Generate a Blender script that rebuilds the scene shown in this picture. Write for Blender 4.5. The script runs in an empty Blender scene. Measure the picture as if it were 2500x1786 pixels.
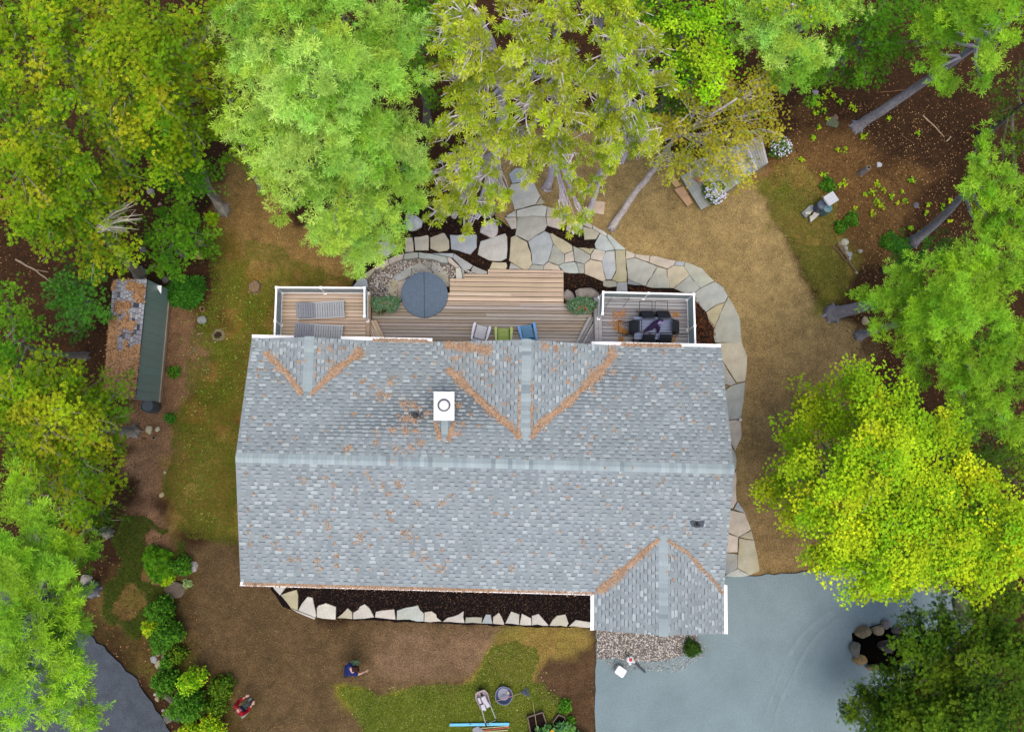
import bpy, bmesh, math, random
import numpy as np
from mathutils import Vector, Matrix
random.seed(7); rng = np.random.default_rng(7)
C = bpy.context.scene.collection
S = bpy.context.scene

# ---------------------------------------------------------------- camera
FPX, HC, CX, CY, NX, NY = 1850., 31., 1250., 893., 1150., 1125.
_d = np.array([(NX-CX)/FPX, -(NY-CY)/FPX, -1.]); _d /= np.linalg.norm(_d)
_z = -_d; _x = np.array([1., 0, 0]); _x = _x - _x.dot(_z)*_z; _x /= np.linalg.norm(_x); _y = np.cross(_z, _x)
RM = np.array([_x, _y, _z])
def P(px, py, z=0.):
    """world point at height z that the drone saw at photo pixel (px, py)"""
    v = RM @ np.array([(px-CX)/FPX, -(py-CY)/FPX, -1.])
    t = (HC-z)/-v[2]
    return np.array([v[0]*t, v[1]*t, z])
cd = bpy.data.cameras.new('drone_camera'); cam = bpy.data.objects.new('drone_camera', cd); C.objects.link(cam)
cd.sensor_width = 36; cd.lens = 36*FPX/2500.; cd.clip_end = 2000; cd.clip_start = 0.5
cam.matrix_world = Matrix([[*RM[0], 0], [*RM[1], 0], [*RM[2], HC], [0, 0, 0, 1]])
S.camera = cam
# ---------------------------------------------------------------- light
w = bpy.data.worlds.new('World'); S.world = w; w.use_nodes = True
nt = w.node_tree; sky = nt.nodes.new('ShaderNodeTexSky'); sky.sky_type = 'NISHITA'; sky.sun_disc = False
SUN_EL, SUN_AZ = math.radians(76), math.radians(175)
sky.sun_elevation = SUN_EL; sky.sun_rotation = SUN_AZ; sky.air_density = 1.0; sky.dust_density = 3.0; sky.ozone_density = 1.0
bg = nt.nodes['Background']; bg.inputs[1].default_value = 0.125; nt.links.new(sky.outputs[0], bg.inputs[0])
sd = bpy.data.lights.new('sun', 'SUN'); sd.energy = 1.5; sd.angle = math.radians(50); sd.color = (1, .92, .80)
sun = bpy.data.objects.new('sun', sd); C.objects.link(sun); sun.location = (0, -20, 60)
_dir = Vector((math.sin(SUN_AZ)*math.cos(SUN_EL), math.cos(SUN_AZ)*math.cos(SUN_EL), math.sin(SUN_EL)))
sun.rotation_euler = _dir.to_track_quat('Z', 'Y').to_euler()
S.view_settings.view_transform = 'Standard'; S.view_settings.look = 'None'; S.view_settings.gamma = 1
S.view_settings.use_curve_mapping = False; S.view_settings.exposure = 0.95
S.render.engine = 'CYCLES'
try: S.cycles.max_bounces = 6; S.cycles.transparent_max_bounces = 8
except Exception: pass

# ---------------------------------------------------------------- materials
KB = .66   # the picture is exposed for the shade, so real albedos are lower than they look
def lin(r, g, b, k=None):
    k = KB if k is None else k
    f = lambda c: (c/255/12.92) if c/255 <= .04045 else ((c/255+.055)/1.055)**2.4
    return (f(r)*k, f(g)*k, f(b)*k)
def mat(name, col=None, rough=.7, ns=6., na=.25, metal=0., spec=.3, bump=0., bs=30., trans=0., ns2=0., na2=0., stretch=None, emit=None):
    """col None -> takes the per-vertex colour 'Col'; noise only varies the colour like grain and wear"""
    m = bpy.data.materials.new(name); m.use_nodes = True; t = m.node_tree; N = t.nodes; L = t.links
    b = N['Principled BSDF']; b.inputs['Roughness'].default_value = rough; b.inputs['Metallic'].default_value = metal
    b.inputs['Specular IOR Level'].default_value = spec
    if col is None:
        a = N.new('ShaderNodeAttribute'); a.attribute_name = 'Col'; src = a.outputs['Color']
    else:
        a = N.new('ShaderNodeRGB'); a.outputs[0].default_value = (*col, 1); src = a.outputs[0]
    tc = N.new('ShaderNodeTexCoord'); co = tc.outputs['Object']
    if stretch:
        mp = N.new('ShaderNodeMapping'); mp.inputs['Scale'].default_value = stretch; L.new(co, mp.inputs[0]); co = mp.outputs[0]
    def mul(src, scale, amt):
        n = N.new('ShaderNodeTexNoise'); n.inputs['Scale'].default_value = scale; n.inputs['Detail'].default_value = 6; n.inputs['Roughness'].default_value = .65
        L.new(co, n.inputs['Vector'])
        r = N.new('ShaderNodeMapRange'); r.inputs['From Min'].default_value = .3; r.inputs['From Max'].default_value = .7
        r.inputs['To Min'].default_value = 1-amt; r.inputs['To Max'].default_value = 1+amt; r.clamp = False
        L.new(n.outputs[0], r.inputs[0])
        x = N.new('ShaderNodeVectorMath'); x.operation = 'SCALE'; L.new(src, x.inputs[0]); L.new(r.outputs[0], x.inputs['Scale'])
        return x.outputs[0]
    if na: src = mul(src, ns, na)
    if na2: src = mul(src, ns2, na2)
    L.new(src, b.inputs['Base Color'])
    if bump:
        n = N.new('ShaderNodeTexNoise'); n.inputs['Scale'].default_value = bs; n.inputs['Detail'].default_value = 5; L.new(co, n.inputs['Vector'])
        bp = N.new('ShaderNodeBump'); bp.inputs['Strength'].default_value = bump; bp.inputs['Distance'].default_value = .02
        L.new(n.outputs[0], bp.inputs['Height']); L.new(bp.outputs[0], b.inputs['Normal'])
    if trans:
        tr = N.new('ShaderNodeBsdfTranslucent'); L.new(src, tr.inputs['Color'])
        mx = N.new('ShaderNodeMixShader'); mx.inputs[0].default_value = trans
        L.new(b.outputs[0], mx.inputs[1]); L.new(tr.outputs[0], mx.inputs[2]); L.new(mx.outputs[0], N['Material Output'].inputs[0])
    return m
def glass_mat(name, col):
    m = bpy.data.materials.new(name); m.use_nodes = True; t = m.node_tree; N = t.nodes; L = t.links
    b = N['Principled BSDF']; b.inputs['Base Color'].default_value = (*col, 1); b.inputs['Roughness'].default_value = .08
    tp = N.new('ShaderNodeBsdfTransparent'); tp.inputs[0].default_value = (.86, .93, .92, 1)
    mx = N.new('ShaderNodeMixShader'); fr = N.new('ShaderNodeFresnel'); fr.inputs[0].default_value = 1.35
    ad = N.new('ShaderNodeMath'); ad.operation = 'ADD'; ad.inputs[1].default_value = .07; L.new(fr.outputs[0], ad.inputs[0])
    L.new(ad.outputs[0], mx.inputs[0]); L.new(tp.outputs[0], mx.inputs[1]); L.new(b.outputs[0], mx.inputs[2]); L.new(mx.outputs[0], N['Material Output'].inputs[0])
    return m
M = {}
M['leaf'] = mat('leaf', None, .7, 1.2, .12, spec=.08, trans=.28)
M['bark'] = mat('bark', None, .9, 9, .3, ns2=40, na2=.2, bump=.6, bs=25, spec=.1)
M['stone'] = mat('stone', None, .8, 2.5, .16, ns2=22, na2=.12, bump=.35, bs=18, spec=.2)
M['rock'] = mat('rock', None, .85, 3, .3, ns2=18, na2=.2, bump=.6, bs=12, spec=.2)
M['wood'] = mat('wood', None, .75, 3, .18, ns2=30, na2=.14, spec=.2, stretch=(.35, 8, 8))
M['wood_y'] = mat('wood_across', None, .75, 3, .18, ns2=30, na2=.14, spec=.2)
M['shingle'] = mat('asphalt_shingle', None, .9, 1.0, .1, ns2=60, na2=.18, spec=.15)
M['white'] = mat('white_paint', (.78, .78, .8), .4, 4, .03, spec=.4)
M['paint'] = mat('paint', None, .45, 4, .06, spec=.4)
M['cloth'] = mat('cloth', None, .85, 8, .15, spec=.15)
M['skin'] = mat('skin', None, .55, 8, .05, spec=.3)
M['metal'] = mat('grey_metal', lin(150, 155, 158), .4, 5, .1, metal=.7)
M['plastic'] = mat('plastic', None, .4, 6, .06, spec=.45)
M['mulch'] = mat('mulch', lin(34, 24, 20), .95, 14, .7, ns2=70, na2=.8, bump=1., bs=40, spec=.1)
M['pebble'] = mat('pebble', None, .7, 8, .15, spec=.3)
M['needle'] = mat('dry_needle', None, .85, 3, .2, spec=.1)
M['hole'] = mat('painted_pit_shade', lin(14, 12, 10), 1., 10, .3, spec=.0)  # near-black colour stands in for the shade down in the boulder pit
M['glass'] = glass_mat('glass', (.6, .68, .68))

# ---------------------------------------------------------------- mesh helpers
WF = {}   # origin of every part in the frame of its thing
ROOT = {}
def raw_mesh(name, V, F, col=None, smooth=False):
    me = bpy.data.meshes.new(name)
    if isinstance(F, np.ndarray):
        n, k = F.shape
        me.vertices.add(len(V)); me.vertices.foreach_set('co', np.ascontiguousarray(V, dtype=np.float32).ravel())
        me.loops.add(n*k); me.loops.foreach_set('vertex_index', np.ascontiguousarray(F, dtype=np.int32).ravel())
        me.polygons.add(n); me.polygons.foreach_set('loop_start', np.arange(0, n*k, k, dtype=np.int32))
        me.update(calc_edges=True)
    else:
        me.from_pydata([tuple(map(float, v)) for v in V], [], F); me.update()
    if col is not None:
        a = me.color_attributes.new('Col', 'FLOAT_COLOR', 'POINT')
        cc = np.ones((len(V), 4), dtype=np.float32); cc[:, :3] = np.asarray(col, dtype=np.float32)
        a.data.foreach_set('color', cc.ravel())
    if smooth: me.polygons.foreach_set('use_smooth', np.ones(len(me.polygons), dtype=bool))
    return me
def tag(o, label=None, cat=None, group=None, kind=None):
    if label: o['label'] = label
    if cat: o['category'] = cat
    if group: o['group'] = group
    if kind: o['kind'] = kind
    return o
def thing(name, label, cat, loc=(0, 0, 0), rz=0., group=None, kind=None):
    o = bpy.data.objects.new(name, None); C.objects.link(o); o.empty_display_size = .3
    o.location = tuple(map(float, loc)); o.rotation_euler = (0, 0, rz)
    WF[o] = np.zeros(3); ROOT[o] = o
    return tag(o, label, cat, group, kind)
def mk(name, V, F, m, parent=None, world=False, col=None, smooth=False, label=None, cat=None, group=None, kind=None, origin=None):
    V = np.array(V, dtype=float)
    if parent is not None and world: V = V - np.array(ROOT[parent].location)
    c = np.array([(V[:, 0].min()+V[:, 0].max())/2, (V[:, 1].min()+V[:, 1].max())/2, V[:, 2].min()]) if origin is None else np.array(origin, float)
    me = raw_mesh(name, V-c, F, col, smooth); me.materials.append(m if not isinstance(m, str) else M[m])
    o = bpy.data.objects.new(name, me); C.objects.link(o)
    if parent is not None:
        o.parent = parent; o.location = tuple(c - WF[parent]); WF[o] = c; ROOT[o] = ROOT[parent]
    else:
        o.location = tuple(c); WF[o] = np.zeros(3); ROOT[o] = o
    tag(o, label, cat, group, kind)
    return o
def copy_tree(o, loc=None, rz=None, label=None, parent=None):
    c = o.copy(); C.objects.link(c)
    if parent is not None: c.parent = parent
    if loc is not None: c.location = tuple(map(float, loc))
    if rz is not None: c.rotation_euler = (0, 0, rz)
    if label: c['label'] = label
    ROOT[c] = c if parent is None else ROOT[parent]; WF[c] = WF.get(o, np.zeros(3))
    for ch in list(o.children): copy_tree(ch, parent=c)
    return c
class MB:
    def __init__(s): s.V = []; s.F = []; s.c = []
    def add(s, V, F, col=None):
        b = len(s.V); s.V += [tuple(map(float, v)) for v in V]; s.F += [tuple(i+b for i in f) for f in F]
        s.c += [col if col is not None else (1, 1, 1)]*len(V); return s
    def box(s, c, d, col=None, R=None):
        c = np.array(c, float); h = np.array(d, float)/2
        v = np.array([(x, y, z) for x in (-1, 1) for y in (-1, 1) for z in (-1, 1)])*h
        if R is not None: v = v @ np.asarray(R).T
        return s.add(v+c, [(0, 1, 3, 2), (4, 6, 7, 5), (0, 4, 5, 1), (2, 3, 7, 6), (0, 2, 6, 4), (1, 5, 7, 3)], col)
    def hull4(s, bot, top, col=None):
        n = len(bot); return s.add(list(bot)+list(top), [tuple(range(n-1, -1, -1)), tuple(range(n, 2*n))]+[(i, (i+1) % n, n+(i+1) % n, n+i) for i in range(n)], col)
    def tube(s, pts, rad, n=6, col=None, cap=True):
        pts = [np.array(p, float) for p in pts]; m = len(pts)
        if not hasattr(rad, '__len__'): rad = [rad]*m
        V = []
        for i, p in enumerate(pts):
            d = pts[min(i+1, m-1)]-pts[max(i-1, 0)]; d = d/(np.linalg.norm(d)+1e-9)
            a = np.cross(d, [0, 0, 1.] if abs(d[2]) < .9 else [1., 0, 0]); a /= np.linalg.norm(a); b = np.cross(d, a)
            for k in range(n):
                t = 2*math.pi*k/n; V.append(p+rad[i]*(math.cos(t)*a+math.sin(t)*b))
        F = [(i*n+k, i*n+(k+1) % n, (i+1)*n+(k+1) % n, (i+1)*n+k) for i in range(m-1) for k in range(n)]
        if cap: F += [tuple(range(n-1, -1, -1)), tuple((m-1)*n+k for k in range(n))]
        return s.add(V, F, col)
    def lathe(s, c, prof, n=24, col=None, sx=1, sy=1):
        V = []; m = len(prof)
        for r, z in prof:
            for k in range(n):
                t = 2*math.pi*k/n; V.append((c[0]+r*sx*math.cos(t), c[1]+r*sy*math.sin(t), c[2]+z))
        F = [(i*n+k, i*n+(k+1) % n, (i+1)*n+(k+1) % n, (i+1)*n+k) for i in range(m-1) for k in range(n)]
        F += [tuple(range(n-1, -1, -1)), tuple((m-1)*n+k for k in range(n))]
        return s.add(V, F, col)
    def build(s, name, m, parent=None, **k):
        if 'col' not in k and (m if isinstance(m, str) else '') not in ('white', 'metal', 'glass', 'hole', 'mulch'): k['col'] = np.array(s.c)
        return mk(name, s.V, s.F, m, parent, **k)
def rot(ax, a):
    return np.array(Matrix.Rotation(a, 3, ax))
def up(p, dz): return np.array([p[0], p[1], p[2]+dz])
def jit(c, a=.12):
    k = 1+random.uniform(-a, a); return tuple(min(1, max(0, x*k*(1+random.uniform(-a, a)*.25))) for x in c)
# ---------------------------------------------------------------- value noise for layout
def vnoise(X, Y, sc, seed=0):
    r = np.random.default_rng(seed); T = r.random((64, 64))
    x = X/sc; y = Y/sc; xi = np.floor(x).astype(int); yi = np.floor(y).astype(int); fx = x-xi; fy = y-yi
    fx = fx*fx*(3-2*fx); fy = fy*fy*(3-2*fy)
    g = lambda i, j: T[i % 64, j % 64]
    return (g(xi, yi)*(1-fx)+g(xi+1, yi)*fx)*(1-fy)+(g(xi, yi+1)*(1-fx)+g(xi+1, yi+1)*fx)*fy
def fbm(X, Y, sc, seed=0): return sum(vnoise(X, Y, sc/2**k, seed+k)*.5**k for k in range(4))/1.875
def sdist(X, Y, poly):
    """signed distance, positive inside"""
    d = np.full(X.shape, 1e9); ins = np.zeros(X.shape, bool); n = len(poly)
    for i in range(n):
        ax, ay = poly[i][:2]; bx, by = poly[(i+1) % n][:2]
        ex, ey = bx-ax, by-ay; t = np.clip(((X-ax)*ex+(Y-ay)*ey)/(ex*ex+ey*ey+1e-12), 0, 1)
        d = np.minimum(d, np.hypot(X-ax-t*ex, Y-ay-t*ey))
        c = ((ay > Y) != (by > Y)) & (X < (bx-ax)*(Y-ay)/(by-ay+1e-12)+ax); ins ^= c
    return np.where(ins, d, -d)
def PP(pts, z=0.): return [P(x, y, z) for x, y in pts]
def crop(ox, oy, f, pts): return [(ox+x/f, oy+y/f) for x, y in pts]
def inpoly(x, y, poly): return float(sdist(np.array([x]), np.array([y]), poly)[0])

# ---------------------------------------------------------------- ground
def axis(lo, hi, st, far):
    a = list(np.arange(lo, hi+1e-6, st)); s = st; x = hi
    while x < far: s *= 1.5; x += s; a.append(x)
    s = st; x = lo; pre = []
    while x > -far: s *= 1.5; x -= s; pre.append(x)
    return np.array(pre[::-1]+a)
gx = axis(-25, 27, .16, 300); gy = axis(-16, 24, .16, 300)
GX, GY = np.meshgrid(gx, gy, indexing='ij')
zones = [  # (polygon in photo pixels, colour, edge softness m, noise m)
 ('needle', [(-900, -900), (3600, -900), (3600, 2900), (-900, 2900)], lin(58, 40, 25), 1, 0),
 ('grassl', [(500, 470), (560, 420), (680, 560), (860, 640), (900, 720), (680, 860), (640, 1500), (560, 1330), (410, 1290), (380, 1120), (400, 960), (440, 860), (520, 800), (500, 620)], lin(112, 94, 38), .9, 1.6),
 ('tan1', [(470, 440), (560, 380), (650, 430), (700, 560), (880, 600), (900, 700), (760, 660), (640, 640), (560, 560), (510, 560)], lin(136, 108, 62), .9, 1.6),
 ('dirtn', [(1180, 330), (1560, 330), (1760, 440), (1880, 380), (2000, 420), (1900, 520), (1960, 640), (2000, 740), (2070, 800), (2130, 900), (2030, 980), (1960, 1060), (2000, 1400), (1760, 1420), (1740, 700), (1180, 560)], lin(152, 130, 86), .5, .8),
 ('dirte', [(1770, 880), (2100, 860), (2100, 1100), (2030, 1430), (1780, 1440)], lin(146, 120, 80), 2.5, 1.),
 ('dirtne', [(1800, 380), (1960, 300), (2130, 340), (2250, 460), (2200, 640), (2000, 560), (1900, 460)], lin(108, 80, 46), 1.6, 2.),
 ('grassne', [(1850, 470), (1940, 410), (2030, 480), (2030, 560), (2080, 640), (2090, 740), (2000, 760), (1975, 700), (1920, 580), (1870, 530)], lin(112, 104, 42), .5, 1.),
 ('dirts', [(450, 1330), (560, 1310), (640, 1400), (760, 1510), (1456, 1520), (1460, 2000), (700, 2000), (600, 1800), (520, 1690), (440, 1560), (430, 1430)], lin(98, 79, 53), .35, .6),
 ('dirts2', [(900, 1550), (1180, 1530), (1260, 1540), (1190, 1660), (900, 1670)], lin(120, 96, 72), .7, .6),
 ('dirtdk', [(1270, 1640), (1330, 1560), (1456, 1560), (1456, 1900), (1400, 1790), (1300, 1690)], lin(84, 64, 44), .4, .6),
 ('grassb', [(812, 1672), (900, 1680), (1000, 1682), (1130, 1668), (1170, 1620), (1200, 1570), (1270, 1560), (1330, 1570), (1300, 1660), (1350, 1710), (1390, 1760), (1420, 1900), (900, 1950), (880, 1780), (845, 1720)], lin(108, 118, 28), .22, .5),
 ('grassf', [(1210, 1545), (1300, 1525), (1450, 1530), (1440, 1580), (1330, 1590), (1300, 1640), (1200, 1640)], lin(110, 104, 46), .5, .8),
 ('undw', [(290, 1290), (420, 1290), (470, 1400), (440, 1470), (460, 1620), (560, 1700), (600, 1800), (480, 1800), (330, 1620), (250, 1500)], lin(80, 66, 34), .8, 1.2),
 ('pathw', [(300, 1130), (330, 1190), (330, 1290), (370, 1380), (330, 1500), (400, 1500), (420, 1330), (390, 1200), (370, 1100), (300, 1060), (320, 960), (400, 900), (380, 760), (440, 750), (500, 860), (440, 960), (400, 1100)], lin(128, 98, 72), .5, 1.),
]
col = np.zeros(GX.shape+(3,)); grassw = np.zeros(GX.shape)
nA = fbm(GX, GY, 1.8, 3)-.5; nB = fbm(GX, GY, .7, 9)-.5
for nm, poly, c, soft, nz in zones:
    pw = [p[:2] for p in PP(poly)]
    sdv = sdist(GX, GY, pw) if nm != 'needle' else np.full(GX.shape, 9.)
    a = np.clip((sdv+nz*(nA*2+nB*.8))/soft+.5, 0, 1)[..., None]
    col = col*(1-a)+np.array(c)*a
    g = 1. if nm in ('grassb',) else (.62 if nm in ('grassl', 'grassne', 'grassf') else (.3 if nm == 'undw' else 0.))
    grassw = grassw*(1-a[..., 0])+g*a[..., 0]
# real patchiness of soil, litter and dry grass
n1 = fbm(GX, GY, 2.6, 21)[..., None]; n2 = fbm(GX, GY, .9, 31)[..., None]; n3 = fbm(GX, GY, .45, 41)[..., None]
gcol2 = np.array(lin(62, 92, 8)); gdry = np.array(lin(146, 118, 64))
gw = grassw[..., None]
col = col*(1-gw*np.clip((n2-.47)*5, 0, .85))+gcol2*gw*np.clip((n2-.47)*5, 0, .85)
gd = gw*np.clip((n1-.5)*5, 0, .75)*(1-np.clip(gw-.8, 0, .2)*4); col = col*(1-gd)+gdry*gd
n4 = fbm(GX, GY, .55, 71)[..., None]; gk = gw*np.clip((n4-.52)*5, 0, .55)*(gw < .9); col = col*(1-gk)+np.array(lin(132, 100, 56))*gk
col *= .7+.6*n3
col *= .86+.28*n1
hz = .10*(fbm(GX, GY, 6, 51)-.5)+.035*(fbm(GX, GY, .8, 61)-.5)+.02*(rng.random(GX.shape)-.5)
flat = np.clip(-np.maximum(np.abs(GX)-16, np.abs(GY-1)-12)/2, 0, 1)
hz = hz*(1-.8*flat)-.06
GC = col; GZ = hz
ni, nj = GX.shape; idx = np.arange(ni*nj).reshape(ni, nj)
Fq = np.stack([idx[:-1, :-1], idx[1:, :-1], idx[1:, 1:], idx[:-1, 1:]], -1).reshape(-1, 4)
M['ground'] = mat('soil_and_litter', None, .95, 4, .24, ns2=18, na2=.62, bump=.9, bs=22, spec=.08)
mk('ground', np.stack([GX, GY, hz], -1).reshape(-1, 3), Fq, 'ground', col=col.reshape(-1, 3), kind='structure', smooth=True)
def gz(x, y):
    i = min(max(np.searchsorted(gx, x)-1, 0), ni-2); j = min(max(np.searchsorted(gy, y)-1, 0), nj-2)
    return float(hz[i:i+2, j:j+2].max())
def G(px, py): p = P(px, py, 0.); p[2] = gz(p[0], p[1]); return p

def rough_poly(pts, z, step=.25, amp=.06):
    out = []; n = len(pts)
    for i in range(n):
        a = np.array(pts[i][:2]); b = np.array(pts[(i+1) % n][:2]); L = np.linalg.norm(b-a); k = max(1, int(L/step))
        for q in range(k):
            p = a+(b-a)*q/k + (rng.normal(0, amp, 2) if q else 0); out.append((p[0], p[1], z))
    return out
from mathutils.geometry import tessellate_polygon
def sheet(name, pxpoly, z, m, col=None, amp=.05, th=.12, kind='structure', step=.25, **k):
    pts = rough_poly([P(x, y, z) for x, y in pxpoly], z, step, amp)
    n = len(pts); tri = tessellate_polygon([[Vector(p) for p in pts]])
    V = pts+[(p[0], p[1], z-th) for p in pts]
    F = []
    for t in tri:
        a, b, c = [Vector(pts[i]) for i in t]; F.append(tuple(t) if (b-a).cross(c-a).z > 0 else tuple(t[::-1]))
    ar = sum(pts[i][0]*pts[(i+1) % n][1]-pts[(i+1) % n][0]*pts[i][1] for i in range(n))
    F += [(i, n+i, n+(i+1) % n, (i+1) % n) if ar > 0 else ((i+1) % n, n+(i+1) % n, n+i, i) for i in range(n)]
    return mk(name, V, F, m, col=None if col is None else np.tile(col, (len(V), 1)), kind=kind, **k)

# driveway and road
M['driveway'] = mat('packed_stone_dust', lin(129, 146, 150), .95, .55, .12, ns2=40, na2=.34, bump=.5, bs=60, spec=.1)
M['asphalt'] = mat('asphalt', lin(76, 82, 90), .9, 2.5, .2, ns2=40, na2=.6, bump=.6, bs=60, spec=.2)
sheet('driveway', [(1457, 1520), (1456, 1600), (1453, 1700), (1452, 1800), (1450, 2100), (2000, 2300), (2060, 2000), (2120, 1800), (2180, 1700), (2240, 1650), (2320, 1590), (2372, 1530), (2350, 1450), (2290, 1415), (2200, 1400), (2080, 1385), (1960, 1395), (1890, 1403), (1775, 1408), (1700, 1400), (1600, 1400), (1500, 1420)], .03, 'driveway', amp=.03)
sheet('road', [(150, 1510), (215, 1545), (262, 1590), (320, 1645), (372, 1715), (418, 1790), (470, 1900), (560, 2100), (-200, 2300), (-900, 2200), (-900, 1300), (60, 1440)], .03, 'asphalt', amp=.04)
# tyre tracks pressed into the stone dust: shallow ribbons of looser, paler stone
M['track'] = mat('loose_stone_dust', lin(131, 148, 152), .95, 3, .10, ns2=45, na2=.2, spec=.1)
for k, tr in enumerate([[(1850, 1790), (1885, 1700), (1920, 1610), (1960, 1545), (2030, 1490), (2110, 1472)], [(1880, 1790), (1905, 1710), (1950, 1620), (1985, 1560), (2050, 1500)]]):
    pw = [P(x, y, .035)[:2] for x, y in tr]; Vv = []; q = 0
    dense = []
    for a, b in zip(pw[:-1], pw[1:]):
        for t in np.linspace(0, 1, 8, endpoint=False): dense.append(a+(b-a)*t)
    dense.append(pw[-1])
    for _ in range(6): dense = [dense[0]]+[(dense[i-1]+dense[i]*2+dense[i+1])/4 for i in range(1, len(dense)-1)]+[dense[-1]]
    for i, p in enumerate(dense):
        d = dense[min(i+1, len(dense)-1)]-dense[max(i-1, 0)]; d = np.array([-d[1], d[0]])/np.linalg.norm(d); wdt = .08*math.sin(math.pi*(i+.3)/(len(dense)+.3))+.02
        wdt *= random.uniform(.6, 1.2)
        Vv += [(*(p-d*wdt), .036+k*.003), (*(p+d*wdt), .036+k*.003)]
    mk('tyre_track', Vv, [(2*i, 2*i+2, 2*i+3, 2*i+1) for i in range(len(dense)-1)], 'track', kind='structure')

# mulch beds
sheet('mulch_bed', [(856, 712), (866, 668), (905, 615), (960, 560), (985, 535), (1060, 490), (1150, 480), (1250, 560), (1240, 560), (1330, 540), (1420, 560), (1500, 620), (1530, 690), (1530, 712), (1460, 735), (1440, 790), (1380, 760), (1376, 665), (1200, 665), (1110, 690), (1000, 740), (900, 740)], .035, 'mulch', amp=.03)
sheet('mulch_bed', [(1520, 686), (1600, 692), (1690, 712), (1722, 760), (1748, 800), (1756, 850), (1700, 900), (1520, 900)], .032, 'mulch', amp=.03)
M['mulch2'] = mat('black_mulch', lin(24, 17, 17), .95, 20, .8, ns2=80, na2=.9, bump=1., bs=40, spec=.1)
sheet('mulch_bed', [(650, 1400), (1470, 1410), (1470, 1532), (1250, 1528), (1000, 1518), (850, 1512), (740, 1500), (690, 1480), (662, 1440)], .034, 'mulch2', amp=.02)
# bark shreds lying on the mulch
def scatter_quads(n, region, z, lo, hi, wd, cols, name, label, cat, tilt=.5, m='needle', pz=None, kind='stuff', group=None, parent=None):
    pw = [p[:2] for p in PP(region, z)]; xs = [p[0] for p in pw]; ys = [p[1] for p in pw]
    X = rng.uniform(min(xs), max(xs), n*3); Y = rng.uniform(min(ys), max(ys), n*3); s = sdist(X, Y, pw) > 0; X = X[s][:n]; Y = Y[s][:n]; n = len(X)
    a = rng.uniform(0, 2*np.pi, n); L = rng.uniform(lo, hi, n); t = rng.normal(0, tilt, n)
    d = np.stack([np.cos(a), np.sin(a), np.abs(np.sin(t))*.5], -1); e = np.stack([-np.sin(a), np.cos(a), np.zeros(n)], -1)
    Z = np.full(n, z) if pz is None else pz(X, Y)
    c0 = np.stack([X, Y, Z+.012], -1); W = (wd*rng.uniform(.6, 1.3, n))[:, None]; L = L[:, None]
    V = np.stack([c0, c0+d*L*.5+e*W*.5+[0, 0, .004], c0+d*L, c0+d*L*.5-e*W*.5+[0, 0, .004]], 1).reshape(-1, 3)
    cc = np.array(cols)[rng.integers(0, len(cols), n)]*rng.uniform(.7, 1.25, (n, 1)); cc = np.repeat(cc, 4, 0)
    F = np.arange(4*n).reshape(n, 4)
    return mk(name, V, F, m, parent, col=cc, label=label, cat=cat, kind=kind, group=group)
scatter_quads(5000, [(655, 1425), (1455, 1445), (1455, 1520), (1000, 1505), (760, 1490), (700, 1470)], .036, .03, .09, .018, [lin(70, 52, 42), lin(48, 34, 30), lin(110, 84, 66), lin(30, 22, 22)], 'bark_mulch', 'shredded dark bark mulch in the bed along the front of the house', 'mulch')
scatter_quads(6000, [(858, 708), (870, 660), (960, 560), (1060, 500), (1240, 560), (1330, 550), (1450, 600), (1528, 700), (1450, 735), (1380, 760), (1376, 665), (1100, 680)], .038, .04, .1, .02, [lin(84, 58, 36), lin(60, 38, 28), lin(120, 84, 50), lin(38, 26, 22)], 'bark_mulch', 'reddish bark mulch between the stepping stones behind the house', 'mulch')
scatter_quads(2500, [(1530, 700), (1690, 716), (1745, 800), (1752, 850), (1690, 850)], .036, .04, .12, .02, [lin(110, 62, 28), lin(84, 50, 30), lin(70, 60, 58), lin(140, 84, 40)], 'bark_mulch', 'rusty leaf covered mulch beside the dining deck', 'mulch')

# ---------------------------------------------------------------- flagstones
SC = {'y': lin(190, 180, 154), 'g': lin(166, 168, 158), 'b': lin(168, 174, 178), 'p': lin(194, 182, 168), 'w': lin(202, 198, 188), 'o': lin(174, 166, 134), 'd': lin(130, 137, 140), 'c': lin(180, 188, 182)}
def stone(parent, pts, z, c, th=.09, name='flagstone', m='stone', shrink=.005, rough=.012, label=None):
    W = [np.array(P(x, y, z)) for x, y in pts]; n = len(W); cen = sum(W)/n
    W = [p+(cen-p)/max(np.linalg.norm(cen-p), 1e-3)*shrink for p in W]
    ar = sum(W[i][0]*W[(i+1) % n][1]-W[(i+1) % n][0]*W[i][1] for i in range(n))
    if ar < 0: W = W[::-1]
    O = []
    for i in range(n):
        a, b = W[i], W[(i+1) % n]; L = np.linalg.norm(b-a); k = max(1, min(4, int(L/.22)))
        for q in range(k):
            p = a+(b-a)*q/k
            if q: p = p+np.array([*rng.normal(0, rough, 2), 0])
            O.append(p)
    n = len(O); dz = random.uniform(-.006, .006)
    tilt = rng.normal(0, .008, 2)
    def lay(s, zz):
        out = []
        for p in O:
            q = p+(cen-p)/max(np.linalg.norm(cen-p), 1e-3)*s; out.append((q[0], q[1], zz+dz+(q[:2]-cen[:2]) @ tilt))
        return out
    bot = lay(.0, z-th); mid = lay(0, z-.014); top = lay(.016, z)
    V = bot+mid+top; F = [tuple(range(2*n, 3*n))]
    for l in (0, n): F += [(l+i, l+(i+1) % n, l+n+(i+1) % n, l+n+i) for i in range(n)]
    base = np.array(jit(SC[c], .09)); alt = np.array(jit(SC[random.choice('ygbpwo')], .05))
    cc = np.array([base*(1-t)+alt*t for t in (.4*(.5+.5*math.sin(p[0]*3+p[1]*4+cen[0])) for p in V)])
    return mk(name, V, F, m, parent, world=True, col=cc, label=label)
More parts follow.
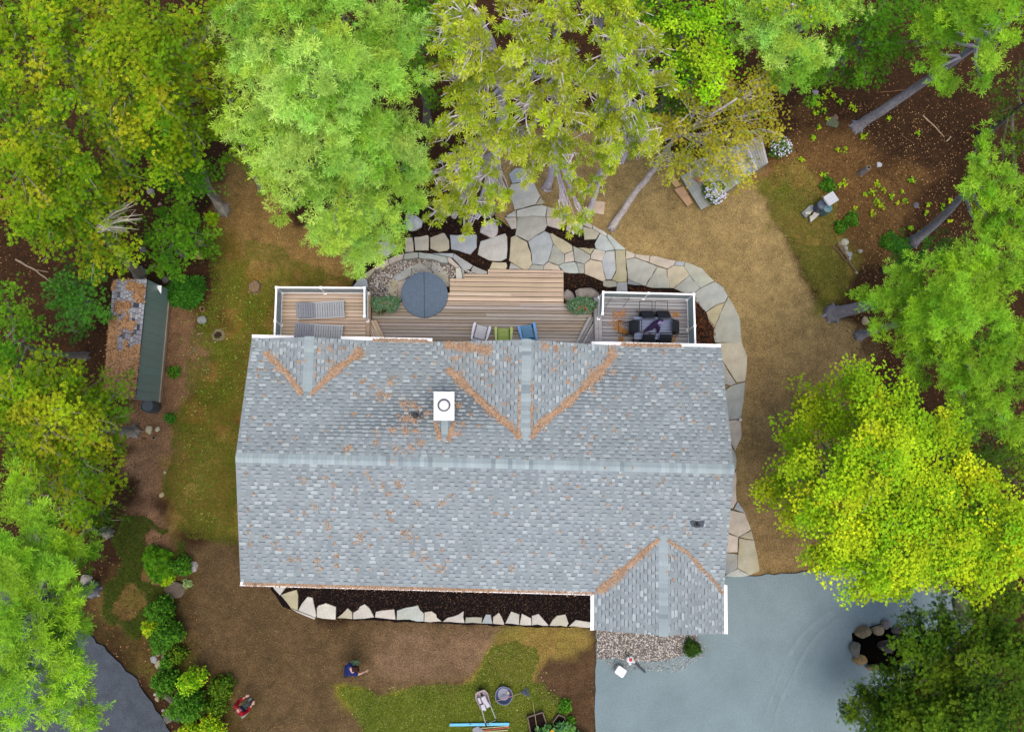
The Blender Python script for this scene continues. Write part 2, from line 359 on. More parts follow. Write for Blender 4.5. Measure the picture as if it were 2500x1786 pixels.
A = lambda pts: crop(850, 500, 6.494, pts)
B = lambda pts: crop(1150, 440, 6.494, pts)
Cc = lambda pts: crop(1450, 550, 5.6775, pts)
D = lambda pts: crop(1740, 830, 2.706, pts)
E_ = lambda pts: crop(640, 1410, 5.412, pts)
F_ = lambda pts: crop(1040, 1410, 5.412, pts)
patio = thing('stone_patio', None, None, P(1250, 600), kind='structure')
for c, z, pts in [
 ('p', .1, A([(905, 515), (1015, 512), (1035, 600), (1040, 745), (905, 750)])),
 ('p', .1, A([(1045, 510), (1255, 475), (1280, 500), (1275, 720), (1062, 722), (1052, 600)])),
 ('y', .1, A([(1298, 520), (1500, 442), (1530, 450), (1600, 560), (1605, 690), (1570, 722), (1440, 745), (1300, 690)])),
 ('b', .1, A([(1612, 472), (2035, 465), (2045, 500), (2040, 670), (1940, 785), (1750, 725), (1630, 700)])),
 ('c', .1, A([(305, 760), (420, 600), (600, 560), (800, 640), (720, 740), (640, 810), (390, 845), (330, 820)])),
 ('w', .1, B([(105, 1175), (150, 965), (410, 880), (545, 840), (575, 900), (580, 1090), (565, 1235), (480, 1280), (280, 1265), (140, 1195)])),
 ('y', .1, B([(630, 905), (700, 868), (890, 975), (950, 1150), (970, 1325), (910, 1415), (830, 1415), (600, 1270), (620, 1060)])),
 ('y', .1, B([(285, 1410), (335, 1295), (440, 1300), (560, 1300), (575, 1360), (555, 1412)])),
 ('b', .1, B([(600, 1412), (625, 1305), (680, 1330), (815, 1415)])),
 ('g', .1, B([(735, 575), (960, 560), (1185, 578), (1205, 720), (1165, 800), (1010, 890), (905, 965), (700, 865), (720, 760)])),
 ('b', .1, B([(905, 970), (1010, 890), (1170, 805), (1245, 840), (1300, 1005), (1225, 1280), (1155, 1345), (970, 1325), (950, 1120)])),
 ('y', .1, B([(1245, 840), (1290, 840), (1605, 1035), (1615, 1115), (1480, 1165), (1305, 1010)])),
 ('g', .1, B([(1305, 1015), (1480, 1170), (1485, 1305), (1385, 1345), (1225, 1285)])),
 ('p', .1, B([(1485, 1170), (1618, 1118), (1640, 1280), (1485, 1305)])),
 ('g', .1, B([(1620, 1040), (1700, 1075), (1895, 1185), (1890, 1245), (1800, 1325), (1645, 1285)])),
 ('o', .1, B([(1700, 1068), (1960, 1075), (1895, 1175)])),
 ('p', .1, B([(1960, 1085), (2140, 1125), (2080, 1280), (1895, 1245), (1900, 1180)])),
 ('y', .1, B([(1895, 1250), (2070, 1285), (2140, 1580), (2080, 1600), (1950, 1540), (1800, 1480), (1805, 1320)])),
 ('g', .1, B([(1665, 1300), (1805, 1330), (1795, 1475), (1710, 1470)])),
 ('c', .1, B([(1390, 1350), (1480, 1310), (1640, 1290), (1665, 1310), (1710, 1470), (1650, 1475), (1465, 1455)])),
 ('p', .1, B([(1155, 1350), (1225, 1290), (1385, 1350), (1430, 1430), (1150, 1420)])),
 ('g', .1, B([(910, 1415), (970, 1330), (1155, 1350), (1148, 1420)])),
 ('w', .2, B([(570, 550), (710, 475), (715, 575), (560, 580)])),
 ('w', .22, B([(722, 480), (850, 445), (1000, 405), (1120, 390), (1205, 415), (1180, 572), (960, 560), (725, 580)])),
 ('p', .2, B([(1210, 415), (1350, 455), (1340, 582), (1190, 575)])),
 ('y', .2, B([(1350, 458), (1510, 500), (1520, 590), (1345, 585)])),
 ('p', .12, B([(530, 590), (720, 585), (720, 760), (640, 770)])),
 ('p', .12, B([(1195, 585), (1515, 600), (1510, 660), (1410, 775), (1205, 715)])),
 ('p', .12, B([(1530, 600), (1630, 610), (1780, 700), (1770, 770), (1690, 835), (1640, 840), (1505, 790)])),
 ('p', .2, B([(1785, 625), (1930, 710), (1920, 765), (1770, 705)])),
 ('w', .2, B([(1935, 712), (2165, 845), (2145, 890), (2030, 820), (1930, 765)])),
 ('y', .12, B([(1775, 735), (1920, 765), (2045, 825), (1980, 930), (1800, 940)])),
 ('c', .12, Cc([(90, 100), (165, 145), (285, 310), (290, 335), (170, 355), (25, 320), (10, 250)])),
 ('c', .2, Cc([(195, 115), (435, 320), (430, 335), (300, 340), (180, 150)])),
 ('b', .12, Cc([(170, 360), (290, 345), (310, 620), (245, 750), (170, 750), (110, 500)])),
 ('o', .2, Cc([(300, 345), (435, 335), (445, 600), (460, 650), (455, 785), (320, 785), (250, 750), (310, 640)])),
 ('g', .12, Cc([(125, 765), (320, 765), (320, 845), (210, 860), (130, 840)])),
 ('b', .1, Cc([(325, 785), (460, 785), (468, 920), (310, 920)])),
 ('p', .05, Cc([(445, 345), (570, 390), (565, 440), (440, 470)])),
 ('p', .05, Cc([(572, 395), (775, 420), (765, 505), (570, 440)])),
 ('p', .05, Cc([(778, 425), (860, 420), (1140, 490), (1105, 555), (1010, 600), (765, 510)])),
 ('b', .05, Cc([(1143, 490), (1265, 505), (1245, 560), (1110, 552)])),
 ('g', .05, Cc([(445, 475), (565, 445), (880, 570), (720, 840), (660, 825), (470, 740), (460, 600)])),
 ('g', .05, Cc([(880, 570), (1010, 605), (1015, 700), (1050, 870), (800, 865), (720, 845)])),
 ('y', .05, Cc([(1015, 605), (1110, 555), (1245, 560), (1325, 685), (1110, 870), (1055, 870), (1020, 740)])),
 ('g', .05, Cc([(1265, 505), (1500, 590), (1670, 770), (1475, 870), (1325, 685), (1250, 565)])),
 ('g', .05, Cc([(1110, 875), (1325, 690), (1470, 870), (1390, 940), (1250, 935)])),
 ('d', .05, Cc([(470, 745), (660, 830), (465, 815)])),
 ('g', .05, Cc([(1395, 935), (1480, 870), (1680, 775), (1800, 860), (1860, 975), (1820, 1060), (1700, 1100), (1560, 1200), (1400, 1050)])),
 ('o', .05, Cc([(1560, 1205), (1700, 1105), (1820, 1065), (1665, 1430), (1600, 1340)])),
 ('g', .05, Cc([(1865, 990), (1960, 1150), (2020, 1270), (2040, 1500), (2055, 1624), (1680, 1624), (1660, 1540), (1665, 1440), (1760, 1200)])),
 ('y', .05, D([(20, 20), (190, 10), (228, 100), (225, 200), (215, 270), (160, 280), (60, 130)])),
 ('g', .05, D([(45, 110), (155, 285), (120, 300), (50, 285)])),
 ('g', .05, D([(120, 302), (215, 275), (205, 400), (185, 520), (90, 530), (65, 345)])),
 ('p', .05, D([(90, 535), (185, 525), (192, 640), (150, 730), (100, 640)])),
 ('g', .05, D([(100, 660), (150, 740), (160, 790), (155, 850), (110, 850)])),
 ('p', .05, D([(110, 870), (155, 870), (160, 1065), (135, 1110), (100, 1110)])),
 ('b', .05, D([(165, 1065), (215, 1140), (140, 1115)])),
 ('p', .05, D([(115, 1120), (215, 1140), (255, 1250), (170, 1300), (90, 1265)])),
 ('o', .05, D([(175, 1300), (258, 1255), (273, 1318)])),
 ('p', .05, D([(80, 1270), (170, 1300), (165, 1400), (60, 1400)])),
 ('o', .05, D([(175, 1305), (275, 1320), (300, 1440), (310, 1525), (250, 1550), (165, 1505)])),
 ('d', .05, D([(55, 1400), (165, 1412), (165, 1505), (95, 1550), (50, 1520)])),
 ('c', .05, D([(75, 1560), (165, 1508), (250, 1550), (200, 1562)])),
 ('w', .1, B([(590, 150), (640, 60), (900, 20), (1000, 30), (1100, 240), (1020, 385), (830, 440), (690, 470)])),
 ('y', .1, B([(1020, 392), (1110, 260), (1170, 355), (1120, 380)])),
 ('b', .1, [(1250, 447), (1242, 425), (1258, 410), (1298, 408), (1304, 440)]),
 ]: stone(patio, pts, z, c)
for c, pts in [('b', [(60, 1305), (205, 1125), (300, 1185), (315, 1300), (280, 1330)]), ('o', [(210, 1120), (415, 990), (430, 1025), (300, 1175)]), ('p', [(420, 985), (630, 860), (650, 950), (435, 1030)]),
 ('p', [(635, 858), (770, 790), (890, 770), (860, 860), (655, 948)]), ('g', [(893, 768), (1110, 750), (1110, 835), (870, 860)]), ('g', [(1115, 750), (1300, 768), (1560, 825), (1590, 900), (1560, 925), (1380, 870), (1115, 835)]),
 ('p', [(1565, 825), (1630, 840), (1780, 990), (1700, 990), (1590, 905)]), ('w', [(1780, 990), (1815, 1195), (1715, 1200), (1702, 995)])]:
    stone(patio, A(pts), .34, c, th=.36, name='wall_stone')
for c, z, pts in [('b', .2, [(1320, 765), (1670, 765), (1660, 840), (1560, 822)]), ('b', .2, [(1672, 765), (1810, 850), (1980, 960), (1930, 1020), (1840, 1040), (1790, 990), (1660, 845)]), ('b', .2, [(1985, 962), (2100, 1010), (2205, 1055), (2200, 1100), (2060, 1125), (1945, 1030)]),
 ('g', .2, [(1785, 990), (1840, 1040), (1850, 1130), (1820, 1195)]), ('g', .12, [(1010, 960), (1130, 915), (1300, 1030), (1350, 1090), (1180, 1200), (1000, 1095)]), ('b', .12, [(700, 1155), (1000, 965), (1000, 1100), (910, 1170), (800, 1215)]),
 ('o', .12, [(655, 1175), (700, 1165), (795, 1215), (780, 1450), (630, 1450), (640, 1250)]), ('p', .12, [(800, 1220), (900, 1180), (1000, 1300), (950, 1500), (785, 1500)]), ('d', .12, [(1160, 915), (1330, 900), (1305, 1025)]),
 ('b', .12, [(1340, 905), (1420, 915), (1530, 1030), (1360, 1065), (1310, 1030)]), ('g', .12, [(1365, 1070), (1550, 1040), (1605, 1210), (1605, 1300), (1450, 1290), (1300, 1150)])]:
    stone(patio, A(pts), z, c)
# front edging
edge = thing('stone_edging', None, None, P(1000, 1510), kind='structure')
for c, pts in [('w', E_([(135, 60), (318, 60), (310, 130), (235, 230), (150, 140)])), ('o', E_([(240, 225), (455, 155), (475, 230), (470, 430), (380, 400)])), ('w', E_([(475, 430), (520, 340), (600, 245), (668, 262), (715, 500), (700, 525)])),
 ('w', E_([(720, 400), (740, 365), (840, 332), (975, 380), (970, 550), (720, 520)])), ('o', E_([(985, 530), (1130, 395), (1190, 450), (1192, 545)])), ('w', E_([(1200, 460), (1270, 415), (1290, 375), (1355, 345), (1420, 400), (1480, 520), (1340, 540), (1200, 545)])),
 ('w', E_([(1490, 520), (1500, 445), (1745, 412), (1765, 550)])), ('c', E_([(1775, 555), (1780, 430), (1900, 390), (2060, 360), (2085, 420), (2140, 470), (2135, 575)])), ('w', F_([(-20, 450), (75, 438), (135, 480), (145, 525), (210, 575), (-25, 578)])),
 ('w', F_([(215, 580), (500, 435), (512, 595)])), ('g', F_([(515, 595), (525, 520), (745, 520), (735, 600)])), ('b', F_([(735, 600), (790, 480), (855, 482), (880, 605)])), ('p', F_([(885, 605), (885, 515), (965, 455), (1035, 600), (1030, 620)])),
 ('w', F_([(1045, 600), (1125, 440), (1235, 480), (1230, 620)])), ('w', F_([(1235, 620), (1265, 468), (1390, 530), (1395, 625)])), ('w', F_([(1400, 625), (1398, 500), (1490, 472), (1625, 630)])), ('w', F_([(1630, 630), (1730, 495), (1845, 480), (1885, 600), (1860, 645)])),
 ('w', F_([(1885, 640), (1980, 553), (2210, 590), (2210, 652)])), ('w', E_([(370, 402), (470, 437), (700, 530), (692, 548), (560, 500), (450, 450)]))]:
    stone(edge, pts, .14, c, th=.2, name='edging_stone', rough=.016)
# pebbles
def pebbles(n, region, z, lo, hi, cols, label, holes=(), label_name='pebbles'):
    pw = [p[:2] for p in PP(region, z)]; xs = [p[0] for p in pw]; ys = [p[1] for p in pw]
    X = rng.uniform(min(xs), max(xs), n*3); Y = rng.uniform(min(ys), max(ys), n*3); s = sdist(X, Y, pw) > 0
    for h in holes: s &= sdist(X, Y, [p[:2] for p in PP(h, z)]) < 0
    X = X[s][:n]; Y = Y[s][:n]; n = len(X)
    o = np.array([(1, 0, 0), (0, 1, 0), (-1, 0, 0), (0, -1, 0), (0, 0, 1.), (.6, .6, .55), (-.6, .6, .55), (-.6, -.6, .55), (.6, -.6, .55)])
    f = np.array([(0, 1, 5), (1, 2, 6), (2, 3, 7), (3, 0, 8), (5, 1, 6), (6, 2, 7), (7, 3, 8), (8, 0, 5), (5, 6, 4), (6, 7, 4), (7, 8, 4), (8, 5, 4)])
    r = rng.uniform(lo, hi, (n, 1, 1)); sc = rng.uniform(.6, 1.2, (n, 1, 3))*r; sc[:, :, 2] *= .7
    V = o[None]*sc; a = rng.uniform(0, 6.28, n); ca, sa = np.cos(a)[:, None], np.sin(a)[:, None]
    V = np.stack([V[..., 0]*ca-V[..., 1]*sa, V[..., 0]*sa+V[..., 1]*ca, V[..., 2]], -1)+np.stack([X, Y, np.full(n, z)], -1)[:, None]
    Fc = (f[None]+np.arange(n)[:, None, None]*9).reshape(-1, 3); cc = np.array(cols)[rng.integers(0, len(cols), n)]*rng.uniform(.8, 1.2, (n, 1))
    mk(label_name, V.reshape(-1, 3), Fc, 'pebble', col=np.repeat(cc, 9, 0), label=label, cat='pebbles', kind='stuff')
M['gravelbed'] = mat('gravel_bed', lin(120, 116, 112), .95, 12, .4, ns2=60, na2=.4, bump=1, bs=40, spec=.1)
gr1 = A([(315, 1300), (300, 1185), (430, 1030), (650, 950), (860, 865), (1110, 840), (1380, 875), (1560, 930), (1700, 1000), (1712, 1205), (1500, 1300), (1000, 1300), (860, 1500), (330, 1480)])
sheet('gravel_bed', gr1, .09, 'gravelbed', amp=.0)
pc = [lin(196, 190, 182), lin(160, 150, 140), lin(120, 112, 108), lin(214, 208, 200), lin(150, 130, 112), lin(96, 92, 92)]
pebbles(3600, gr1, .092, .022, .05, pc, 'light grey rounded pebbles around the covered hot tub')
gr2 = [(1458, 1520), (1700, 1530), (1702, 1565), (1690, 1588), (1655, 1602), (1600, 1613), (1560, 1612), (1500, 1606), (1458, 1608)]
sheet('gravel_bed', gr2, .045, 'gravelbed', amp=.03)
pebbles(5200, gr2, .046, .02, .042, pc, 'grey washed pebble strip under the porch gable by the driveway')
pebbles(160, A([(1850, 1030), (1950, 1040), (2060, 1110), (2200, 1090), (2195, 1125), (1860, 1130)]), .21, .02, .04, pc, 'loose pebbles at the foot of the wooden steps')
pebbles(900, [(1458, 1600), (1560, 1608), (1660, 1595), (1710, 1560), (1730, 1590), (1660, 1640), (1500, 1630)], .031, .012, .026, pc, 'pebbles strayed from the strip onto the stone dust driveway')
# ---------------------------------------------------------------- house
HE, HR, LU, LV, VR = 3.5, 4.75, 17.35, 8.9, 4.45
cSW, cSE, cNW, cNE = P(587, 1420, HE), P(1766, 1452, HE), P(615, 825, HE), P(1760, 848, HE)
SL = (HR-HE)/VR
def HW(u, v, z):
    a, b = u/LU, v/LV
    p = (cSW[:2]*(1-a)+cSE[:2]*a)*(1-b)+(cNW[:2]*(1-a)+cNE[:2]*a)*b
    return (p[0], p[1], z)
def HI(x, y):   # inverse by iteration
    u, v = x-cSW[0], y-cSW[1]
    for _ in range(12):
        q = HW(u, v, 0); u += x-q[0]; v += y-q[1]
    return u, v
zm = lambda v: HR-SL*abs(v-VR)
gab = []   # (ridge u, ridge z, v end, v apex, half width, slope)
def add_gable(u, apexv, vend, hw=None):
    zr = zm(apexv); hw = (zr-HE)/SL if hw is None else hw; s = (zr-HE)/hw
    gab.append((u, zr, vend, apexv, hw, s))
u1 = HI(*P(752, 900, 4.1)[:2])[0]; u2 = HI(*P(1284, 950, 4.4)[:2])[0]; u3 = HI(*P(1622, 1430, 4.2)[:2])[0]
add_gable(u1, HI(*P(749, 966, 4.1)[:2])[1], LV-.02); add_gable(u2, HI(*P(1283, 1075, 4.55)[:2])[1], LV-.02)
add_gable(u3, HI(*P(1622, 1306, 4.1)[:2])[1], HI(*P(1622, 1551, 4.1)[:2])[1], 2.38)
def roofz(u, v):
    z = zm(v) if (0 <= v <= LV and 0 <= u <= LU) else -9
    for (gu, zr, ve, va, hw, s) in gab:
        lo, hi = min(ve, va-.0), max(ve, va)
        if ve > va: ok = va-.05 <= v <= ve
        else: ok = ve <= v <= va+.05
        if ok and abs(u-gu) <= hw: z = max(z, zr-s*abs(u-gu))
    return z
house = thing('house', 'long grey shingled house with cross gables seen from straight above', 'house', HW(LU/2, VR, 0))
# walls and foundation
wall = MB(); o_ = .45
def wbox(mb, u0, u1_, v0, v1, z0, z1): mb.hull4([HW(u0, v0, z0), HW(u1_, v0, z0), HW(u1_, v1, z0), HW(u0, v1, z0)], [HW(u0, v0, z1), HW(u1_, v0, z1), HW(u1_, v1, z1), HW(u0, v1, z1)], lin(196, 192, 182))
wbox(wall, o_, LU-o_, o_, LV-o_, -.3, HE-.02); wbox(wall, u3-2, u3+2, gab[2][2]+.45, o_+.01, -.3, HE-.04)
wobj = wall.build('wall', 'paint', house, world=True)
for i in range(18):
    z = .2+i*.18
    for (a, b) in (((o_, o_), (LU-o_, o_)), ((o_, LV-o_), (LU-o_, LV-o_)), ((o_, o_), (o_, LV-o_)), ((LU-o_, o_), (LU-o_, LV-o_))):
        pa, pb = np.array(HW(*a, z)), np.array(HW(*b, z)); d = (pb-pa)/np.linalg.norm(pb-pa); nrm = np.array([d[1], -d[0], 0])
        out = nrm if np.dot(nrm[:2], (pa+pb)[:2]/2-np.array(HW(LU/2, VR, 0))[:2]) > 0 else -nrm
        if i == 0: sb = globals().setdefault('sidingmb', MB())
        sidingmb.add([pa+out*.012, pb+out*.012, pb+out*.002+[0, 0, .16], pa+out*.002+[0, 0, .16]], [(0, 1, 2, 3)], lin(188, 186, 178))
sidingmb.build('siding', 'paint', house, world=True, kind='stuff')
for (uc, wd, z0, z1, cat) in ((2.2, 1.6, 1.5, 3.0, 'window'), (6.2, 2.2, 1.0, 3.0, 'patio_door'), (9.7, 2.2, 1.0, 3.0, 'patio_door'), (14.5, 1.8, 1.5, 3.0, 'window')):
    mb = MB(); mb.hull4([HW(uc-wd/2, LV-o_+.005, z0), HW(uc+wd/2, LV-o_+.005, z0), HW(uc+wd/2, LV-o_+.06, z0), HW(uc-wd/2, LV-o_+.06, z0)], [HW(uc-wd/2, LV-o_+.005, z1), HW(uc+wd/2, LV-o_+.005, z1), HW(uc+wd/2, LV-o_+.06, z1), HW(uc-wd/2, LV-o_+.06, z1)])
    fo = mb.build(cat, 'white', house, world=True)
    mb = MB(); mb.hull4([HW(uc-wd/2+.08, LV-o_+.061, z0+.08), HW(uc+wd/2-.08, LV-o_+.061, z0+.08), HW(uc+wd/2-.08, LV-o_+.068, z0+.08), HW(uc-wd/2+.08, LV-o_+.068, z0+.08)], [HW(uc-wd/2+.08, LV-o_+.061, z1-.08), HW(uc+wd/2-.08, LV-o_+.061, z1-.08), HW(uc+wd/2-.08, LV-o_+.068, z1-.08), HW(uc-wd/2+.08, LV-o_+.068, z1-.08)], lin(40, 50, 58))
    mb.build('pane', 'plastic', fo, world=True)
# roof deck (one part), shingles lie on it as sub-parts
rf = MB(); TH = .16
def slab(pts, th=TH):
    rf.hull4([HW(u, v, z-th) for u, v, z in pts], [HW(u, v, z-.004) for u, v, z in pts], lin(110, 118, 124))
slab([(0, 0, HE), (LU, 0, HE), (LU, VR, HR), (0, VR, HR)]); slab([(0, VR, HR), (LU, VR, HR), (LU, LV, HE), (0, LV, HE)])
for (gu, zr, ve, va, hw, s) in gab:
    vb = LV if ve > va else 0.
    if ve > va:
        slab([(gu-hw, LV-.01, HE), (gu, va, zr), (gu, ve, zr), (gu-hw, ve, HE)][1:] + [(gu-hw, LV-.01, HE)] if False else [(gu, va, zr-.001), (gu, ve, zr-.001), (gu-hw, ve, HE)], .05)
        slab([(gu, va, zr-.001), (gu+hw, ve, HE), (gu, ve, zr-.001)], .05)
    else:
        slab([(gu, va, zr), (gu-hw, 0, HE), (gu-hw, ve, HE), (gu, ve, zr)], .06); slab([(gu, va, zr), (gu, ve, zr), (gu+hw, ve, HE), (gu+hw, 0, HE)], .06)
roof = rf.build('roof', 'shingle', house, world=True)
# gable end walls under the rakes
for (gu, zr, ve, va, hw, s) in gab:
    sg = -1 if ve > va else 1; v0 = ve+sg*.42
    mb = MB(); mb.add([HW(gu-hw+.3, v0, HE-.3), HW(gu+hw-.3, v0, HE-.3), HW(gu, v0, zr-.1), HW(gu-hw+.3, v0+sg*.1, HE-.3), HW(gu+hw-.3, v0+sg*.1, HE-.3), HW(gu, v0+sg*.1, zr-.1)], [(0, 1, 2), (5, 4, 3), (0, 3, 4, 1), (1, 4, 5, 2), (2, 5, 3, 0)], lin(190, 188, 180))
    mb.build('gable_wall', 'paint', house, world=True)
BASEC = [lin(145, 154, 157), lin(141, 150, 154), lin(149, 158, 160), lin(138, 147, 151), lin(146, 155, 158)]
LIGHT = [lin(167, 176, 178), lin(160, 169, 172), lin(177, 186, 187), lin(155, 164, 168), lin(151, 160, 164), lin(147, 156, 160), lin(162, 168, 172), lin(157, 166, 169), lin(153, 162, 165)]
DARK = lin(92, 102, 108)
shing = MB(); singles = []
EXP = .138
def course_field(fn, a0, a1, nb, seed, vis, alim=None, per_single=0):
    """fn(a, b, lift) -> world; a along the course, b down the slope"""
    r = random.Random(seed)
    for k in range(nb):
        b0, b1 = k*EXP, (k+1)*EXP; a = (alim(k) if alim else a0)+r.uniform(-.3, 0); a = max(a, a0)
        rowc = r.uniform(.97, 1.03)
        while a < a1-.02:
            L = min(r.choice([.28, .33, .42]), a1-a); c = tuple(x*rowc for x in r.choice(BASEC))
            if vis(a+L/2, (b0+b1)/2):
                V = [fn(a, b0, .002), fn(a+L, b0, .002), fn(a+L, b1+.006, .010), fn(a, b1+.006, .010), fn(a, b1+.006, -.004), fn(a+L, b1+.006, -.004)]
                shing.add(V, [(0, 1, 2, 3), (3, 2, 5, 4)], c)
            a += L
        a = (alim(k) if alim else a0)+r.uniform(0, .2); a = max(a, a0)
        while a < a1-.06:
            L = min(r.choice([.1, .16, .2, .24]), a1-a)
            if vis(a+L/2, (b0+b1)/2):
                c = r.choice(LIGHT); l = .007
                V = [fn(a, b0+.018, .003), fn(a+L, b0+.018, .003), fn(a+L, b1+.004, .010+l), fn(a, b1+.004, .010+l), fn(a, b1+.004, -.002), fn(a+L, b1+.004, -.002), fn(a, b0+.018, 0), fn(a+L, b0+.018, 0)]
                F = [(0, 1, 2, 3), (3, 2, 5, 4), (0, 3, 4, 6), (2, 1, 7, 5)]
                m_ = per_single and len(singles) < 300 and k < per_single
                if m_: singles.append((V, F, c))
                else: shing.add(V, F, c)
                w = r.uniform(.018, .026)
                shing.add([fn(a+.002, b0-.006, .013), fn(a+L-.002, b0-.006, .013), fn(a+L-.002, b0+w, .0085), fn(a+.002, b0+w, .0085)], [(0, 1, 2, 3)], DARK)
            a += L; g = r.uniform(.1, .3)
            a += g
nb = int(VR/EXP)+1; EXP = VR/nb
above = lambda u, v, z: roofz(min(max(u, .01), LU-.01), min(max(v, .01), LV-.01)) <= z+.03
course_field(lambda a, b, l: HW(a, VR+b, HR-SL*b+l), 0, LU, nb, 1, lambda a, b: above(a, VR+b, HR-SL*b), per_single=3)
course_field(lambda a, b, l: HW(a, VR-b, HR-SL*b+l), 0, LU, nb, 2, lambda a, b: above(a, VR-b, HR-SL*b), per_single=6)
for gi, (gu, zr, ve, va, hw, s) in enumerate(gab):
    n = round(hw/EXP); E0 = EXP; EXP = hw/n; north = ve > va
    for sg in (-1, 1):
        def lim(k, s=s, zr=zr): # valley position along the ridge direction
            z = zr-s*(k+.2)*EXP; d = (HR-z)/SL; return d
        if north: course_field(lambda a, b, l, sg=sg: HW(gu+sg*b, VR+a, zr-s*b+l+.001), 0, ve-VR, n, 10+gi*2+sg, lambda a, b: True, alim=lambda k: lim(k)-.05)
        else: course_field(lambda a, b, l, sg=sg: HW(gu+sg*b, VR-a, zr-s*b+l+.001), 0, VR-ve, n, 10+gi*2+sg, lambda a, b: True, alim=lambda k: lim(k)-.05)
    EXP = E0
# faces may be wound either way: make every top face point up
def fix_up(V, F):
    out = []
    for f in F:
        a, b, c = [np.array(V[i]) for i in f[:3]]; nz = np.cross(b-a, c-a)[2]
        out.append(tuple(f[::-1]) if nz < -1e-7 else tuple(f))
    return out
shing.F = fix_up(shing.V, shing.F)
shing.build('shingle_field', 'shingle', roof, world=True, kind='stuff')
for V, F, c in singles: mk('shingle', V, fix_up(V, F), 'shingle', roof, world=True, col=np.tile(c, (len(V), 1)))
# ridge caps
RC = [lin(164, 177, 180), lin(158, 171, 174), lin(170, 183, 185), lin(152, 165, 169), lin(161, 174, 177), lin(140, 152, 157)]
def caps(fn, L, w, drop, n=None):
    n = n or int(L/.145); st = L/n
    for i in range(n):
        a0, a1 = i*st, (i+1)*st+.01; c = random.choices(RC, [4, 3, 3, 2, 3, 1])[0]
        V = [fn(a0, -w, -drop+.010), fn(a1, -w, -drop+.022), fn(a1, 0, .034), fn(a0, 0, .022), fn(a1, w, -drop+.022), fn(a0, w, -drop+.010), fn(a1, -w, -drop+.0), fn(a1, w, -drop+.0), fn(a1, 0, .014), fn(a0, -w, -drop), fn(a0, w, -drop)]
        F = fix_up(V, [(0, 1, 2, 3), (3, 2, 4, 5), (1, 6, 8, 2), (2, 8, 7, 4), (0, 9, 6, 1), (5, 4, 7, 10)])
        mk('ridge_cap', V, F, 'shingle', roof, world=True, col=np.tile(jit(c, .04), (len(V), 1)))
caps(lambda a, b, l: HW(a, VR+b, HR+l), LU+.01, .17, .17*SL)
for (gu, zr, ve, va, hw, s) in gab:
    sg = 1 if ve > va else -1
    caps(lambda a, b, l: HW(gu+b, va-.0*sg+sg*a, zr+l), abs(ve-va)+.02, .17, .17*s)
# gutters, fascia and rakes (white)
def bar(name, a, b, w, h, off=0, m='white', par=house, **k):
    a = np.array(a); b = np.array(b); d = (b-a)/np.linalg.norm(b-a); nn = np.array([-d[1], d[0], 0]); nn /= np.linalg.norm(nn)
    mb = MB(); pts = [a+nn*(off-w/2), b+nn*(off-w/2), b+nn*(off+w/2), a+nn*(off+w/2)]
    mb.hull4([p-[0, 0, h] for p in pts], pts); return mb.build(name, m, par, world=True, **k)
def gutter(a, b, side, L=None):
    a = np.array(a, float); b = np.array(b, float); d = (b-a)/np.linalg.norm(b-a); nn = np.array([-d[1], d[0], 0])*side; nn /= np.linalg.norm(nn)
    mb = MB(); prof = [(0, 0), (0, -.09), (.11, -.09), (.13, .012), (.108, .012), (.1, -.045), (.015, -.045), (.015, 0)]
    V = [a+nn*x+[0, 0, z-.02] for x, z in prof]+[b+nn*x+[0, 0, z-.02] for x, z in prof]; n = 8
    mb.add(V, [(i, (i+1) % n, n+(i+1) % n, n+i) for i in range(n)]+[tuple(range(n)), tuple(range(2*n-1, n-1, -1))]); return mb.build('gutter', 'white', house, world=True)
gE = gab[2]
gutter(HW(-.02, 0, HE-.01), HW(gE[0]-gE[4]-.02, 0, HE-.01), -1)
gutter(HW(gE[0]-gE[4], -.05, HE-.01), HW(gE[0]-gE[4], gE[2]-.02, HE-.01), -1)
gutter(HW(gE[0]+gE[4], .35, HE-.01), HW(gE[0]+gE[4], gE[2]-.02, HE-.01), 1)
for a, b in ((0, gab[0][0]-.7), (gab[0][0]+1.0, gab[1][0]-gab[1][4]+.2), (gab[1][0]+2.5, LU+.02)): gutter(HW(a-.02 if a == 0 else a, LV, HE-.01), HW(b, LV, HE-.01), 1)
for (gu, zr, ve, va, hw, s) in gab:
    for sg in (-1, 1): bar('rake_board', HW(gu, ve+(-.03 if ve > va else .03), zr-.035), HW(gu+sg*hw, ve+(-.03 if ve > va else .03), HE-.035), .03, .16)
for uu in (.025, LU-.025):
    bar('rake_board', HW(uu, 0, HE-.035), HW(uu, VR, HR-.035), .03, .16); bar('rake_board', HW(uu, VR, HR-.035), HW(uu, LV, HE-.035), .03, .16)
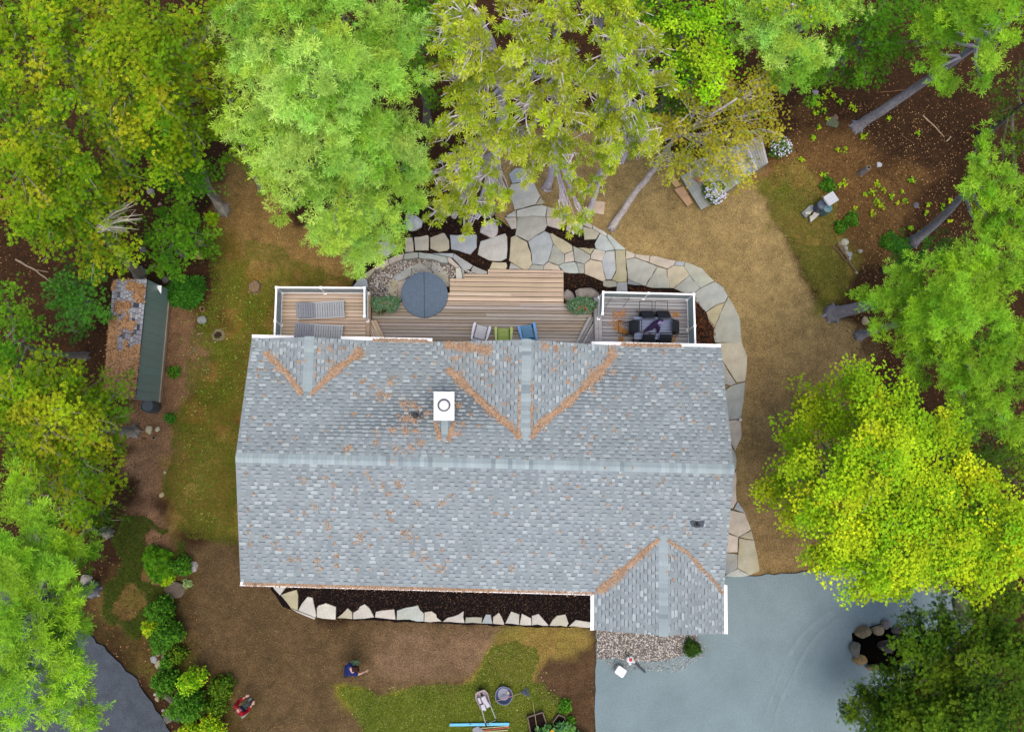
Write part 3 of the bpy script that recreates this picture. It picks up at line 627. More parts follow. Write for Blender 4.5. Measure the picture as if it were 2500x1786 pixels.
# chimney
cz = 5.35; c0 = P(1059, 956, cz); c1 = P(1109, 956, cz); c2 = P(1109, 1026, cz); c3 = P(1059, 1026, cz)
mb = MB(); ins = lambda p, s: np.array([p[0]+(c0[0]+c2[0]-2*p[0])/2*s, p[1]+(c0[1]+c2[1]-2*p[1])/2*s, 0])
q = [ins(p, .08) for p in (c3, c2, c1, c0)]
mb.hull4([p+[0, 0, 4.0] for p in q], [p+[0, 0, cz-.03] for p in q], lin(70, 74, 82)); chim = mb.build('chimney', 'paint', house, world=True)
mb = MB(); q = [np.array([*p[:2], 0]) for p in (c3, c2, c1, c0)]; mb.hull4([p+[0, 0, cz-.03] for p in q], [p+[0, 0, cz] for p in q]); lid = mb.build('chimney_cap', 'white', chim, world=True)
fc = P(1084, 989, cz+.06); mb = MB(); mb.lathe((fc[0], fc[1], cz-.002), [(.19, 0), (.19, .05), (.215, .055), (.215, .10), (.15, .13), (.14, .13), (.14, .16), (.01, .17)], 28, lin(225, 225, 228)); mb.build('flue_cap', 'paint', chim, world=True)
mb = MB(); mb.lathe((fc[0], fc[1], cz+.1), [(.222, 0), (.222, .012), (.165, .03), (.165, .0)], 28, lin(90, 90, 95)); mb.build('storm_collar', 'paint', chim, world=True)
# cricket behind the chimney
uu, vv = HI(c3[0], c3[1]); ua, ub = HI(c3[0], c3[1])[0]+.05, HI(c2[0], c2[1])[0]-.05; um = (ua+ub)/2; v1 = HI(*P(1085, 1035, 4.7)[:2])[1]; v0 = HI(*P(1085, 1076, 4.7)[:2])[1]
zc_ = zm(v0)
mb = MB(); mb.add([HW(um, v0, zc_+.01), HW(um, v1+.5, zc_+.01), HW(ua-.06, v1+.5, zm(v1+.5)-.0), HW(ub+.06, v1+.5, zm(v1+.5)-.0)], [(0, 1, 2), (0, 3, 1)], lin(150, 162, 170)); mb.F = fix_up(mb.V, mb.F); ck = mb.build('cricket', 'shingle', roof, world=True)
caps(lambda a, b, l: HW(um+b, v0+a, zc_+l), v1-v0+.35, .12, .03, 8)
# plumbing vents
for (px, py, z, rr) in ((1012, 1013, 4.45, .05), (1712, 1283, 4.5, .045)):
    p = P(px, py, z+.25); u, v = HI(p[0], p[1]); zr_ = roofz(u, v)
    mb = MB(); mb.lathe((p[0], p[1], zr_-.02), [(.11, 0), (.09, .08), (rr, .1), (rr, .33), (rr*.75, .33), (rr*.7, .2)], 14, lin(52, 54, 58)); vt = mb.build('vent_pipe', 'paint', house, world=True)
    fl = [(u-.26, v+.11), (u-.2, v+.15), (u+.02, v+.13), (u+.28, v+.15), (u+.25, v-.08), (u+.05, v-.1), (u-.18, v-.07)]
    mb = MB(); mb.add([HW(a, b, roofz(a, b)+.022) for a, b in fl]+[HW(a, b, roofz(a, b)+.0) for a, b in fl], [tuple(range(6, -1, -1))]+[(i, (i+1) % 7, 7+(i+1) % 7, 7+i) for i in range(7)], lin(84, 92, 100)); mb.F = fix_up(mb.V, mb.F); mb.build('flashing', 'shingle', vt, world=True)
# dry needles collected on the roof
nX, nY, nS = [], [], []
def drift(pts, n, w0, w1=None):
    pw = [np.array(HI(*P(x, y, z)[:2])) for x, y, z in pts]; w1 = w0 if w1 is None else w1
    L = [np.linalg.norm(b-a) for a, b in zip(pw[:-1], pw[1:])]; T = sum(L)
    for _ in range(int(n*.5)):
        s = random.random(); t = s*T; i = 0
        while i < len(L)-1 and t > L[i]: t -= L[i]; i += 1
        p = pw[i]+(pw[i+1]-pw[i])*t/L[i]; w = (w0+(w1-w0)*s)*(.25+1.3*vnoise(np.array([p[0]*2.6]), np.array([p[1]*2.6]), 1, 5)[0])
        d = (pw[i+1]-pw[i])/L[i]; o = random.gauss(0, w*.42); q = p+np.array([-d[1], d[0]])*o; nX.append(q[0]); nY.append(q[1]); nS.append(1)
def patch(px, py, r, n, z=4.3, sx=1., sy=1.):
    c = HI(*P(px, py, z)[:2])
    for _ in range(n):
        a = random.uniform(0, 6.28); q = r*abs(random.gauss(0, .5)); nX.append(c[0]+q*math.cos(a)*sx); nY.append(c[1]+q*math.sin(a)*sy); nS.append(.8)
drift([(648, 860, 3.6), (700, 910, 3.8), (738, 962, 4.05)], 1900, .09, .12); drift([(760, 962, 4.05), (820, 905, 3.8), (886, 855, 3.6)], 3000, .1, .26)
drift([(1092, 900, 3.9), (1140, 945, 4), (1200, 1005, 4.2), (1240, 1035, 4.3), (1270, 1068, 4.5)], 3600, .16, .15); drift([(1296, 1068, 4.5), (1320, 1035, 4.3), (1390, 980, 4.2), (1440, 930, 4), (1475, 895, 3.9), (1500, 862, 3.7)], 5200, .12, .24)
drift([(1610, 1315, 4.1), (1570, 1350, 4), (1530, 1385, 3.8), (1480, 1430, 3.6), (1458, 1443, 3.5)], 2600, .06, .24); drift([(1632, 1318, 4.1), (1680, 1350, 4), (1715, 1390, 3.8), (1745, 1420, 3.6), (1765, 1450, 3.5)], 900, .06, .1)
drift([(1085, 842, 3.6), (1150, 850, 3.7), (1200, 860, 3.8)], 1500, .3, .2); drift([(1266, 1060, 4.5), (1268, 930, 4.3)], 250, .04)
drift([(1298, 1050, 4.5), (1298, 930, 4.3)], 200, .03); drift([(1062, 1030, 4.5), (1074, 1072, 4.6)], 450, .09); drift([(1108, 1030, 4.5), (1094, 1075, 4.6)], 450, .09)
for (px, py, r, n) in [(950, 930, .22, 160), (925, 960, .2, 130), (945, 965, .2, 130), (985, 982, .25, 190), (1008, 990, .25, 170), (990, 1022, .3, 200), (1012, 1025, .2, 140), (1045, 1008, .2, 120), (960, 1050, .25, 150), (990, 1053, .2, 150), (1015, 1052, .2, 110), (1028, 1080, .2, 110), (1005, 1090, .2, 110), (970, 1095, .2, 100), (852, 1095, .22, 130), (863, 1010, .12, 60), (880, 930, .12, 60), (1008, 915, .12, 70), (1118, 990, .18, 120), (1130, 1035, .12, 70), (1120, 1060, .12, 70), (920, 1080, .15, 70),
 (800, 1165, .2, 70), (815, 1185, .15, 60), (905, 1170, .15, 60), (935, 1185, .2, 110), (950, 1205, .2, 100), (972, 1180, .2, 120), (985, 1182, .15, 70), (770, 1235, .2, 90), (798, 1275, .2, 100), (950, 1250, .2, 120), (952, 1270, .15, 80), (1020, 1230, .2, 90), (1080, 1225, .2, 90), (875, 1320, .25, 170), (875, 1310, .15, 70), (985, 1305, .2, 90), (1000, 1315, .2, 90), (1005, 1355, .2, 100), (1035, 1365, .25, 130), (665, 1330, .18, 80), (675, 1345, .12, 60), (602, 1330, .15, 70), (600, 1300, .12, 60), (700, 1370, .2, 90), (720, 1370, .15, 60), (765, 1378, .25, 120), (815, 1360, .2, 100), (815, 1385, .2, 90), (1065, 1385, .2, 100), (1072, 1400, .15, 70), (1425, 1325, .12, 50), (1215, 1375, .1, 40), (1300, 1000, .15, 50), (1660, 935, .15, 50), (1500, 1050, .15, 40),
 (775, 852, .2, 90), (800, 848, .25, 110), (830, 845, .15, 60), (800, 880, .25, 90), (725, 880, .15, 60), (1330, 845, .3, 200), (1360, 850, .25, 150), (1405, 850, .2, 100), (1500, 875, .2, 120), (1500, 850, .3, 260), (1240, 880, .3, 90), (1200, 900, .3, 90), (1170, 880, .3, 120), (1350, 900, .25, 70), (1390, 930, .2, 70), (1505, 905, .25, 100), (1450, 950, .3, 90), (1120, 905, .3, 150), (1110, 870, .25, 120), (1590, 1360, .1, 40)]: patch(px, py, r*1.2, int(n*(.36 if py < 1120 else .22)), sx=random.uniform(.6, 1.3), sy=random.uniform(.5, 1.2))
for _ in range(260):
    x, y = random.uniform(600, 1760), random.uniform(850, 1420)
    patch(x, y, random.uniform(.03, .12), random.randint(2, 12))
for (a, b, n) in (((.1, -.06), (gE[0]-gE[4], -.06), 4200), ((.6, LV+.06), (3, LV+.06), 300), ((gab[0][0]+gab[0][4], LV+.02), (6.6, LV-.02), 800), ((13.1, LV+.03), (LU-1.5, LV+.03), 1600)):
    for _ in range(n):
        t = random.random(); u = a[0]+(b[0]-a[0])*t
        if b[1] < 0 and u > 9 and random.random() < .6: continue
        nX.append(u); nY.append(a[1]+random.gauss(0, .03)); nS.append(.7)
n = len(nX); V = np.zeros((n, 3, 3)); keep = []
for i in range(n):
    u, v = nX[i], nY[i]
    if v < .02 and u < gE[0]-gE[4]: z = HE-.045
    elif v > LV-.01: z = -5 if any(g[2] > g[3] and abs(u-g[0]) < g[4] for g in gab) or v > LV+.11 else HE-.045
    else: z = roofz(u, v)
    if z < 1 or u < .03 or u > LU-.03: continue
    a = random.uniform(0, 6.28); L = random.uniform(.05, .12)*nS[i]+.02; wd = .014
    p = np.array(HW(u, v, z+.016+abs(random.gauss(0, .022)))); d = np.array([math.cos(a), math.sin(a), random.gauss(0, .12)]); e = np.array([-d[1], d[0], 0])
    V[i] = [p-d*L/2+e*wd, p-d*L/2-e*wd, p+d*L/2]; keep.append(i)
V = V[keep]; n = len(keep); nc = np.array([lin(192, 160, 130), lin(180, 146, 114), lin(202, 172, 144), lin(160, 126, 96), lin(196, 162, 138)])
mk('pine_needles', V.reshape(-1, 3), np.arange(3*n).reshape(n, 3), 'needle', col=np.repeat(nc[rng.integers(0, 5, n)], 3, 0), label='orange dry pine needles drifted in the roof valleys and gutters', cat='needles', kind='stuff')
# ---------------------------------------------------------------- decks
ZU, ZM = 1.15, .8
def boards(parent, quad, n, z, cols, gap=.02, th=.035, name='board', m='wood', splits=None, world=True, dirty=.0):
    """quad: NW, NE, SE, SW world xy; boards run NW->NE, stacked towards SW"""
    a, b, c, d = [np.array(p[:2], float) for p in quad]; out = []
    W = np.linalg.norm(d-a)/n
    for i in range(n):
        t0 = i/n+gap/2/(W*n); t1 = (i+1)/n-gap/2/(W*n)
        sp = [0]+(splits(i) if splits else [])+[1]
        for s0, s1 in zip(sp[:-1], sp[1:]):
            f = lambda t, s: (a+(d-a)*t)*(1-s)+(b+(c-b)*t)*s
            e = .0015/max(np.linalg.norm(b-a), .1)
            q = [f(t0, s0+e), f(t0, s1-e), f(t1, s1-e), f(t1, s0+e)]; dz = random.uniform(-.002, .002)
            ar = (q[1][0]-q[0][0])*(q[2][1]-q[0][1])-(q[2][0]-q[0][0])*(q[1][1]-q[0][1])
            if ar < 0: q = q[::-1]
            cq = sum(q)/4; k = 6; col = np.array(jit(random.choice(cols), .06))
            mb = MB(); ins = [p+(cq-p)/np.linalg.norm(cq-p)*.004 for p in q]
            mb.V = [(*p, z-th+dz) for p in q]+[(*p, z-.004+dz) for p in q]+[(*p, z+dz) for p in ins]
            mb.F = [(3, 2, 1, 0), (8, 9, 10, 11)]+[(l+j, l+(j+1) % 4, l+4+(j+1) % 4, l+4+j) for l in (0, 4) for j in range(4)]
            mb.c = [tuple(col)]*12; out.append(mb.build(name, m, parent, world=True))
    return out
WC = [lin(208, 184, 162), lin(200, 176, 156), lin(214, 192, 170), lin(192, 170, 150), lin(208, 188, 168)]
WG = [lin(172, 160, 152), lin(162, 150, 140), lin(184, 174, 168), lin(154, 140, 126), lin(174, 164, 156), lin(166, 150, 134)]
WT = [lin(202, 180, 156), lin(194, 172, 148), lin(208, 188, 164), lin(188, 166, 144)]
WR = [lin(152, 150, 154), lin(144, 142, 144), lin(164, 164, 168), lin(172, 168, 170), lin(138, 134, 138)]
yS = 3.95
pl = lambda x, y, z: P(x, y, z)
# side deck, west
dkl = thing('raised_deck', 'raised west deck of warm brown boards holding two grey loungers', 'deck', P(790, 770, 0))
a = P(686, 711, ZU); b = P(895, 713, ZU); xw, xe = a[0], b[0]
boards(dkl, [(xw, a[1]), (xe, b[1]), (xe, yS), (xw, yS)], 19, ZU, WC)
boards(dkl, [(xe+.005, b[1]), (xe+.145, b[1]), (xe+.145, yS), (xe+.005, yS)][::1], 1, ZU, [lin(180, 156, 132)], name='border_board', m='wood_y')
mb = MB(); mb.box(((xw+xe)/2+.06, a[1]+.02, ZU-.16), (xe-xw+.16, .04, .28), lin(150, 130, 110)); mb.box((xw-.02, (a[1]+yS)/2, ZU-.16), (.04, a[1]-yS, .28), lin(150, 130, 110)); mb.box((xe+.165, (a[1]+yS)/2, ZU-.16), (.04, a[1]-yS, .28), lin(160, 138, 116))
for i in range(4):
    mb.box((xw+.1+i*(xe-xw-.2)/3, a[1]-.1, ZU/2-.2), (.12, .12, ZU-.1), lin(140, 120, 100))
mb.build('deck_frame', 'wood', dkl, world=True)
# side deck, east
dkr = thing('raised_deck', 'raised east deck of weathered grey boards under the dining table', 'deck', P(1580, 780, 0))
a2 = P(1475, 726, ZU); b2 = P(1682, 731, ZU); xw2, xe2 = a2[0]-.1, b2[0]
boards(dkr, [(xw2, a2[1]), (xe2, b2[1]), (xe2, yS-.1), (xw2, yS-.1)], 19, ZU, WR+[lin(164, 162, 166)])
boards(dkr, [(xw2-.3, a2[1]), (xw2-.155, a2[1]), (xw2-.155, yS), (xw2-.3, yS)], 1, ZU, WR, name='border_board', m='wood_y'); boards(dkr, [(xw2-.15, a2[1]), (xw2-.005, a2[1]), (xw2-.005, yS), (xw2-.15, yS)], 1, ZU, WR, name='border_board', m='wood_y')
mb = MB(); mb.box(((xw2+xe2)/2-.15, a2[1]+.02, ZU-.16), (xe2-xw2+.34, .04, .28), lin(120, 116, 116)); mb.box((xe2+.02, (a2[1]+yS)/2, ZU-.16), (.04, a2[1]-yS, .28), lin(120, 116, 116)); mb.box((xw2-.32, (a2[1]+yS)/2, ZU-.16), (.04, a2[1]-yS, .28), lin(120, 116, 116))
for i in range(4): mb.box((xw2+.1+i*(xe2-xw2-.2)/3, a2[1]-.1, ZU/2-.2), (.12, .12, ZU-.1), lin(120, 116, 112))
mb.build('deck_frame', 'wood', dkr, world=True)
# main deck
dkm = thing('lower_deck', 'wide low wooden deck between the two railed decks with steps to the patio', 'deck', P(1200, 790, 0))
xl, xr = xe+.19, xw2-.345
yt = P(1200, 739, ZM)[1]; ml = P(903, 752, ZM)
nm_ = int(round((yt-yS)/.146))
def spl(i):
    random.seed(i*13+5); r = []
    for _ in range(random.choice([0, 1, 1, 2])): r.append(random.uniform(.15, .85))
    return sorted(r) if len(r) < 2 or abs(r[0]-r[1]) > .15 else r[:1]
boards(dkm, [(xl, yt), (xr, yt), (xr, yS), (xl, yS)], nm_, ZM, WG, splits=spl)
random.seed(11)
# steps: seven treads going down to the patio
stepy = [739, 727, 715, 703.5, 692, 680.5, 668.5, 657]
NST = 7
lefts = [1090, 1090, 1098, 1098, 1098, 1133, 1191]
for i in range(NST):
    z = ZM-(i+1)*(ZM-.16)/(NST+.5)+.03
    y0 = P(1200, stepy[i], z)[1]+.05*0; y1 = P(1200, stepy[i+1], z)[1]; x0 = P(lefts[i], 700, z)[0]; x1 = P(1376, 700, z)[0]
    w = y1-y0; ta = .135
    s_ = [] if i < 3 else []
    boards(dkm, [(x0, y1), (x1, y1), (x1, y1-ta), (x0, y1-ta)], 1, z, WT if i > 1 else WT[:2]+WC, name='step_board', splits=(lambda k: [.55]) if i in (1,) else None)
    boards(dkm, [(x0, y1-ta-.008), (x1, y1-ta-.008), (x1, y0-.02), (x0, y0-.02)], 1, z, WT, name='step_board')
    mb = MB(); mb.box(((x0+x1)/2, y1-.03, z-.035-.06), (x1-x0-.01, .025, .12), lin(150, 122, 90)); mb.box((x1-.01, (y0+y1)/2, z/2-.02), (.02, w+.02, max(z-.04, .1)), lin(150, 122, 90)); mb.build('riser', 'wood', dkm, world=True)
mb = MB(); mb.box(((xl+xr)/2, yt-.03, ZM/2-.02), (xr-xl, .04, ZM-.05), lin(120, 104, 90)); mb.build('deck_frame', 'wood', dkm, world=True)
# diagonal steps between levels
def diag(pts, z, n, cols, dirv):
    W = [P(x, y, z)[:2] for x, y in pts]
    boards(dkm, [W[0], W[1], W[2], W[3]], n, z, cols, name='step_board', m='wood_y')
zq = (ZU+ZM)/2
diag([(900, 781), (951, 868), (905, 868), (899, 800)], ZU-.004-.09, 4, WC, 0)
diag([(918, 781), (947, 846), (958, 872), (905, 790)], zq-.05, 1, WT, 0)
boards(dkm, [P(919, 781, zq)[:2], P(962, 868, zq)[:2], P(943, 868, zq)[:2], P(903, 781, zq)[:2]], 2, zq, WT, name='step_board', m='wood_y')
boards(dkm, [P(1437, 773, zq)[:2], P(1388, 868, zq)[:2], P(1404, 868, zq)[:2], P(1454, 773, zq)[:2]], 2, zq, WR, name='step_board', m='wood_y')
boards(dkm, [P(1456, 774, ZU-.1)[:2], P(1404, 866, ZU-.1)[:2], P(1445, 866, ZU-.1)[:2], P(1457, 800, ZU-.1)[:2]], 4, ZU-.1, WR, name='step_board', m='wood_y')
# pale oxidised streaks and rusty leaf stains on the east deck are wear on its boards: dry needle litter
# railings
def railing(label, runs, z, hgt=.95):
    t = thing('glass_railing', label, 'railing', (runs[0][0][0], runs[0][0][1], z))
    done = []
    for (a, b, n) in runs:
        a = np.array([*a[:2], z]); b = np.array([*b[:2], z])
        d = (b-a)/np.linalg.norm(b-a); Lr = np.linalg.norm(b-a)
        ang = math.atan2(d[1], d[0]); R = rot('Z', ang)
        mid = (a+b)/2
        MB().box((*mid[:2], z+hgt), (Lr+.05, .068, .05), R=R).build('top_rail', 'white', t, world=True)
        MB().box((*mid[:2], z+.09), (Lr-.05, .045, .04), R=R).build('bottom_rail', 'white', t, world=True)
        MB().box((*mid[:2], z+hgt-.085), (Lr-.05, .03, .03), R=R).build('upper_channel', 'metal', t, world=True)
        for i in range(n+1):
            p = a+(b-a)*i/n
            if not any(np.linalg.norm(p-q) < .1 for q in done):
                done.append(p); po = MB().box((*p[:2], z+hgt/2), (.055, .055, hgt-.03), R=R).build('post', 'white', t, world=True)
                MB().box((*p[:2], z+.012), (.12, .12, .024), R=R).build('base_plate', 'white', po, world=True)
                MB().box((*p[:2], z+hgt+.03), (.1, .1, .025), R=R).build('post_cap', 'white', po, world=True)
        for i in range(n):
            p = a+(b-a)*(i+.5)/n
            MB().box((*p[:2], z+hgt/2+.01), (Lr/n-.1, .008, hgt-.2), R=R).build('glass_panel', 'glass', t, world=True)
    return t
al = P(690, 715, ZU); bl = P(898, 716, ZU); sl = (al[0], yS+.05); el = P(898, 783, ZU)
railing('white framed glass railing round the west lounger deck', [(al, bl, 2), (sl, al, 2), (bl, el, 1)], ZU)
ar = P(1463, 726, ZU); br = P(1677, 731, ZU); er = P(1461, 777, ZU)
railing('white framed glass railing round the east dining deck', [(ar, br, 2), ((br[0], yS+.05), br, 2), (ar, er, 1)], ZU)
# hot tub
hp = P(1036, 719, .88); ht = thing('hot_tub', 'round hot tub closed with a slate blue folding cover', 'hot tub', (hp[0], hp[1], .12))
MB().lathe((0, 0, 0), [(.88, 0), (.9, .1), (.9, .66), (.88, .68)], 48, lin(46, 44, 46)).build('tub_shell', 'plastic', ht)
for sg in (-1, 1):
    mb = MB(); V = []; n = 24
    for k in range(n+1):
        t = math.pi*k/n*sg + math.pi/2*0
        V.append((math.sin(t), math.cos(t)))
    bot = [(x*.935+sg*.006, y*.935) for x, y in V]
    prof = [(1, .66), (1.006, .72), (.995, .775), (.9, .79), (.0, .80)]
    vv = []; 
    for s, z in prof: vv += [((x*.935*s+sg*.008), y*.935*s, z) for x, y in V]
    F = [(i*(n+1)+k, i*(n+1)+k+1, (i+1)*(n+1)+k+1, (i+1)*(n+1)+k) for i in range(len(prof)-1) for k in range(n)]
    if sg > 0: F = [f[::-1] for f in F]
    mb.add(vv, F, lin(96, 112, 130)); mb.build('cover_half', 'cloth', ht)
mb = MB()
for t in (2.7, 3.7, 4.71, 5.7, .3, 1.4): mb.box((.93*math.cos(t), .93*math.sin(t), .62), (.05, .05, .12), lin(24, 24, 28), rot('Z', t))
mb.box((.0, -.93, .66), (.3, .03, .06), lin(30, 32, 36)); mb.build('cover_strap', 'plastic', ht)
MB().box((0, 0, .803), (.022, 1.84, .008), lin(62, 74, 88)).build('cover_seam', 'cloth', ht)
ht.rotation_euler.z = math.radians(1.5)
# adirondack chairs
def adirondack(c, c2, label, loc, rz):
    t = thing('adirondack_chair', label, 'chair', loc, rz, 'adirondack chairs on the lower deck'); t.scale = (.85, .85, .9)
    for i in range(6):   # seat slats, front (y=+.3) to back
        y = .30-i*.095; MB().box((0, y, .36-i*.022), (.50, .085, .022), jit(c2, .06), rot('X', .2)).build('seat_slat', 'paint', t)
    for i in range(5):
        x = -.2+i*.1; h = .78-abs(i-2)*.05
        a = np.array([x, -.24, .25]); b = np.array([x*1.35, -.24-.42*h, .25+h])
        R = np.array([[1, 0, 0], [0, .9, -.42], [0, .42, .9]])
        mb = MB(); mb.hull4([a+[-.043, 0, 0], a+[.043, 0, 0], a+[.043, -.02, 0], a+[-.043, -.02, 0]], [b+[-.05, 0, 0], b+[.05, 0, 0], b+[.05, -.02, -.005], b+[-.05, -.02, -.005]], jit(c2, .05)); mb.build('back_slat', 'paint', t)
    for s in (-1, 1):
        pr = [(.30, .40), (.345, .44), (.40, .44), (.43, .36), (.42, .10), (.385, -.22), (.36, -.38), (.30, -.38), (.315, -.1), (.30, .15)]
        pts = [(s*x, y-.03) for x, y in pr]; pts = pts if s > 0 else pts[::-1]
        mb = MB(); mb.hull4([(x, y, .565) for x, y in pts], [(x, y, .59) for x, y in pts], c); mb.build('armrest', 'paint', t)
        MB().box((s*.31, .33, .28), (.03, .11, .56), c2).build('front_leg', 'paint', t)
        MB().box((s*.31, -.02, .2), (.03, .85, .1), c2, rot('X', .28)).build('side_rail', 'paint', t)
    MB().box((0, .36, .34), (.56, .025, .09), c2).build('apron', 'paint', t); MB().box((0, -.40, .62), (.62, .03, .06), c2).build('back_rail', 'paint', t)
    return t
def place(px, py, z0, zref): q = P(px, py, zref); return (q[0], q[1], z0)
adirondack(lin(208, 210, 224), lin(188, 190, 204), 'white adirondack chair, leftmost of the three at the eave', place(1173, 812, ZM, ZM+.5), math.radians(-14))
adirondack(lin(164, 190, 88), lin(138, 168, 50), 'lime green adirondack chair in the middle of the three', place(1229.5, 819, ZM, ZM+.5), 0)
adirondack(lin(78, 152, 222), lin(22, 124, 176), 'bright blue adirondack chair, rightmost of the three at the eave', place(1289, 811, ZM, ZM+.5), math.radians(12))
# sun loungers
def lounger(label, loc, rz):
    t = thing('sun_lounger', label, 'sun lounger', loc, rz, 'grey slatted loungers on the west deck')
    cs = lin(160, 166, 174)
    for i in range(12): MB().box((.02+i*.094, 0, .32), (.074, .60, .022), jit(cs, .05)).build('seat_slat', 'paint', t)
    for i in range(8):
        x = -.07-i*.085; MB().box((x, 0, .335+i*.034), (.074, .60, .022), jit(lin(136, 142, 154), .05), rot('Y', .38)).build('back_slat', 'paint', t)
    for s in (-1, 1):
        MB().box((.2, s*.315, .29), (1.84, .03, .05), lin(196, 198, 202)).build('side_rail', 'paint', t)
        for x in (-.7, 1.08): MB().box((x, s*.3, .14), (.04, .04, .28), lin(190, 192, 198)).build('leg', 'paint', t)
    MB().box((-.72, 0, .29), (.04, .64, .05), lin(200, 202, 206)).build('end_rail', 'paint', t)
    MB().box((-.68, .2, .33), (.05, .1, .05), lin(16, 16, 20)).build('adjuster', 'plastic', t)
    return t
lounger('grey slatted sun lounger set at an angle nearer the glass rail', place(771, 757, ZU, ZU+.35), math.radians(4))
lounger('grey slatted sun lounger half hidden by the roof edge', place(767, 810, ZU, ZU+.35), math.radians(-3))
# ---------------------------------------------------------------- flowers and foliage helper
def orient(d, spin):
    """rotation matrices (N,3,3) taking z to d"""
    z = d/np.linalg.norm(d, axis=1, keepdims=True); a = np.where(np.abs(z[:, 2:3]) < .95, np.array([[0, 0, 1.]]), np.array([[1., 0, 0]]))
    x = np.cross(a, z); x /= np.linalg.norm(x, axis=1, keepdims=True); y = np.cross(z, x)
    c, s = np.cos(spin)[:, None], np.sin(spin)[:, None]
    x2 = x*c+y*s; y2 = -x*s+y*c
    return np.stack([x2, y2, z], -1)
def strew(proto, pts, dirs, sc, cols):
    """proto (T,3,3) triangles; returns V, F, C"""
    n = len(pts); R = orient(dirs, rng.uniform(0, 6.28, n))
    V = np.einsum('nij,tkj->ntki', R, proto)*np.asarray(sc).reshape(-1, 1, 1, 1)+pts[:, None, None, :]
    T = proto.shape[0]; V = V.reshape(-1, 3); Cx = np.repeat(cols, T*3, 0)
    Cx = Cx*np.repeat(rng.uniform(.82, 1.18, (n*T, 1)), 3, 0)
    return V, np.arange(len(V)).reshape(-1, 3), Cx
def tri(a, b, c): return [a, b, c]
def p_needle(n=9, L=1., w=.10, spread=.9, seed=0):   # fan of needles, soft tuft
    r = random.Random(seed); out = []
    for i in range(n):
        t = 6.28*i/n+r.uniform(-.2, .2); s = r.uniform(.25, spread)
        d = np.array([math.cos(t)*math.sin(s*1.45), math.sin(t)*math.sin(s*1.45), math.cos(s*1.45)])*L*r.uniform(.8, 1.1); e = np.cross(d, [0, 0, 1.]); e = e/(np.linalg.norm(e)+1e-6)*w*L
        out.append([d*.05-e*.5, d*.05+e*.5, d]) if r.random() < .5 else out.append([d*.02, d*.8-e, d+e*.6])
    return np.array(out)
def p_leaf3():   # palmate leaf
    return np.array([[(0, 0, 0), (-.5, .35, .05), (-.12, .5, .0)], [(0, 0, 0), (-.2, .45, 0), (0, 1., .02)], [(0, 0, 0), (0, 1., .02), (.2, .45, 0)], [(0, 0, 0), (.12, .5, 0), (.5, .35, .05)]])
def p_round(): return np.array([[(0, 0, 0), (-.33, .5, .06), (0, 1, 0)], [(0, 0, 0), (0, 1, 0), (.33, .5, .06)]])
def p_frond(seed=0):
    r = random.Random(seed); out = []
    for i, (a, L) in enumerate(((-.9, .55), (-.5, .8), (-.15, 1.), (.25, .95), (.6, .75), (1., .5))):
        a += r.uniform(-.1, .1); d = np.array([math.sin(a)*L, math.cos(a)*L, r.uniform(-.12, .08)]); e = np.array([d[1], -d[0], 0])/L*.1
        out.append([(0, 0, 0), tuple(d*.75-e), tuple(d+e*.3)]); 
        if i % 2: out.append([tuple(d*.35), tuple(d*.7+e*2), tuple(d*.95)])
    return np.array(out)
PR = {'needle': p_needle(), 'leaf': p_leaf3(), 'round': p_round(), 'frond': p_frond(), 'pom': p_needle(36, 1., .10, 1.3, 3)}
def bush(name, label, cat, c, r, n, proto, size, cols, parent=None, world=True, flat=.75, group=None, upb=.6, kind=None, hollow=.5):
    """leafy mound: leaves over the shell and inside of an uneven ellipsoid"""
    th = rng.uniform(0, 6.28, n); ph = np.arccos(rng.uniform(-.25, 1, n)); d = np.stack([np.sin(ph)*np.cos(th), np.sin(ph)*np.sin(th), np.cos(ph)], -1)
    k = rng.uniform(0, 6.28, 4); lump = 1+.16*np.sin(3*th+k[0])+.12*np.sin(5*th+k[1])*np.sin(3*ph+k[2])+.1*np.sin(9*th+k[3])
    rad = (hollow+(1-hollow)*rng.random(n)**.5)*lump
    r = np.array(r if hasattr(r, '__len__') else (r, r, r*flat)); p = np.array(c)+d*rad[:, None]*r
    cc = np.array(cols)[rng.integers(0, len(cols), n)]; g = rng.integers(0, 40, n)
    dirs = d*(1-upb)+np.array([0, 0, 1.])*upb+rng.normal(0, .35, (n, 3))
    V, F, Cx = strew(PR[proto] if isinstance(proto, str) else proto, p, dirs, rng.uniform(.7, 1.25, n)*size, cc)
    return mk(name, V, F, 'leaf', parent, world=world, col=Cx, label=label, cat=cat, group=group, kind=kind)
def leafdirs(proto): return None
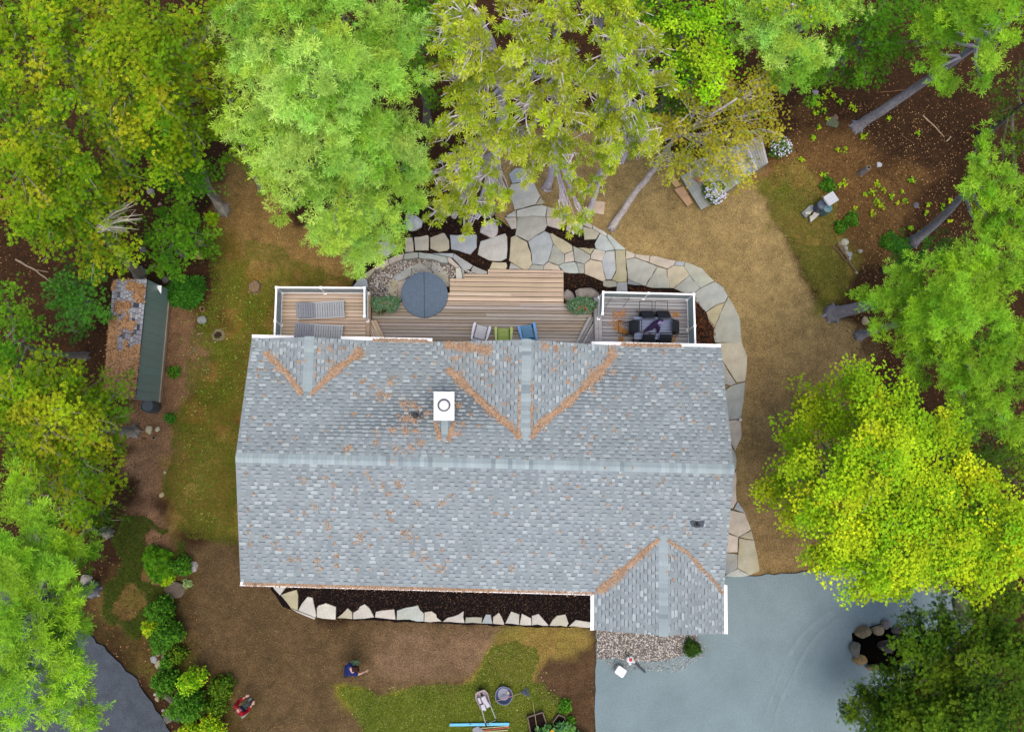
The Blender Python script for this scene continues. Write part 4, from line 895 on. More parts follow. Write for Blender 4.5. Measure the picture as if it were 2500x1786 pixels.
# planter boxes
def planter(label, px, py, wx, cols, flo, nfl, rz=0):
    z = ZM+.45; c = P(px, py, z); t = thing('flower_planter', label, 'planter', (c[0], c[1], ZM), 0, 'flower planters on the lower deck')
    mb = MB(); h = .34
    mb.hull4([(c[0]-wx*.8, c[1]-.13, ZM), (c[0]+wx*.8, c[1]-.13, ZM), (c[0]+wx*.8, c[1]+.13, ZM), (c[0]-wx*.8, c[1]+.13, ZM)], [(c[0]-wx*.9, c[1]-.17, ZM+h), (c[0]+wx*.9, c[1]-.17, ZM+h), (c[0]+wx*.9, c[1]+.17, ZM+h), (c[0]-wx*.9, c[1]+.17, ZM+h)], lin(80, 60, 48)); mb.build('pot', 'plastic', t, world=True)
    bush('foliage', None, None, (c[0]-wx*.45, c[1], ZM+h+.05), (wx*.62, .31, .3), 900, 'round', .085, cols, t); bush('foliage', None, None, (c[0]+wx*.45, c[1]+.02, ZM+h+.05), (wx*.62, .33, .32), 900, 'round', .08, cols[::-1], t)
    for (dx, dy, cl) in flo:
        for _ in range(nfl):
            q = (c[0]+dx+random.gauss(0, .035), c[1]+dy+random.gauss(0, .035), ZM+h+.36+random.gauss(0, .02)); r_ = random.uniform(.02, .035); mb = MB()
            mb.add([(q[0], q[1], q[2])]+[(q[0]+r_*math.cos(k*1.257+a)*s, q[1]+r_*math.sin(k*1.257+a)*s, q[2]+.012) for k in range(5) for a, s in ((-.35, .9), (0, 1.15), (.35, .9))], [(0, 1+k*3, 2+k*3, 3+k*3) for k in range(5)], jit(cl, .15)); mb.build('flower', 'leaf', t, world=True)
    return t
gc = [lin(104, 142, 112), lin(88, 128, 84), lin(126, 158, 128), lin(98, 140, 70), lin(140, 170, 140)]
planter('planter of grey green foliage with one red bloom beside the west deck rail', 940, 742, .52, gc, [(-.02, .0, lin(220, 60, 60)), (.22, -.06, lin(176, 88, 50))], 2)
planter('planter of bushy greenery with coral blooms beside the east deck rail', 1420, 745, .52, gc, [(.03, -.12, lin(206, 112, 88)), (-.16, -.2, lin(200, 120, 96)), (.12, -.24, lin(190, 96, 60))], 5)
bush('dark_foliage', 'dark brown leafy plant drooping from the west planter', 'plant', P(928, 758, ZM+.4), (.16, .12, .12), 200, 'round', .08, [lin(84, 60, 44), lin(70, 76, 34), lin(96, 70, 50)])
# boulders between deck and planter
def rockmesh(c, r, seed, sub=2, flat=.6, rx=1., ry=1., rz=0., rough=.28):
    bm = bmesh.new(); bmesh.ops.create_icosphere(bm, subdivisions=sub, radius=1.); rr = random.Random(seed)
    pl_ = [(Vector((rr.gauss(0, 1), rr.gauss(0, 1), rr.gauss(0, .7))).normalized(), rr.uniform(.55, .88)) for _ in range(9)]
    from mathutils import noise
    V = []
    for v in bm.verts:
        p = v.co.copy()
        for nn, dd in pl_:
            e = p.dot(nn)-dd
            if e > 0: p -= nn*e*.9
        p *= 1+rough*.5*noise.noise(p*1.7+Vector((seed*3.1, 0, 0)))
        x, y = p.x*rx, p.y*ry; V.append((c[0]+r*(x*math.cos(rz)-y*math.sin(rz)), c[1]+r*(x*math.sin(rz)+y*math.cos(rz)), c[2]+r*p.z*flat))
    F = [tuple(v.index for v in f.verts) for f in bm.faces]; bm.free(); return V, F
def rock(label, px, py, rpx, c, z=None, flat=.55, rx=1., ry=1., rz=0., name='rock', cat='rock', group=None, sub=2, dz=.0, seed=None, parent=None):
    g = G(px, py) if z is None else P(px, py, z); r = rpx/(FPX/(HC-g[2])); sd_ = seed if seed is not None else int(px*7+py)
    V, F = rockmesh((g[0], g[1], g[2]+r*flat*.35+dz), r*1.12, sd_, sub, flat, rx, ry, rz)
    cc = np.array([jit(c, .1)]*len(V)); return mk(name, V, F, 'rock', parent, world=True, col=cc, label=label, cat=cat, group=group)
RG = lin(132, 130, 124); RW = lin(200, 194, 184); RT = lin(150, 132, 104)
rock('long flat grey boulder behind the east planter', 1437, 718, 30, lin(150, 142, 130), .45, .5, 1.05, .62, 0, 'boulder', 'boulder')
rock('smaller grey boulder between the steps and the planter', 1390, 722, 17, lin(140, 136, 130), .4, .5, 1, .9, 0, 'boulder', 'boulder')
rock('rusty brown boulder beside the step ends', 1386, 741, 13, lin(104, 74, 50), .4, .5, .8, 1.2, 0, 'boulder', 'boulder')
# dining set
tp = P(1594, 801, ZU+.72)
dt = thing('dining_table', 'slate blue slatted dining table on the east deck', 'table', (tp[0], tp[1], ZU))
TB = lin(98, 112, 146)
for i in range(7): MB().box((-.0, .39-i*.13, .72), (1.5, .118, .03), jit(TB, .05)).build('table_slat', 'paint', dt)
MB().box((0, 0, .68), (1.4, .8, .05), lin(40, 44, 58)).build('table_frame', 'paint', dt)
for x in (-.66, .66):
    for y in (-.38, .38): MB().box((x, y, .34), (.06, .06, .68), lin(36, 38, 48)).build('leg', 'paint', dt)
def dchair(label, loc, rz):
    t = thing('garden_chair', label, 'chair', loc, rz, 'black sling chairs round the dining table'); K = lin(22, 24, 28); Sx = lin(54, 60, 68)
    # front is -y (towards the table), back +y reclines away
    mb = MB()
    for i in range(9): mb.box((0, -.22+i*.052, .44-i*.004), (.44, .046, .012), jit(Sx, .05))
    mb.build('seat', 'cloth', t); mb = MB()
    for i in range(7): mb.box((0, .25+i*.018, .5+i*.058), (.44, .012, .05), jit(lin(40, 44, 52), .05), rot('X', -.3))
    mb.build('backrest', 'cloth', t)
    for s in (-1, 1):
        MB().tube([(s*.235, -.26, .45), (s*.235, .2, .42), (s*.235, .27, .5), (s*.235, .42, .96)], .016, 6, K).build('side_frame', 'paint', t)
        MB().box((s*.27, -.02, .64), (.045, .44, .022), K).build('armrest', 'paint', t)
        MB().tube([(s*.265, -.2, .63), (s*.25, .34, .01)], .013, 6, K).build('rear_leg', 'paint', t); MB().tube([(s*.25, -.3, .01), (s*.26, .16, .6)], .013, 6, K).build('front_leg', 'paint', t)
    MB().tube([(-.235, .42, .96), (.235, .42, .96)], .016, 6, K).build('top_bar', 'paint', t); MB().tube([(-.25, .36, .03), (.25, .36, .03)], .011, 6, K).build('stretcher', 'paint', t)
    return t
for lb, px, py, a in (('black sling chair tipped against the north table edge, left of the pair', 1576, 744, 0), ('black sling chair tipped against the north table edge, right of the pair', 1614, 744, 1), ('black sling chair tipped against the west end of the table', 1517, 799, 88), ('black sling chair tipped against the east end of the table', 1672, 800, -91),
    ('black sling chair tipped against the house side of the table, left of the pair', 1579, 859, 180), ('black sling chair tipped against the house side of the table, right of the pair', 1620, 859, 180)):
    t_ = dchair(lb, place(px, py, ZU+.28, ZU+.5), math.radians(a)); t_.rotation_euler.x = math.radians(64)
# chair like cloth heap: folded purple parasol thrown across the table
mb = MB(); ax = np.array([P(1572, 809, ZU+.8), P(1588, 800, ZU+.84), P(1601, 790, ZU+.88), P(1618, 780, ZU+.9)])
mb.tube(list(ax), [.03, .1, .13, .05], 9, lin(44, 30, 66)); mb.tube([P(1600, 795, ZU+.85), P(1608, 800, ZU+.86), P(1606, 812, ZU+.8)], [.09, .08, .05], 8, lin(40, 26, 62)); mb.tube([P(1605, 790, ZU+.93), P(1612, 786, ZU+.98), P(1618, 790, ZU+.92)], [.05, .07, .04], 8, lin(148, 136, 178))
mb.tube([P(1565, 812, ZU+.79), P(1578, 806, ZU+.8)], [.015, .03], 6, lin(132, 78, 92)); mb.tube([P(1586, 812, ZU+.78), P(1590, 820, ZU+.79)], [.05, .02], 6, lin(122, 90, 92)); um = mb.build('folded_parasol', 'cloth', None, label='bundled dark purple parasol lying across the dining table', cat='parasol')
# plant stand of thin bent wire
ws = P(1507, 735, ZU); wt = thing('wire_plant_stand', 'thin grey wire plant stand in the corner of the dining deck', 'stand', (ws[0], ws[1], ZU)); gcw = lin(96, 98, 112)
for sx in (-.36, .36):
    MB().tube([(sx-.12, -.25, .02), (sx-.04, -.1, .3), (sx+.02, .02, .5), (sx+.02, .2, .6)], .009, 5, gcw).build('leg', 'paint', wt); MB().tube([(sx-.12, .12, .02), (sx-.02, .0, .3), (sx+.08, -.06, .5)], .009, 5, gcw).build('leg', 'paint', wt)
for y, z in ((.16, .58), (.02, .48), (-.08, .32)): MB().tube([(-.36, y, z), (.4, y, z)], .008, 5, gcw).build('rail', 'paint', wt)
# rusty leaf litter on the east deck
V_ = []
for (px, py, r, n) in ((1512, 785, .12, 90), (1505, 768, .22, 120), (1520, 765, .16, 80), (1509, 800, .14, 160), (1518, 808, .16, 260), (1530, 812, .1, 160), (1517, 828, .12, 100), (1650, 768, .12, 110), (1640, 833, .1, 70), (1632, 765, .08, 50), (1645, 825, .1, 40), (1500, 790, .25, 70)):
    c = P(px, py, ZU)
    for _ in range(int(n*1.3)): V_.append((c[0]+random.gauss(0, r*.6), c[1]+random.gauss(0, r*.45), ZU+.006+random.random()*.01))
V_ = np.array(V_); n = len(V_); a = rng.uniform(0, 6.28, n); L = rng.uniform(.03, .07, n); d = np.stack([np.cos(a)*L, np.sin(a)*L, np.zeros(n)], -1); e = np.stack([-np.sin(a), np.cos(a), np.zeros(n)], -1)*.012
mk('fallen_needles', np.stack([V_-e, V_+e, V_+d], 1).reshape(-1, 3), np.arange(3*n).reshape(n, 3), 'needle', col=np.repeat(np.array([lin(170, 120, 60), lin(150, 96, 44), lin(180, 134, 90)])[rng.integers(0, 3, n)], 3, 0), label='rusty fallen needles scattered on the dining deck boards', cat='needles', kind='stuff')
# ---------------------------------------------------------------- trees
def Y(*c): return np.array([lin(*x, 1.) for x in c])
PAL = {
 'white_pine': Y((170, 206, 84), (150, 196, 66), (190, 220, 110), (122, 174, 50), (178, 204, 70), (150, 202, 90)),
 'pine_g': Y((150, 200, 50), (130, 186, 42), (172, 214, 62), (104, 162, 36), (160, 204, 44), (138, 192, 56)),
 'red_pine': Y((190, 208, 52), (176, 198, 44), (206, 216, 70), (154, 184, 42), (196, 202, 60), (166, 194, 50)),
 'cedar': Y((150, 180, 22), (126, 170, 22), (174, 196, 30), (96, 150, 22), (196, 192, 40), (130, 176, 26), (84, 136, 22)),
 'cedar_g': Y((102, 166, 30), (86, 150, 28), (124, 180, 38), (72, 128, 26), (116, 168, 30)),
 'maple': Y((166, 200, 26), (140, 186, 30), (192, 212, 34), (116, 170, 26), (208, 212, 34), (152, 194, 30)),
 'beech': Y((140, 194, 26), (164, 208, 30), (116, 176, 24), (190, 214, 46), (98, 160, 22)),
 'larch': Y((178, 182, 40), (158, 172, 38), (196, 188, 54), (134, 158, 36), (200, 182, 60)),
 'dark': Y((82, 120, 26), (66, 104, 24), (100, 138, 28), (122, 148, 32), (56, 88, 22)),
 'spruce': Y((82, 150, 44), (68, 132, 40), (98, 166, 52), (58, 112, 36)),
}
_l = lambda *a: lin(*a, 1.)
BK = {'white_pine': _l(128, 124, 128), 'red_pine': _l(190, 182, 188), 'cedar': _l(136, 128, 116), 'cedar_g': _l(110, 102, 96), 'maple': _l(112, 104, 96), 'beech': _l(112, 108, 102), 'larch': _l(160, 152, 148), 'dark': _l(90, 84, 76), 'spruce': _l(100, 92, 84)}
NTRI = 0
def clumpset(style, blobs, dens, axis_, gap=.0):
    """clump centres, outward directions and branch radii filling each blob of the crown"""
    c, d, r, hh = [], [], [], []
    for (px, py, rp, z) in blobs:
        ctr = P(px, py, z); R = rp*(HC-z)/FPX; rc = {'white_pine': .36, 'red_pine': .17, 'cedar': .34, 'cedar_g': .32, 'maple': .42, 'beech': .34, 'larch': .3, 'dark': .36, 'spruce': .3}[style]
        n = max(3, int(dens*2.6*(R/rc)**2))
        m = int(4+R*(5.5 if style in ('maple', 'cedar') else 3.4)); az = rng.uniform(0, 6.28)+np.arange(m)*2.4; el = np.arcsin(np.clip(rng.uniform(-.25, 1.15, m), -1, 1))
        sd_ = np.stack([np.cos(az)*np.cos(el), np.sin(az)*np.cos(el), np.sin(el)], -1); vz = min(R*.8, z*.35)
        sc = ctr+sd_*rng.uniform(.45, .8, (m, 1))*np.array([R, R, vz]); sr = R*rng.uniform(.26, .46, m); sh_ = rng.integers(0, 1000, m)
        k = rng.integers(0, m, n); u = rng.normal(0, .55, (n, 3)); u /= np.maximum(1, np.linalg.norm(u, axis=1, keepdims=True)/1.15)
        rd = sc[k]-axis_(sc[k][:, 2]); rd[:, 2] = 0; rd /= np.linalg.norm(rd, axis=1, keepdims=True)+1e-6; sdw = np.stack([-rd[:, 1], rd[:, 0], rd[:, 2]*0], -1)
        p = sc[k]+(rd*u[:, :1]*1.35+sdw*u[:, 1:2]*.85+np.array([0, 0, .55])*u[:, 2:]-np.array([0, 0, .18])*np.maximum(u[:, :1], 0)**2)*sr[k][:, None]
        ax = axis_(p[:, 2]); o = p-ax; o[:, 2] = 0; L = np.linalg.norm(o, axis=1, keepdims=True)+1e-6; o = o/L
        o = o*np.clip(L, .3, 1)+rng.normal(0, .3, (n, 3))*[1, 1, .3]
        c.append(p); d.append(o); r.append(np.full(n, rc)*rng.uniform(.7, 1.35, n)); hh.append(sh_[k])
    return np.concatenate(c), np.concatenate(d), np.concatenate(r), np.concatenate(hh)
PS = {'white_pine': .95, 'pine_g': .8, 'red_pine': .8, 'cedar': .72, 'maple': .8, 'cedar_g': .66, 'beech': .85, 'larch': .8, 'dark': .75, 'spruce': .7}
for _k in PAL: PAL[_k] = PAL[_k]*PS[_k]
def tree(style, name, label, base, blobs, trunk=None, dens=1., pal=None, tr=.16, group=None, bare=.25, cat='tree', limbs=.12, hues=None):
    global NTRI
    b = G(*base); pal = PAL[pal or style]; bark = BK[style]
    t = thing(name, label, cat, b, 0, group)
    cw = np.array([P(x, y, z) for x, y, _, z in blobs]); wt = np.array([q[2]**2 for q in blobs], float)
    zt = max(q[3] for q in blobs); hi = cw[np.argsort(-cw[:, 2])[:3]]
    top = hi.mean(0); top[2] = zt*1.02
    if trunk: pts = [b-[0, 0, .1]]+[P(x, y, z*(.72 if style in ('cedar', 'cedar_g') else 1)) for x, y, z in trunk]
    else: pts = [b-[0, 0, .1], b+(top-b)*[.25, .25, .4], b+(top-b)*[.65, .65, .75], top]
    pts = [np.array(p, float) for p in pts]; dens_pts = []
    for a_, c_ in zip(pts[:-1], pts[1:]):
        for q in np.linspace(0, 1, 5, endpoint=False): dens_pts.append(a_+(c_-a_)*q)
    dens_pts.append(pts[-1])
    for _ in range(3): dens_pts = [dens_pts[0]]+[(dens_pts[i-1]+2*dens_pts[i]+dens_pts[i+1])/4+rng.normal(0, .012, 3)*[1, 1, 0] for i in range(1, len(dens_pts)-1)]+[dens_pts[-1]]
    n = len(dens_pts); rad = [tr*(1.55 if i == 0 else 1.15 if i == 1 else 1)*(1-i/n)**(1.15 if style in ('cedar', 'cedar_g', 'dark') else .75)+.02 for i in range(n)]
    mb = MB(); mb.tube(dens_pts, rad, 10, bark)
    for k in range(5):   # root flare
        a_ = k*1.256+random.random(); mb.tube([b+[0, 0, .3], b+[math.cos(a_)*tr*.9, math.sin(a_)*tr*.9, .08], b+[math.cos(a_)*tr*1.9, math.sin(a_)*tr*1.9, -.08]], [tr*.5, tr*.42, tr*.2], 5, bark)
    mb.c = [jit(bark, .12) for _ in mb.V] ; mb.build('trunk', 'bark', t, world=True, smooth=True)
    TP = np.array(dens_pts)
    def axis_(z): return np.stack([np.interp(z, TP[:, 2], TP[:, 0]), np.interp(z, TP[:, 2], TP[:, 1]), z], -1)
    C_, D_, R_, H_ = clumpset(style, blobs, dens, axis_)
    # limbs
    mb = MB(); bt = 0
    lc = tuple(np.array(bark)*1.02)
    for i, (x, y, rp, z) in enumerate(blobs):
        ctr = P(x, y, z); a0 = axis_(np.array([max(z*.82, 1.)]))[0]; m_ = (a0+ctr)/2+[0, 0, -.15]
        mb.tube([a0, m_, ctr], [tr*.38, tr*.25, .03] if style != 'red_pine' else [.07, .05, .02], 5, lc)
    nb_ = int(len(C_)*bare); sel = rng.choice(len(C_), nb_, replace=False)
    bc = np.array([P(x, y, z) for x, y, _, z in blobs])
    for i in sel:
        p = C_[i]; j = np.argmin(np.linalg.norm(bc-p, axis=1)); a0 = axis_(np.array([max(bc[j][2]*.82, 1.)]))[0]; q = a0+(bc[j]-a0)*random.uniform(.45, 1.); m_ = (p+q)/2+rng.normal(0, .12, 3)
        mb.tube([q, m_, p, p+D_[i]*R_[i]*.9], [.026, .018, .012, .005], 4, lc, cap=False)
    mb.c = [jit(lc, .12) for _ in mb.V]; mb.build('branches', 'bark', t, world=True)
    # foliage
    n = len(C_); hue = pal[H_ % len(pal)]*.6+pal[rng.integers(0, len(pal), n)]*.4; va = .16 if style == 'white_pine' and pal is PAL['white_pine'] else .28; hue = hue*(1-va+2*va*((H_*7919) % 100)/100)[:, None]
    if style in ('white_pine', 'spruce'):
        k = 20 if style == 'white_pine' else 20
        D2 = D_.copy(); D2[:, 2] += .25; D2 /= np.linalg.norm(D2, axis=1, keepdims=True)
        s = np.cross(D2, [0, 0, 1.]); s /= np.linalg.norm(s, axis=1, keepdims=True)+1e-6
        a_ = rng.uniform(-.9, 1.1, (n, k, 1)); b_ = rng.normal(0, .38, (n, k, 1))*(1.15-.5*a_); h = rng.uniform(-.25, .35, (n, k, 1))
        p = C_[:, None]+(D2[:, None]*a_+s[:, None]*b_+np.array([0, 0, 1.])*h)*R_[:, None, None]
        dr = D2[:, None]*.55+s[:, None]*b_*.9+np.array([0, 0, .75])+rng.normal(0, .15, (n, k, 3)); proto = PR['needle']; size = rng.uniform(.8, 1.2, n*k)*(.16 if style == 'white_pine' else .11)
    elif style == 'red_pine':
        k = 1; p = C_[:, None]; dr = D_[:, None]*.6+np.array([0, 0, .8])+rng.normal(0, .2, (n, k, 3)); proto = PR['pom']; size = rng.uniform(.75, 1.2, n*k)*.185
    elif style in ('cedar', 'cedar_g', 'dark', 'larch'):
        k = 22 if style != 'larch' else 14
        D2 = D_/np.linalg.norm(D_, axis=1, keepdims=True); s = np.cross(D2, [0, 0, 1.]); s /= np.linalg.norm(s, axis=1, keepdims=True)+1e-6
        a_ = rng.uniform(-1., 1.2, (n, k, 1)); b_ = rng.normal(0, .4, (n, k, 1))*(1.2-.6*a_); h = rng.normal(0, .16, (n, k, 1))-.12*a_**2
        p = C_[:, None]+(D2[:, None]*a_+s[:, None]*b_+np.array([0, 0, 1.])*h)*R_[:, None, None]
        dr = np.array([0, 0, 1.])+rng.normal(0, .4, (n, k, 3)); proto = PR['frond']; size = rng.uniform(.6, 1.2, n*k)*(.122 if style != 'larch' else .095)
    else:
        k = 58 if style == 'maple' else 40
        a_ = rng.uniform(0, 6.28, (n, k)); q = rng.random((n, k))**.5*rng.uniform(.8, 1.2, (n, k)); h = rng.normal(0, .13, (n, k))-.22*q**2
        p = C_[:, None]+np.stack([np.cos(a_)*q, np.sin(a_)*q, h], -1)*R_[:, None, None]
        dr = np.array([0, 0, 1.])+rng.normal(0, .38, (n, k, 3)); proto = PR['leaf' if style == 'maple' else 'round']; size = rng.uniform(.7, 1.15, n*k)*(.125 if style == 'maple' else .13)
    p = p.reshape(-1, 3); dr = dr.reshape(-1, 3); cc = np.repeat(hue, k, 0)*rng.uniform(.85, 1.15, (len(p), 1)); ok = p[:, 2] > .15
    V, F, Cx = strew(proto, p[ok], dr[ok], size[ok], cc[ok]); NTRI += len(F)
    mk('crown', V, F, 'leaf', t, world=True, col=Cx)
    return t
BIGPINE = [(700, 60, 150, 11), (850, 40, 140, 11), (960, 90, 90, 10), (620, 150, 90, 10), (770, 190, 160, 11.5), (920, 220, 120, 10), (650, 310, 110, 9.5), (790, 340, 150, 10), (930, 360, 120, 8.5), (1010, 420, 50, 7), (715, 440, 90, 8), (840, 470, 120, 7.5), (950, 490, 90, 6.5), (840, 560, 70, 5.5), (910, 575, 75, 5), (865, 625, 32, 4), (690, 500, 34, 6), (600, 60, 60, 11)]
tree('white_pine', 'white_pine', 'huge pale green white pine reaching down to the patio stones', (905, 530), BIGPINE, dens=1.15, tr=.22, bare=.04)
rp = 'red pines with pompom needle tufts behind the patio'
tree('red_pine', 'red_pine', 'olive tufted red pine nearest the big pale pine, bare grey limbs showing', (1190, 515), [(1080, 60, 70, 10), (1150, 110, 90, 11), (1130, 30, 70, 11), (1180, 190, 90, 10), (1100, 190, 60, 9), (1150, 280, 80, 9), (1080, 320, 55, 8), (1200, 350, 80, 8), (1110, 400, 60, 7), (1060, 440, 45, 6), (1170, 440, 60, 6.5), (1110, 500, 55, 5), (1060, 520, 35, 4.5), (1180, 520, 45, 5), (1230, 480, 35, 5.5), (1140, 560, 30, 4)], trunk=[(1200, 420, 3), (1230, 280, 6), (1210, 120, 9), (1160, 20, 11)], dens=.8, tr=.24, group=rp, bare=.95)
tree('red_pine', 'red_pine', 'middle red pine with its lowest tufts hanging over the flagstones', (1337, 455), [(1260, 50, 70, 11), (1340, 40, 90, 12), (1310, 140, 100, 12), (1240, 180, 60, 10), (1380, 150, 80, 11), (1280, 260, 80, 10), (1370, 270, 90, 10), (1250, 350, 60, 8), (1330, 370, 80, 8), (1400, 380, 50, 8), (1290, 420, 40, 6), (1410, 460, 40, 6), (1380, 520, 40, 5.5), (1425, 530, 25, 5), (1400, 565, 22, 5)], trunk=[(1350, 405, 2.5), (1345, 280, 6), (1370, 120, 9.5), (1340, 10, 12)], dens=.8, tr=.13, group=rp, bare=.95)
tree('red_pine', 'red_pine', 'red pine nearest the sparse yellow larch, long pale limbs on top', (1516, 382), [(1440, 30, 70, 12), (1530, 40, 90, 12), (1490, 130, 90, 12), (1580, 120, 70, 11), (1440, 220, 80, 10), (1540, 230, 90, 10.5), (1610, 200, 50, 10), (1500, 320, 80, 9), (1440, 320, 60, 8), (1580, 320, 60, 8.5), (1470, 390, 50, 7), (1550, 370, 40, 7)], trunk=[(1528, 350, 1.5), (1520, 250, 5), (1500, 120, 9), (1490, 20, 12)], dens=.8, tr=.2, group=rp, bare=.95)
tree('red_pine', 'red_pine', 'thin red pine stem beside the square paver with a few low tufts', (1438, 522), [(1462, 440, 28, 4.5), (1475, 412, 26, 5), (1500, 330, 50, 7.5), (1420, 480, 22, 4.5), (1455, 470, 20, 4.5)], trunk=[(1455, 470, 1.6), (1475, 400, 4), (1500, 300, 8)], dens=.5, tr=.1, group=rp, bare=.6)
tree('red_pine', 'red_pine', 'short pale red pine trunk beside the path stone', (1335, 458), [(1355, 350, 40, 6)], trunk=[(1350, 425, 1.), (1358, 395, 2.4), (1362, 330, 6)], dens=.4, tr=.14, group=rp, bare=.6)
tree('cedar_g', 'cedar', 'dark green cedar in the gap between the pale pine and the red pines', (1045, 300), [(1030, 30, 50, 6), (1045, 110, 50, 5.5), (1010, 170, 40, 5), (1050, 230, 30, 3.5), (1000, 60, 50, 6)], dens=1.5, bare=.2)
tree('cedar_g', 'cedar', 'green cedar between the upper red pines and the round leaved tree', (1600, 330), [(1590, 30, 60, 6), (1640, 110, 60, 5), (1650, 220, 55, 4), (1600, 190, 50, 4.5), (1580, 280, 40, 3), (1660, 290, 40, 3)], dens=1.5, bare=.15)
tree('beech', 'broadleaf_tree', 'bright green round leaved tree between the red pines and the pale pine', (1620, 330), [(1640, 40, 60, 7), (1700, 70, 80, 8), (1780, 40, 60, 7.5), (1720, 150, 90, 7.5), (1650, 170, 60, 7), (1790, 130, 50, 6.5), (1600, 90, 50, 6.5)], dens=1., bare=.1)
tree('larch', 'larch', 'sparse yellow green larch leaning over the wooden dock', (1493, 556), [(1640, 330, 60, 5), (1590, 310, 50, 5.5), (1700, 260, 70, 6), (1780, 240, 70, 6), (1850, 270, 60, 6), (1720, 350, 80, 5.5), (1800, 340, 80, 5.5), (1870, 320, 45, 5.5), (1650, 400, 60, 4.5), (1730, 420, 60, 4.2), (1800, 410, 50, 4.2), (1840, 225, 60, 6.5), (1760, 180, 40, 6.5)], trunk=[(1545, 478, 1.2), (1598, 410, 2.6), (1640, 340, 4), (1720, 290, 5.8), (1800, 240, 7)], dens=2.1, tr=.13, bare=.3)
tree('white_pine', 'white_pine', 'bluish pale white pine at the top edge right of the round leaved tree', (1845, 245), [(1870, 40, 90, 8), (1950, 60, 90, 8.5), (1900, 130, 80, 7.5), (1980, 140, 60, 7), (1900, 200, 45, 6), (1840, 90, 50, 7), (2040, 20, 70, 8)], dens=1.15, tr=.18, bare=.06, pal='white_pine')
tree('larch', 'larch', 'yellow speckled small tree at the top edge over the bluish pine', (1880, 180), [(1920, 20, 60, 9.5), (1980, 40, 40, 9.5), (1870, 20, 30, 9)], dens=.9, bare=.1, pal='maple', tr=.1)
tree('cedar_g', 'cedar', 'broad green cedar above the leaf littered slope at the top', (2010, 190), [(2030, 130, 60, 5), (2100, 60, 90, 6), (2190, 40, 80, 6), (2110, 130, 80, 5), (2170, 110, 60, 5), (2060, 190, 40, 3.5), (2240, 100, 40, 5), (2130, 170, 35, 4), (1990, 200, 50, 3.5)], dens=1.2, bare=.08)
tree('white_pine', 'white_pine', 'leaning white pine with a long bare silver trunk in the top right corner', (2093, 308), [(2300, 205, 34, 6), (2275, 170, 40, 7), (2310, 90, 50, 8), (2290, 50, 70, 8.5), (2360, 40, 80, 9), (2420, 110, 60, 9), (2270, 120, 35, 7), (2440, 30, 70, 9.5), (2395, 190, 30, 8)], trunk=[(2130, 285, .9), (2230, 218, 3), (2330, 150, 5.3), (2440, 70, 7.8), (2520, 10, 9.5)], dens=1.1, tr=.21, bare=.1, pal='pine_g')
tree('white_pine', 'white_pine', 'slim white pine at the right edge above the large one', (2230, 590), [(2385, 350, 35, 6.5), (2395, 400, 45, 6.5), (2370, 450, 40, 6), (2440, 440, 60, 6.5), (2420, 510, 60, 6), (2480, 520, 60, 6.5), (2400, 570, 50, 5.5), (2470, 600, 50, 6)], dens=1.1, tr=.18, bare=.06, pal='pine_g')
tree('white_pine', 'white_pine', 'large light green white pine leaning in from the right with a thick grey trunk', (2033, 765), [(2150, 735, 50, 6), (2200, 700, 60, 6.5), (2260, 760, 80, 7), (2290, 680, 70, 7.5), (2360, 640, 70, 8), (2340, 740, 80, 8.5), (2420, 700, 80, 8.5), (2190, 790, 50, 6), (2250, 820, 45, 6), (2400, 790, 80, 8), (2330, 830, 60, 7), (2470, 640, 60, 8)], trunk=[(2085, 752, 1.3), (2150, 738, 2.8), (2260, 715, 5.2), (2400, 690, 8.2)], dens=1.25, tr=.27, bare=.05, pal='pine_g')
tree('white_pine', 'white_pine', 'white pine with the thinner grey trunk below the large right one', (2098, 818), [(2230, 860, 50, 5.5), (2300, 900, 70, 6), (2370, 880, 70, 7), (2440, 880, 80, 7.5), (2340, 960, 60, 6), (2420, 970, 70, 6.5), (2480, 820, 60, 7.5), (2380, 1020, 40, 5), (2460, 1040, 50, 6), (2240, 930, 30, 4.5)], trunk=[(2140, 805, 1.), (2190, 790, 2.2), (2300, 800, 4.6), (2440, 860, 7.5)], dens=1.2, tr=.16, bare=.05, pal='pine_g')
tree('spruce', 'young_pine', 'small dark green pine below the stone pile at the slope foot', (2160, 660), [(2200, 640, 45, 3), (2240, 625, 45, 3.5), (2290, 600, 40, 4), (2210, 590, 25, 3)], dens=1., tr=.1, bare=.05)
tree('maple', 'maple', 'big yellow green maple spreading over the dirt path right of the house', (1975, 1150), [(1965, 985, 45, 4), (2015, 945, 30, 4), (2060, 925, 30, 5), (2120, 935, 50, 6), (2090, 1000, 90, 7), (2200, 950, 45, 6), (2180, 1030, 90, 8), (2020, 1060, 80, 6), (1950, 1060, 45, 5), (2260, 1060, 70, 7.5), (2330, 1050, 50, 7), (1900, 1190, 40, 4), (1865, 1205, 18, 4), (1950, 1150, 60, 5.5), (2040, 1160, 95, 8), (2140, 1130, 95, 9), (2230, 1150, 80, 8), (2320, 1140, 60, 7.5), (2290, 1200, 60, 8), (1990, 1240, 70, 6.5), (2080, 1260, 90, 7.5), (1960, 1260, 50, 5)], dens=1.6, tr=.2, bare=.03)
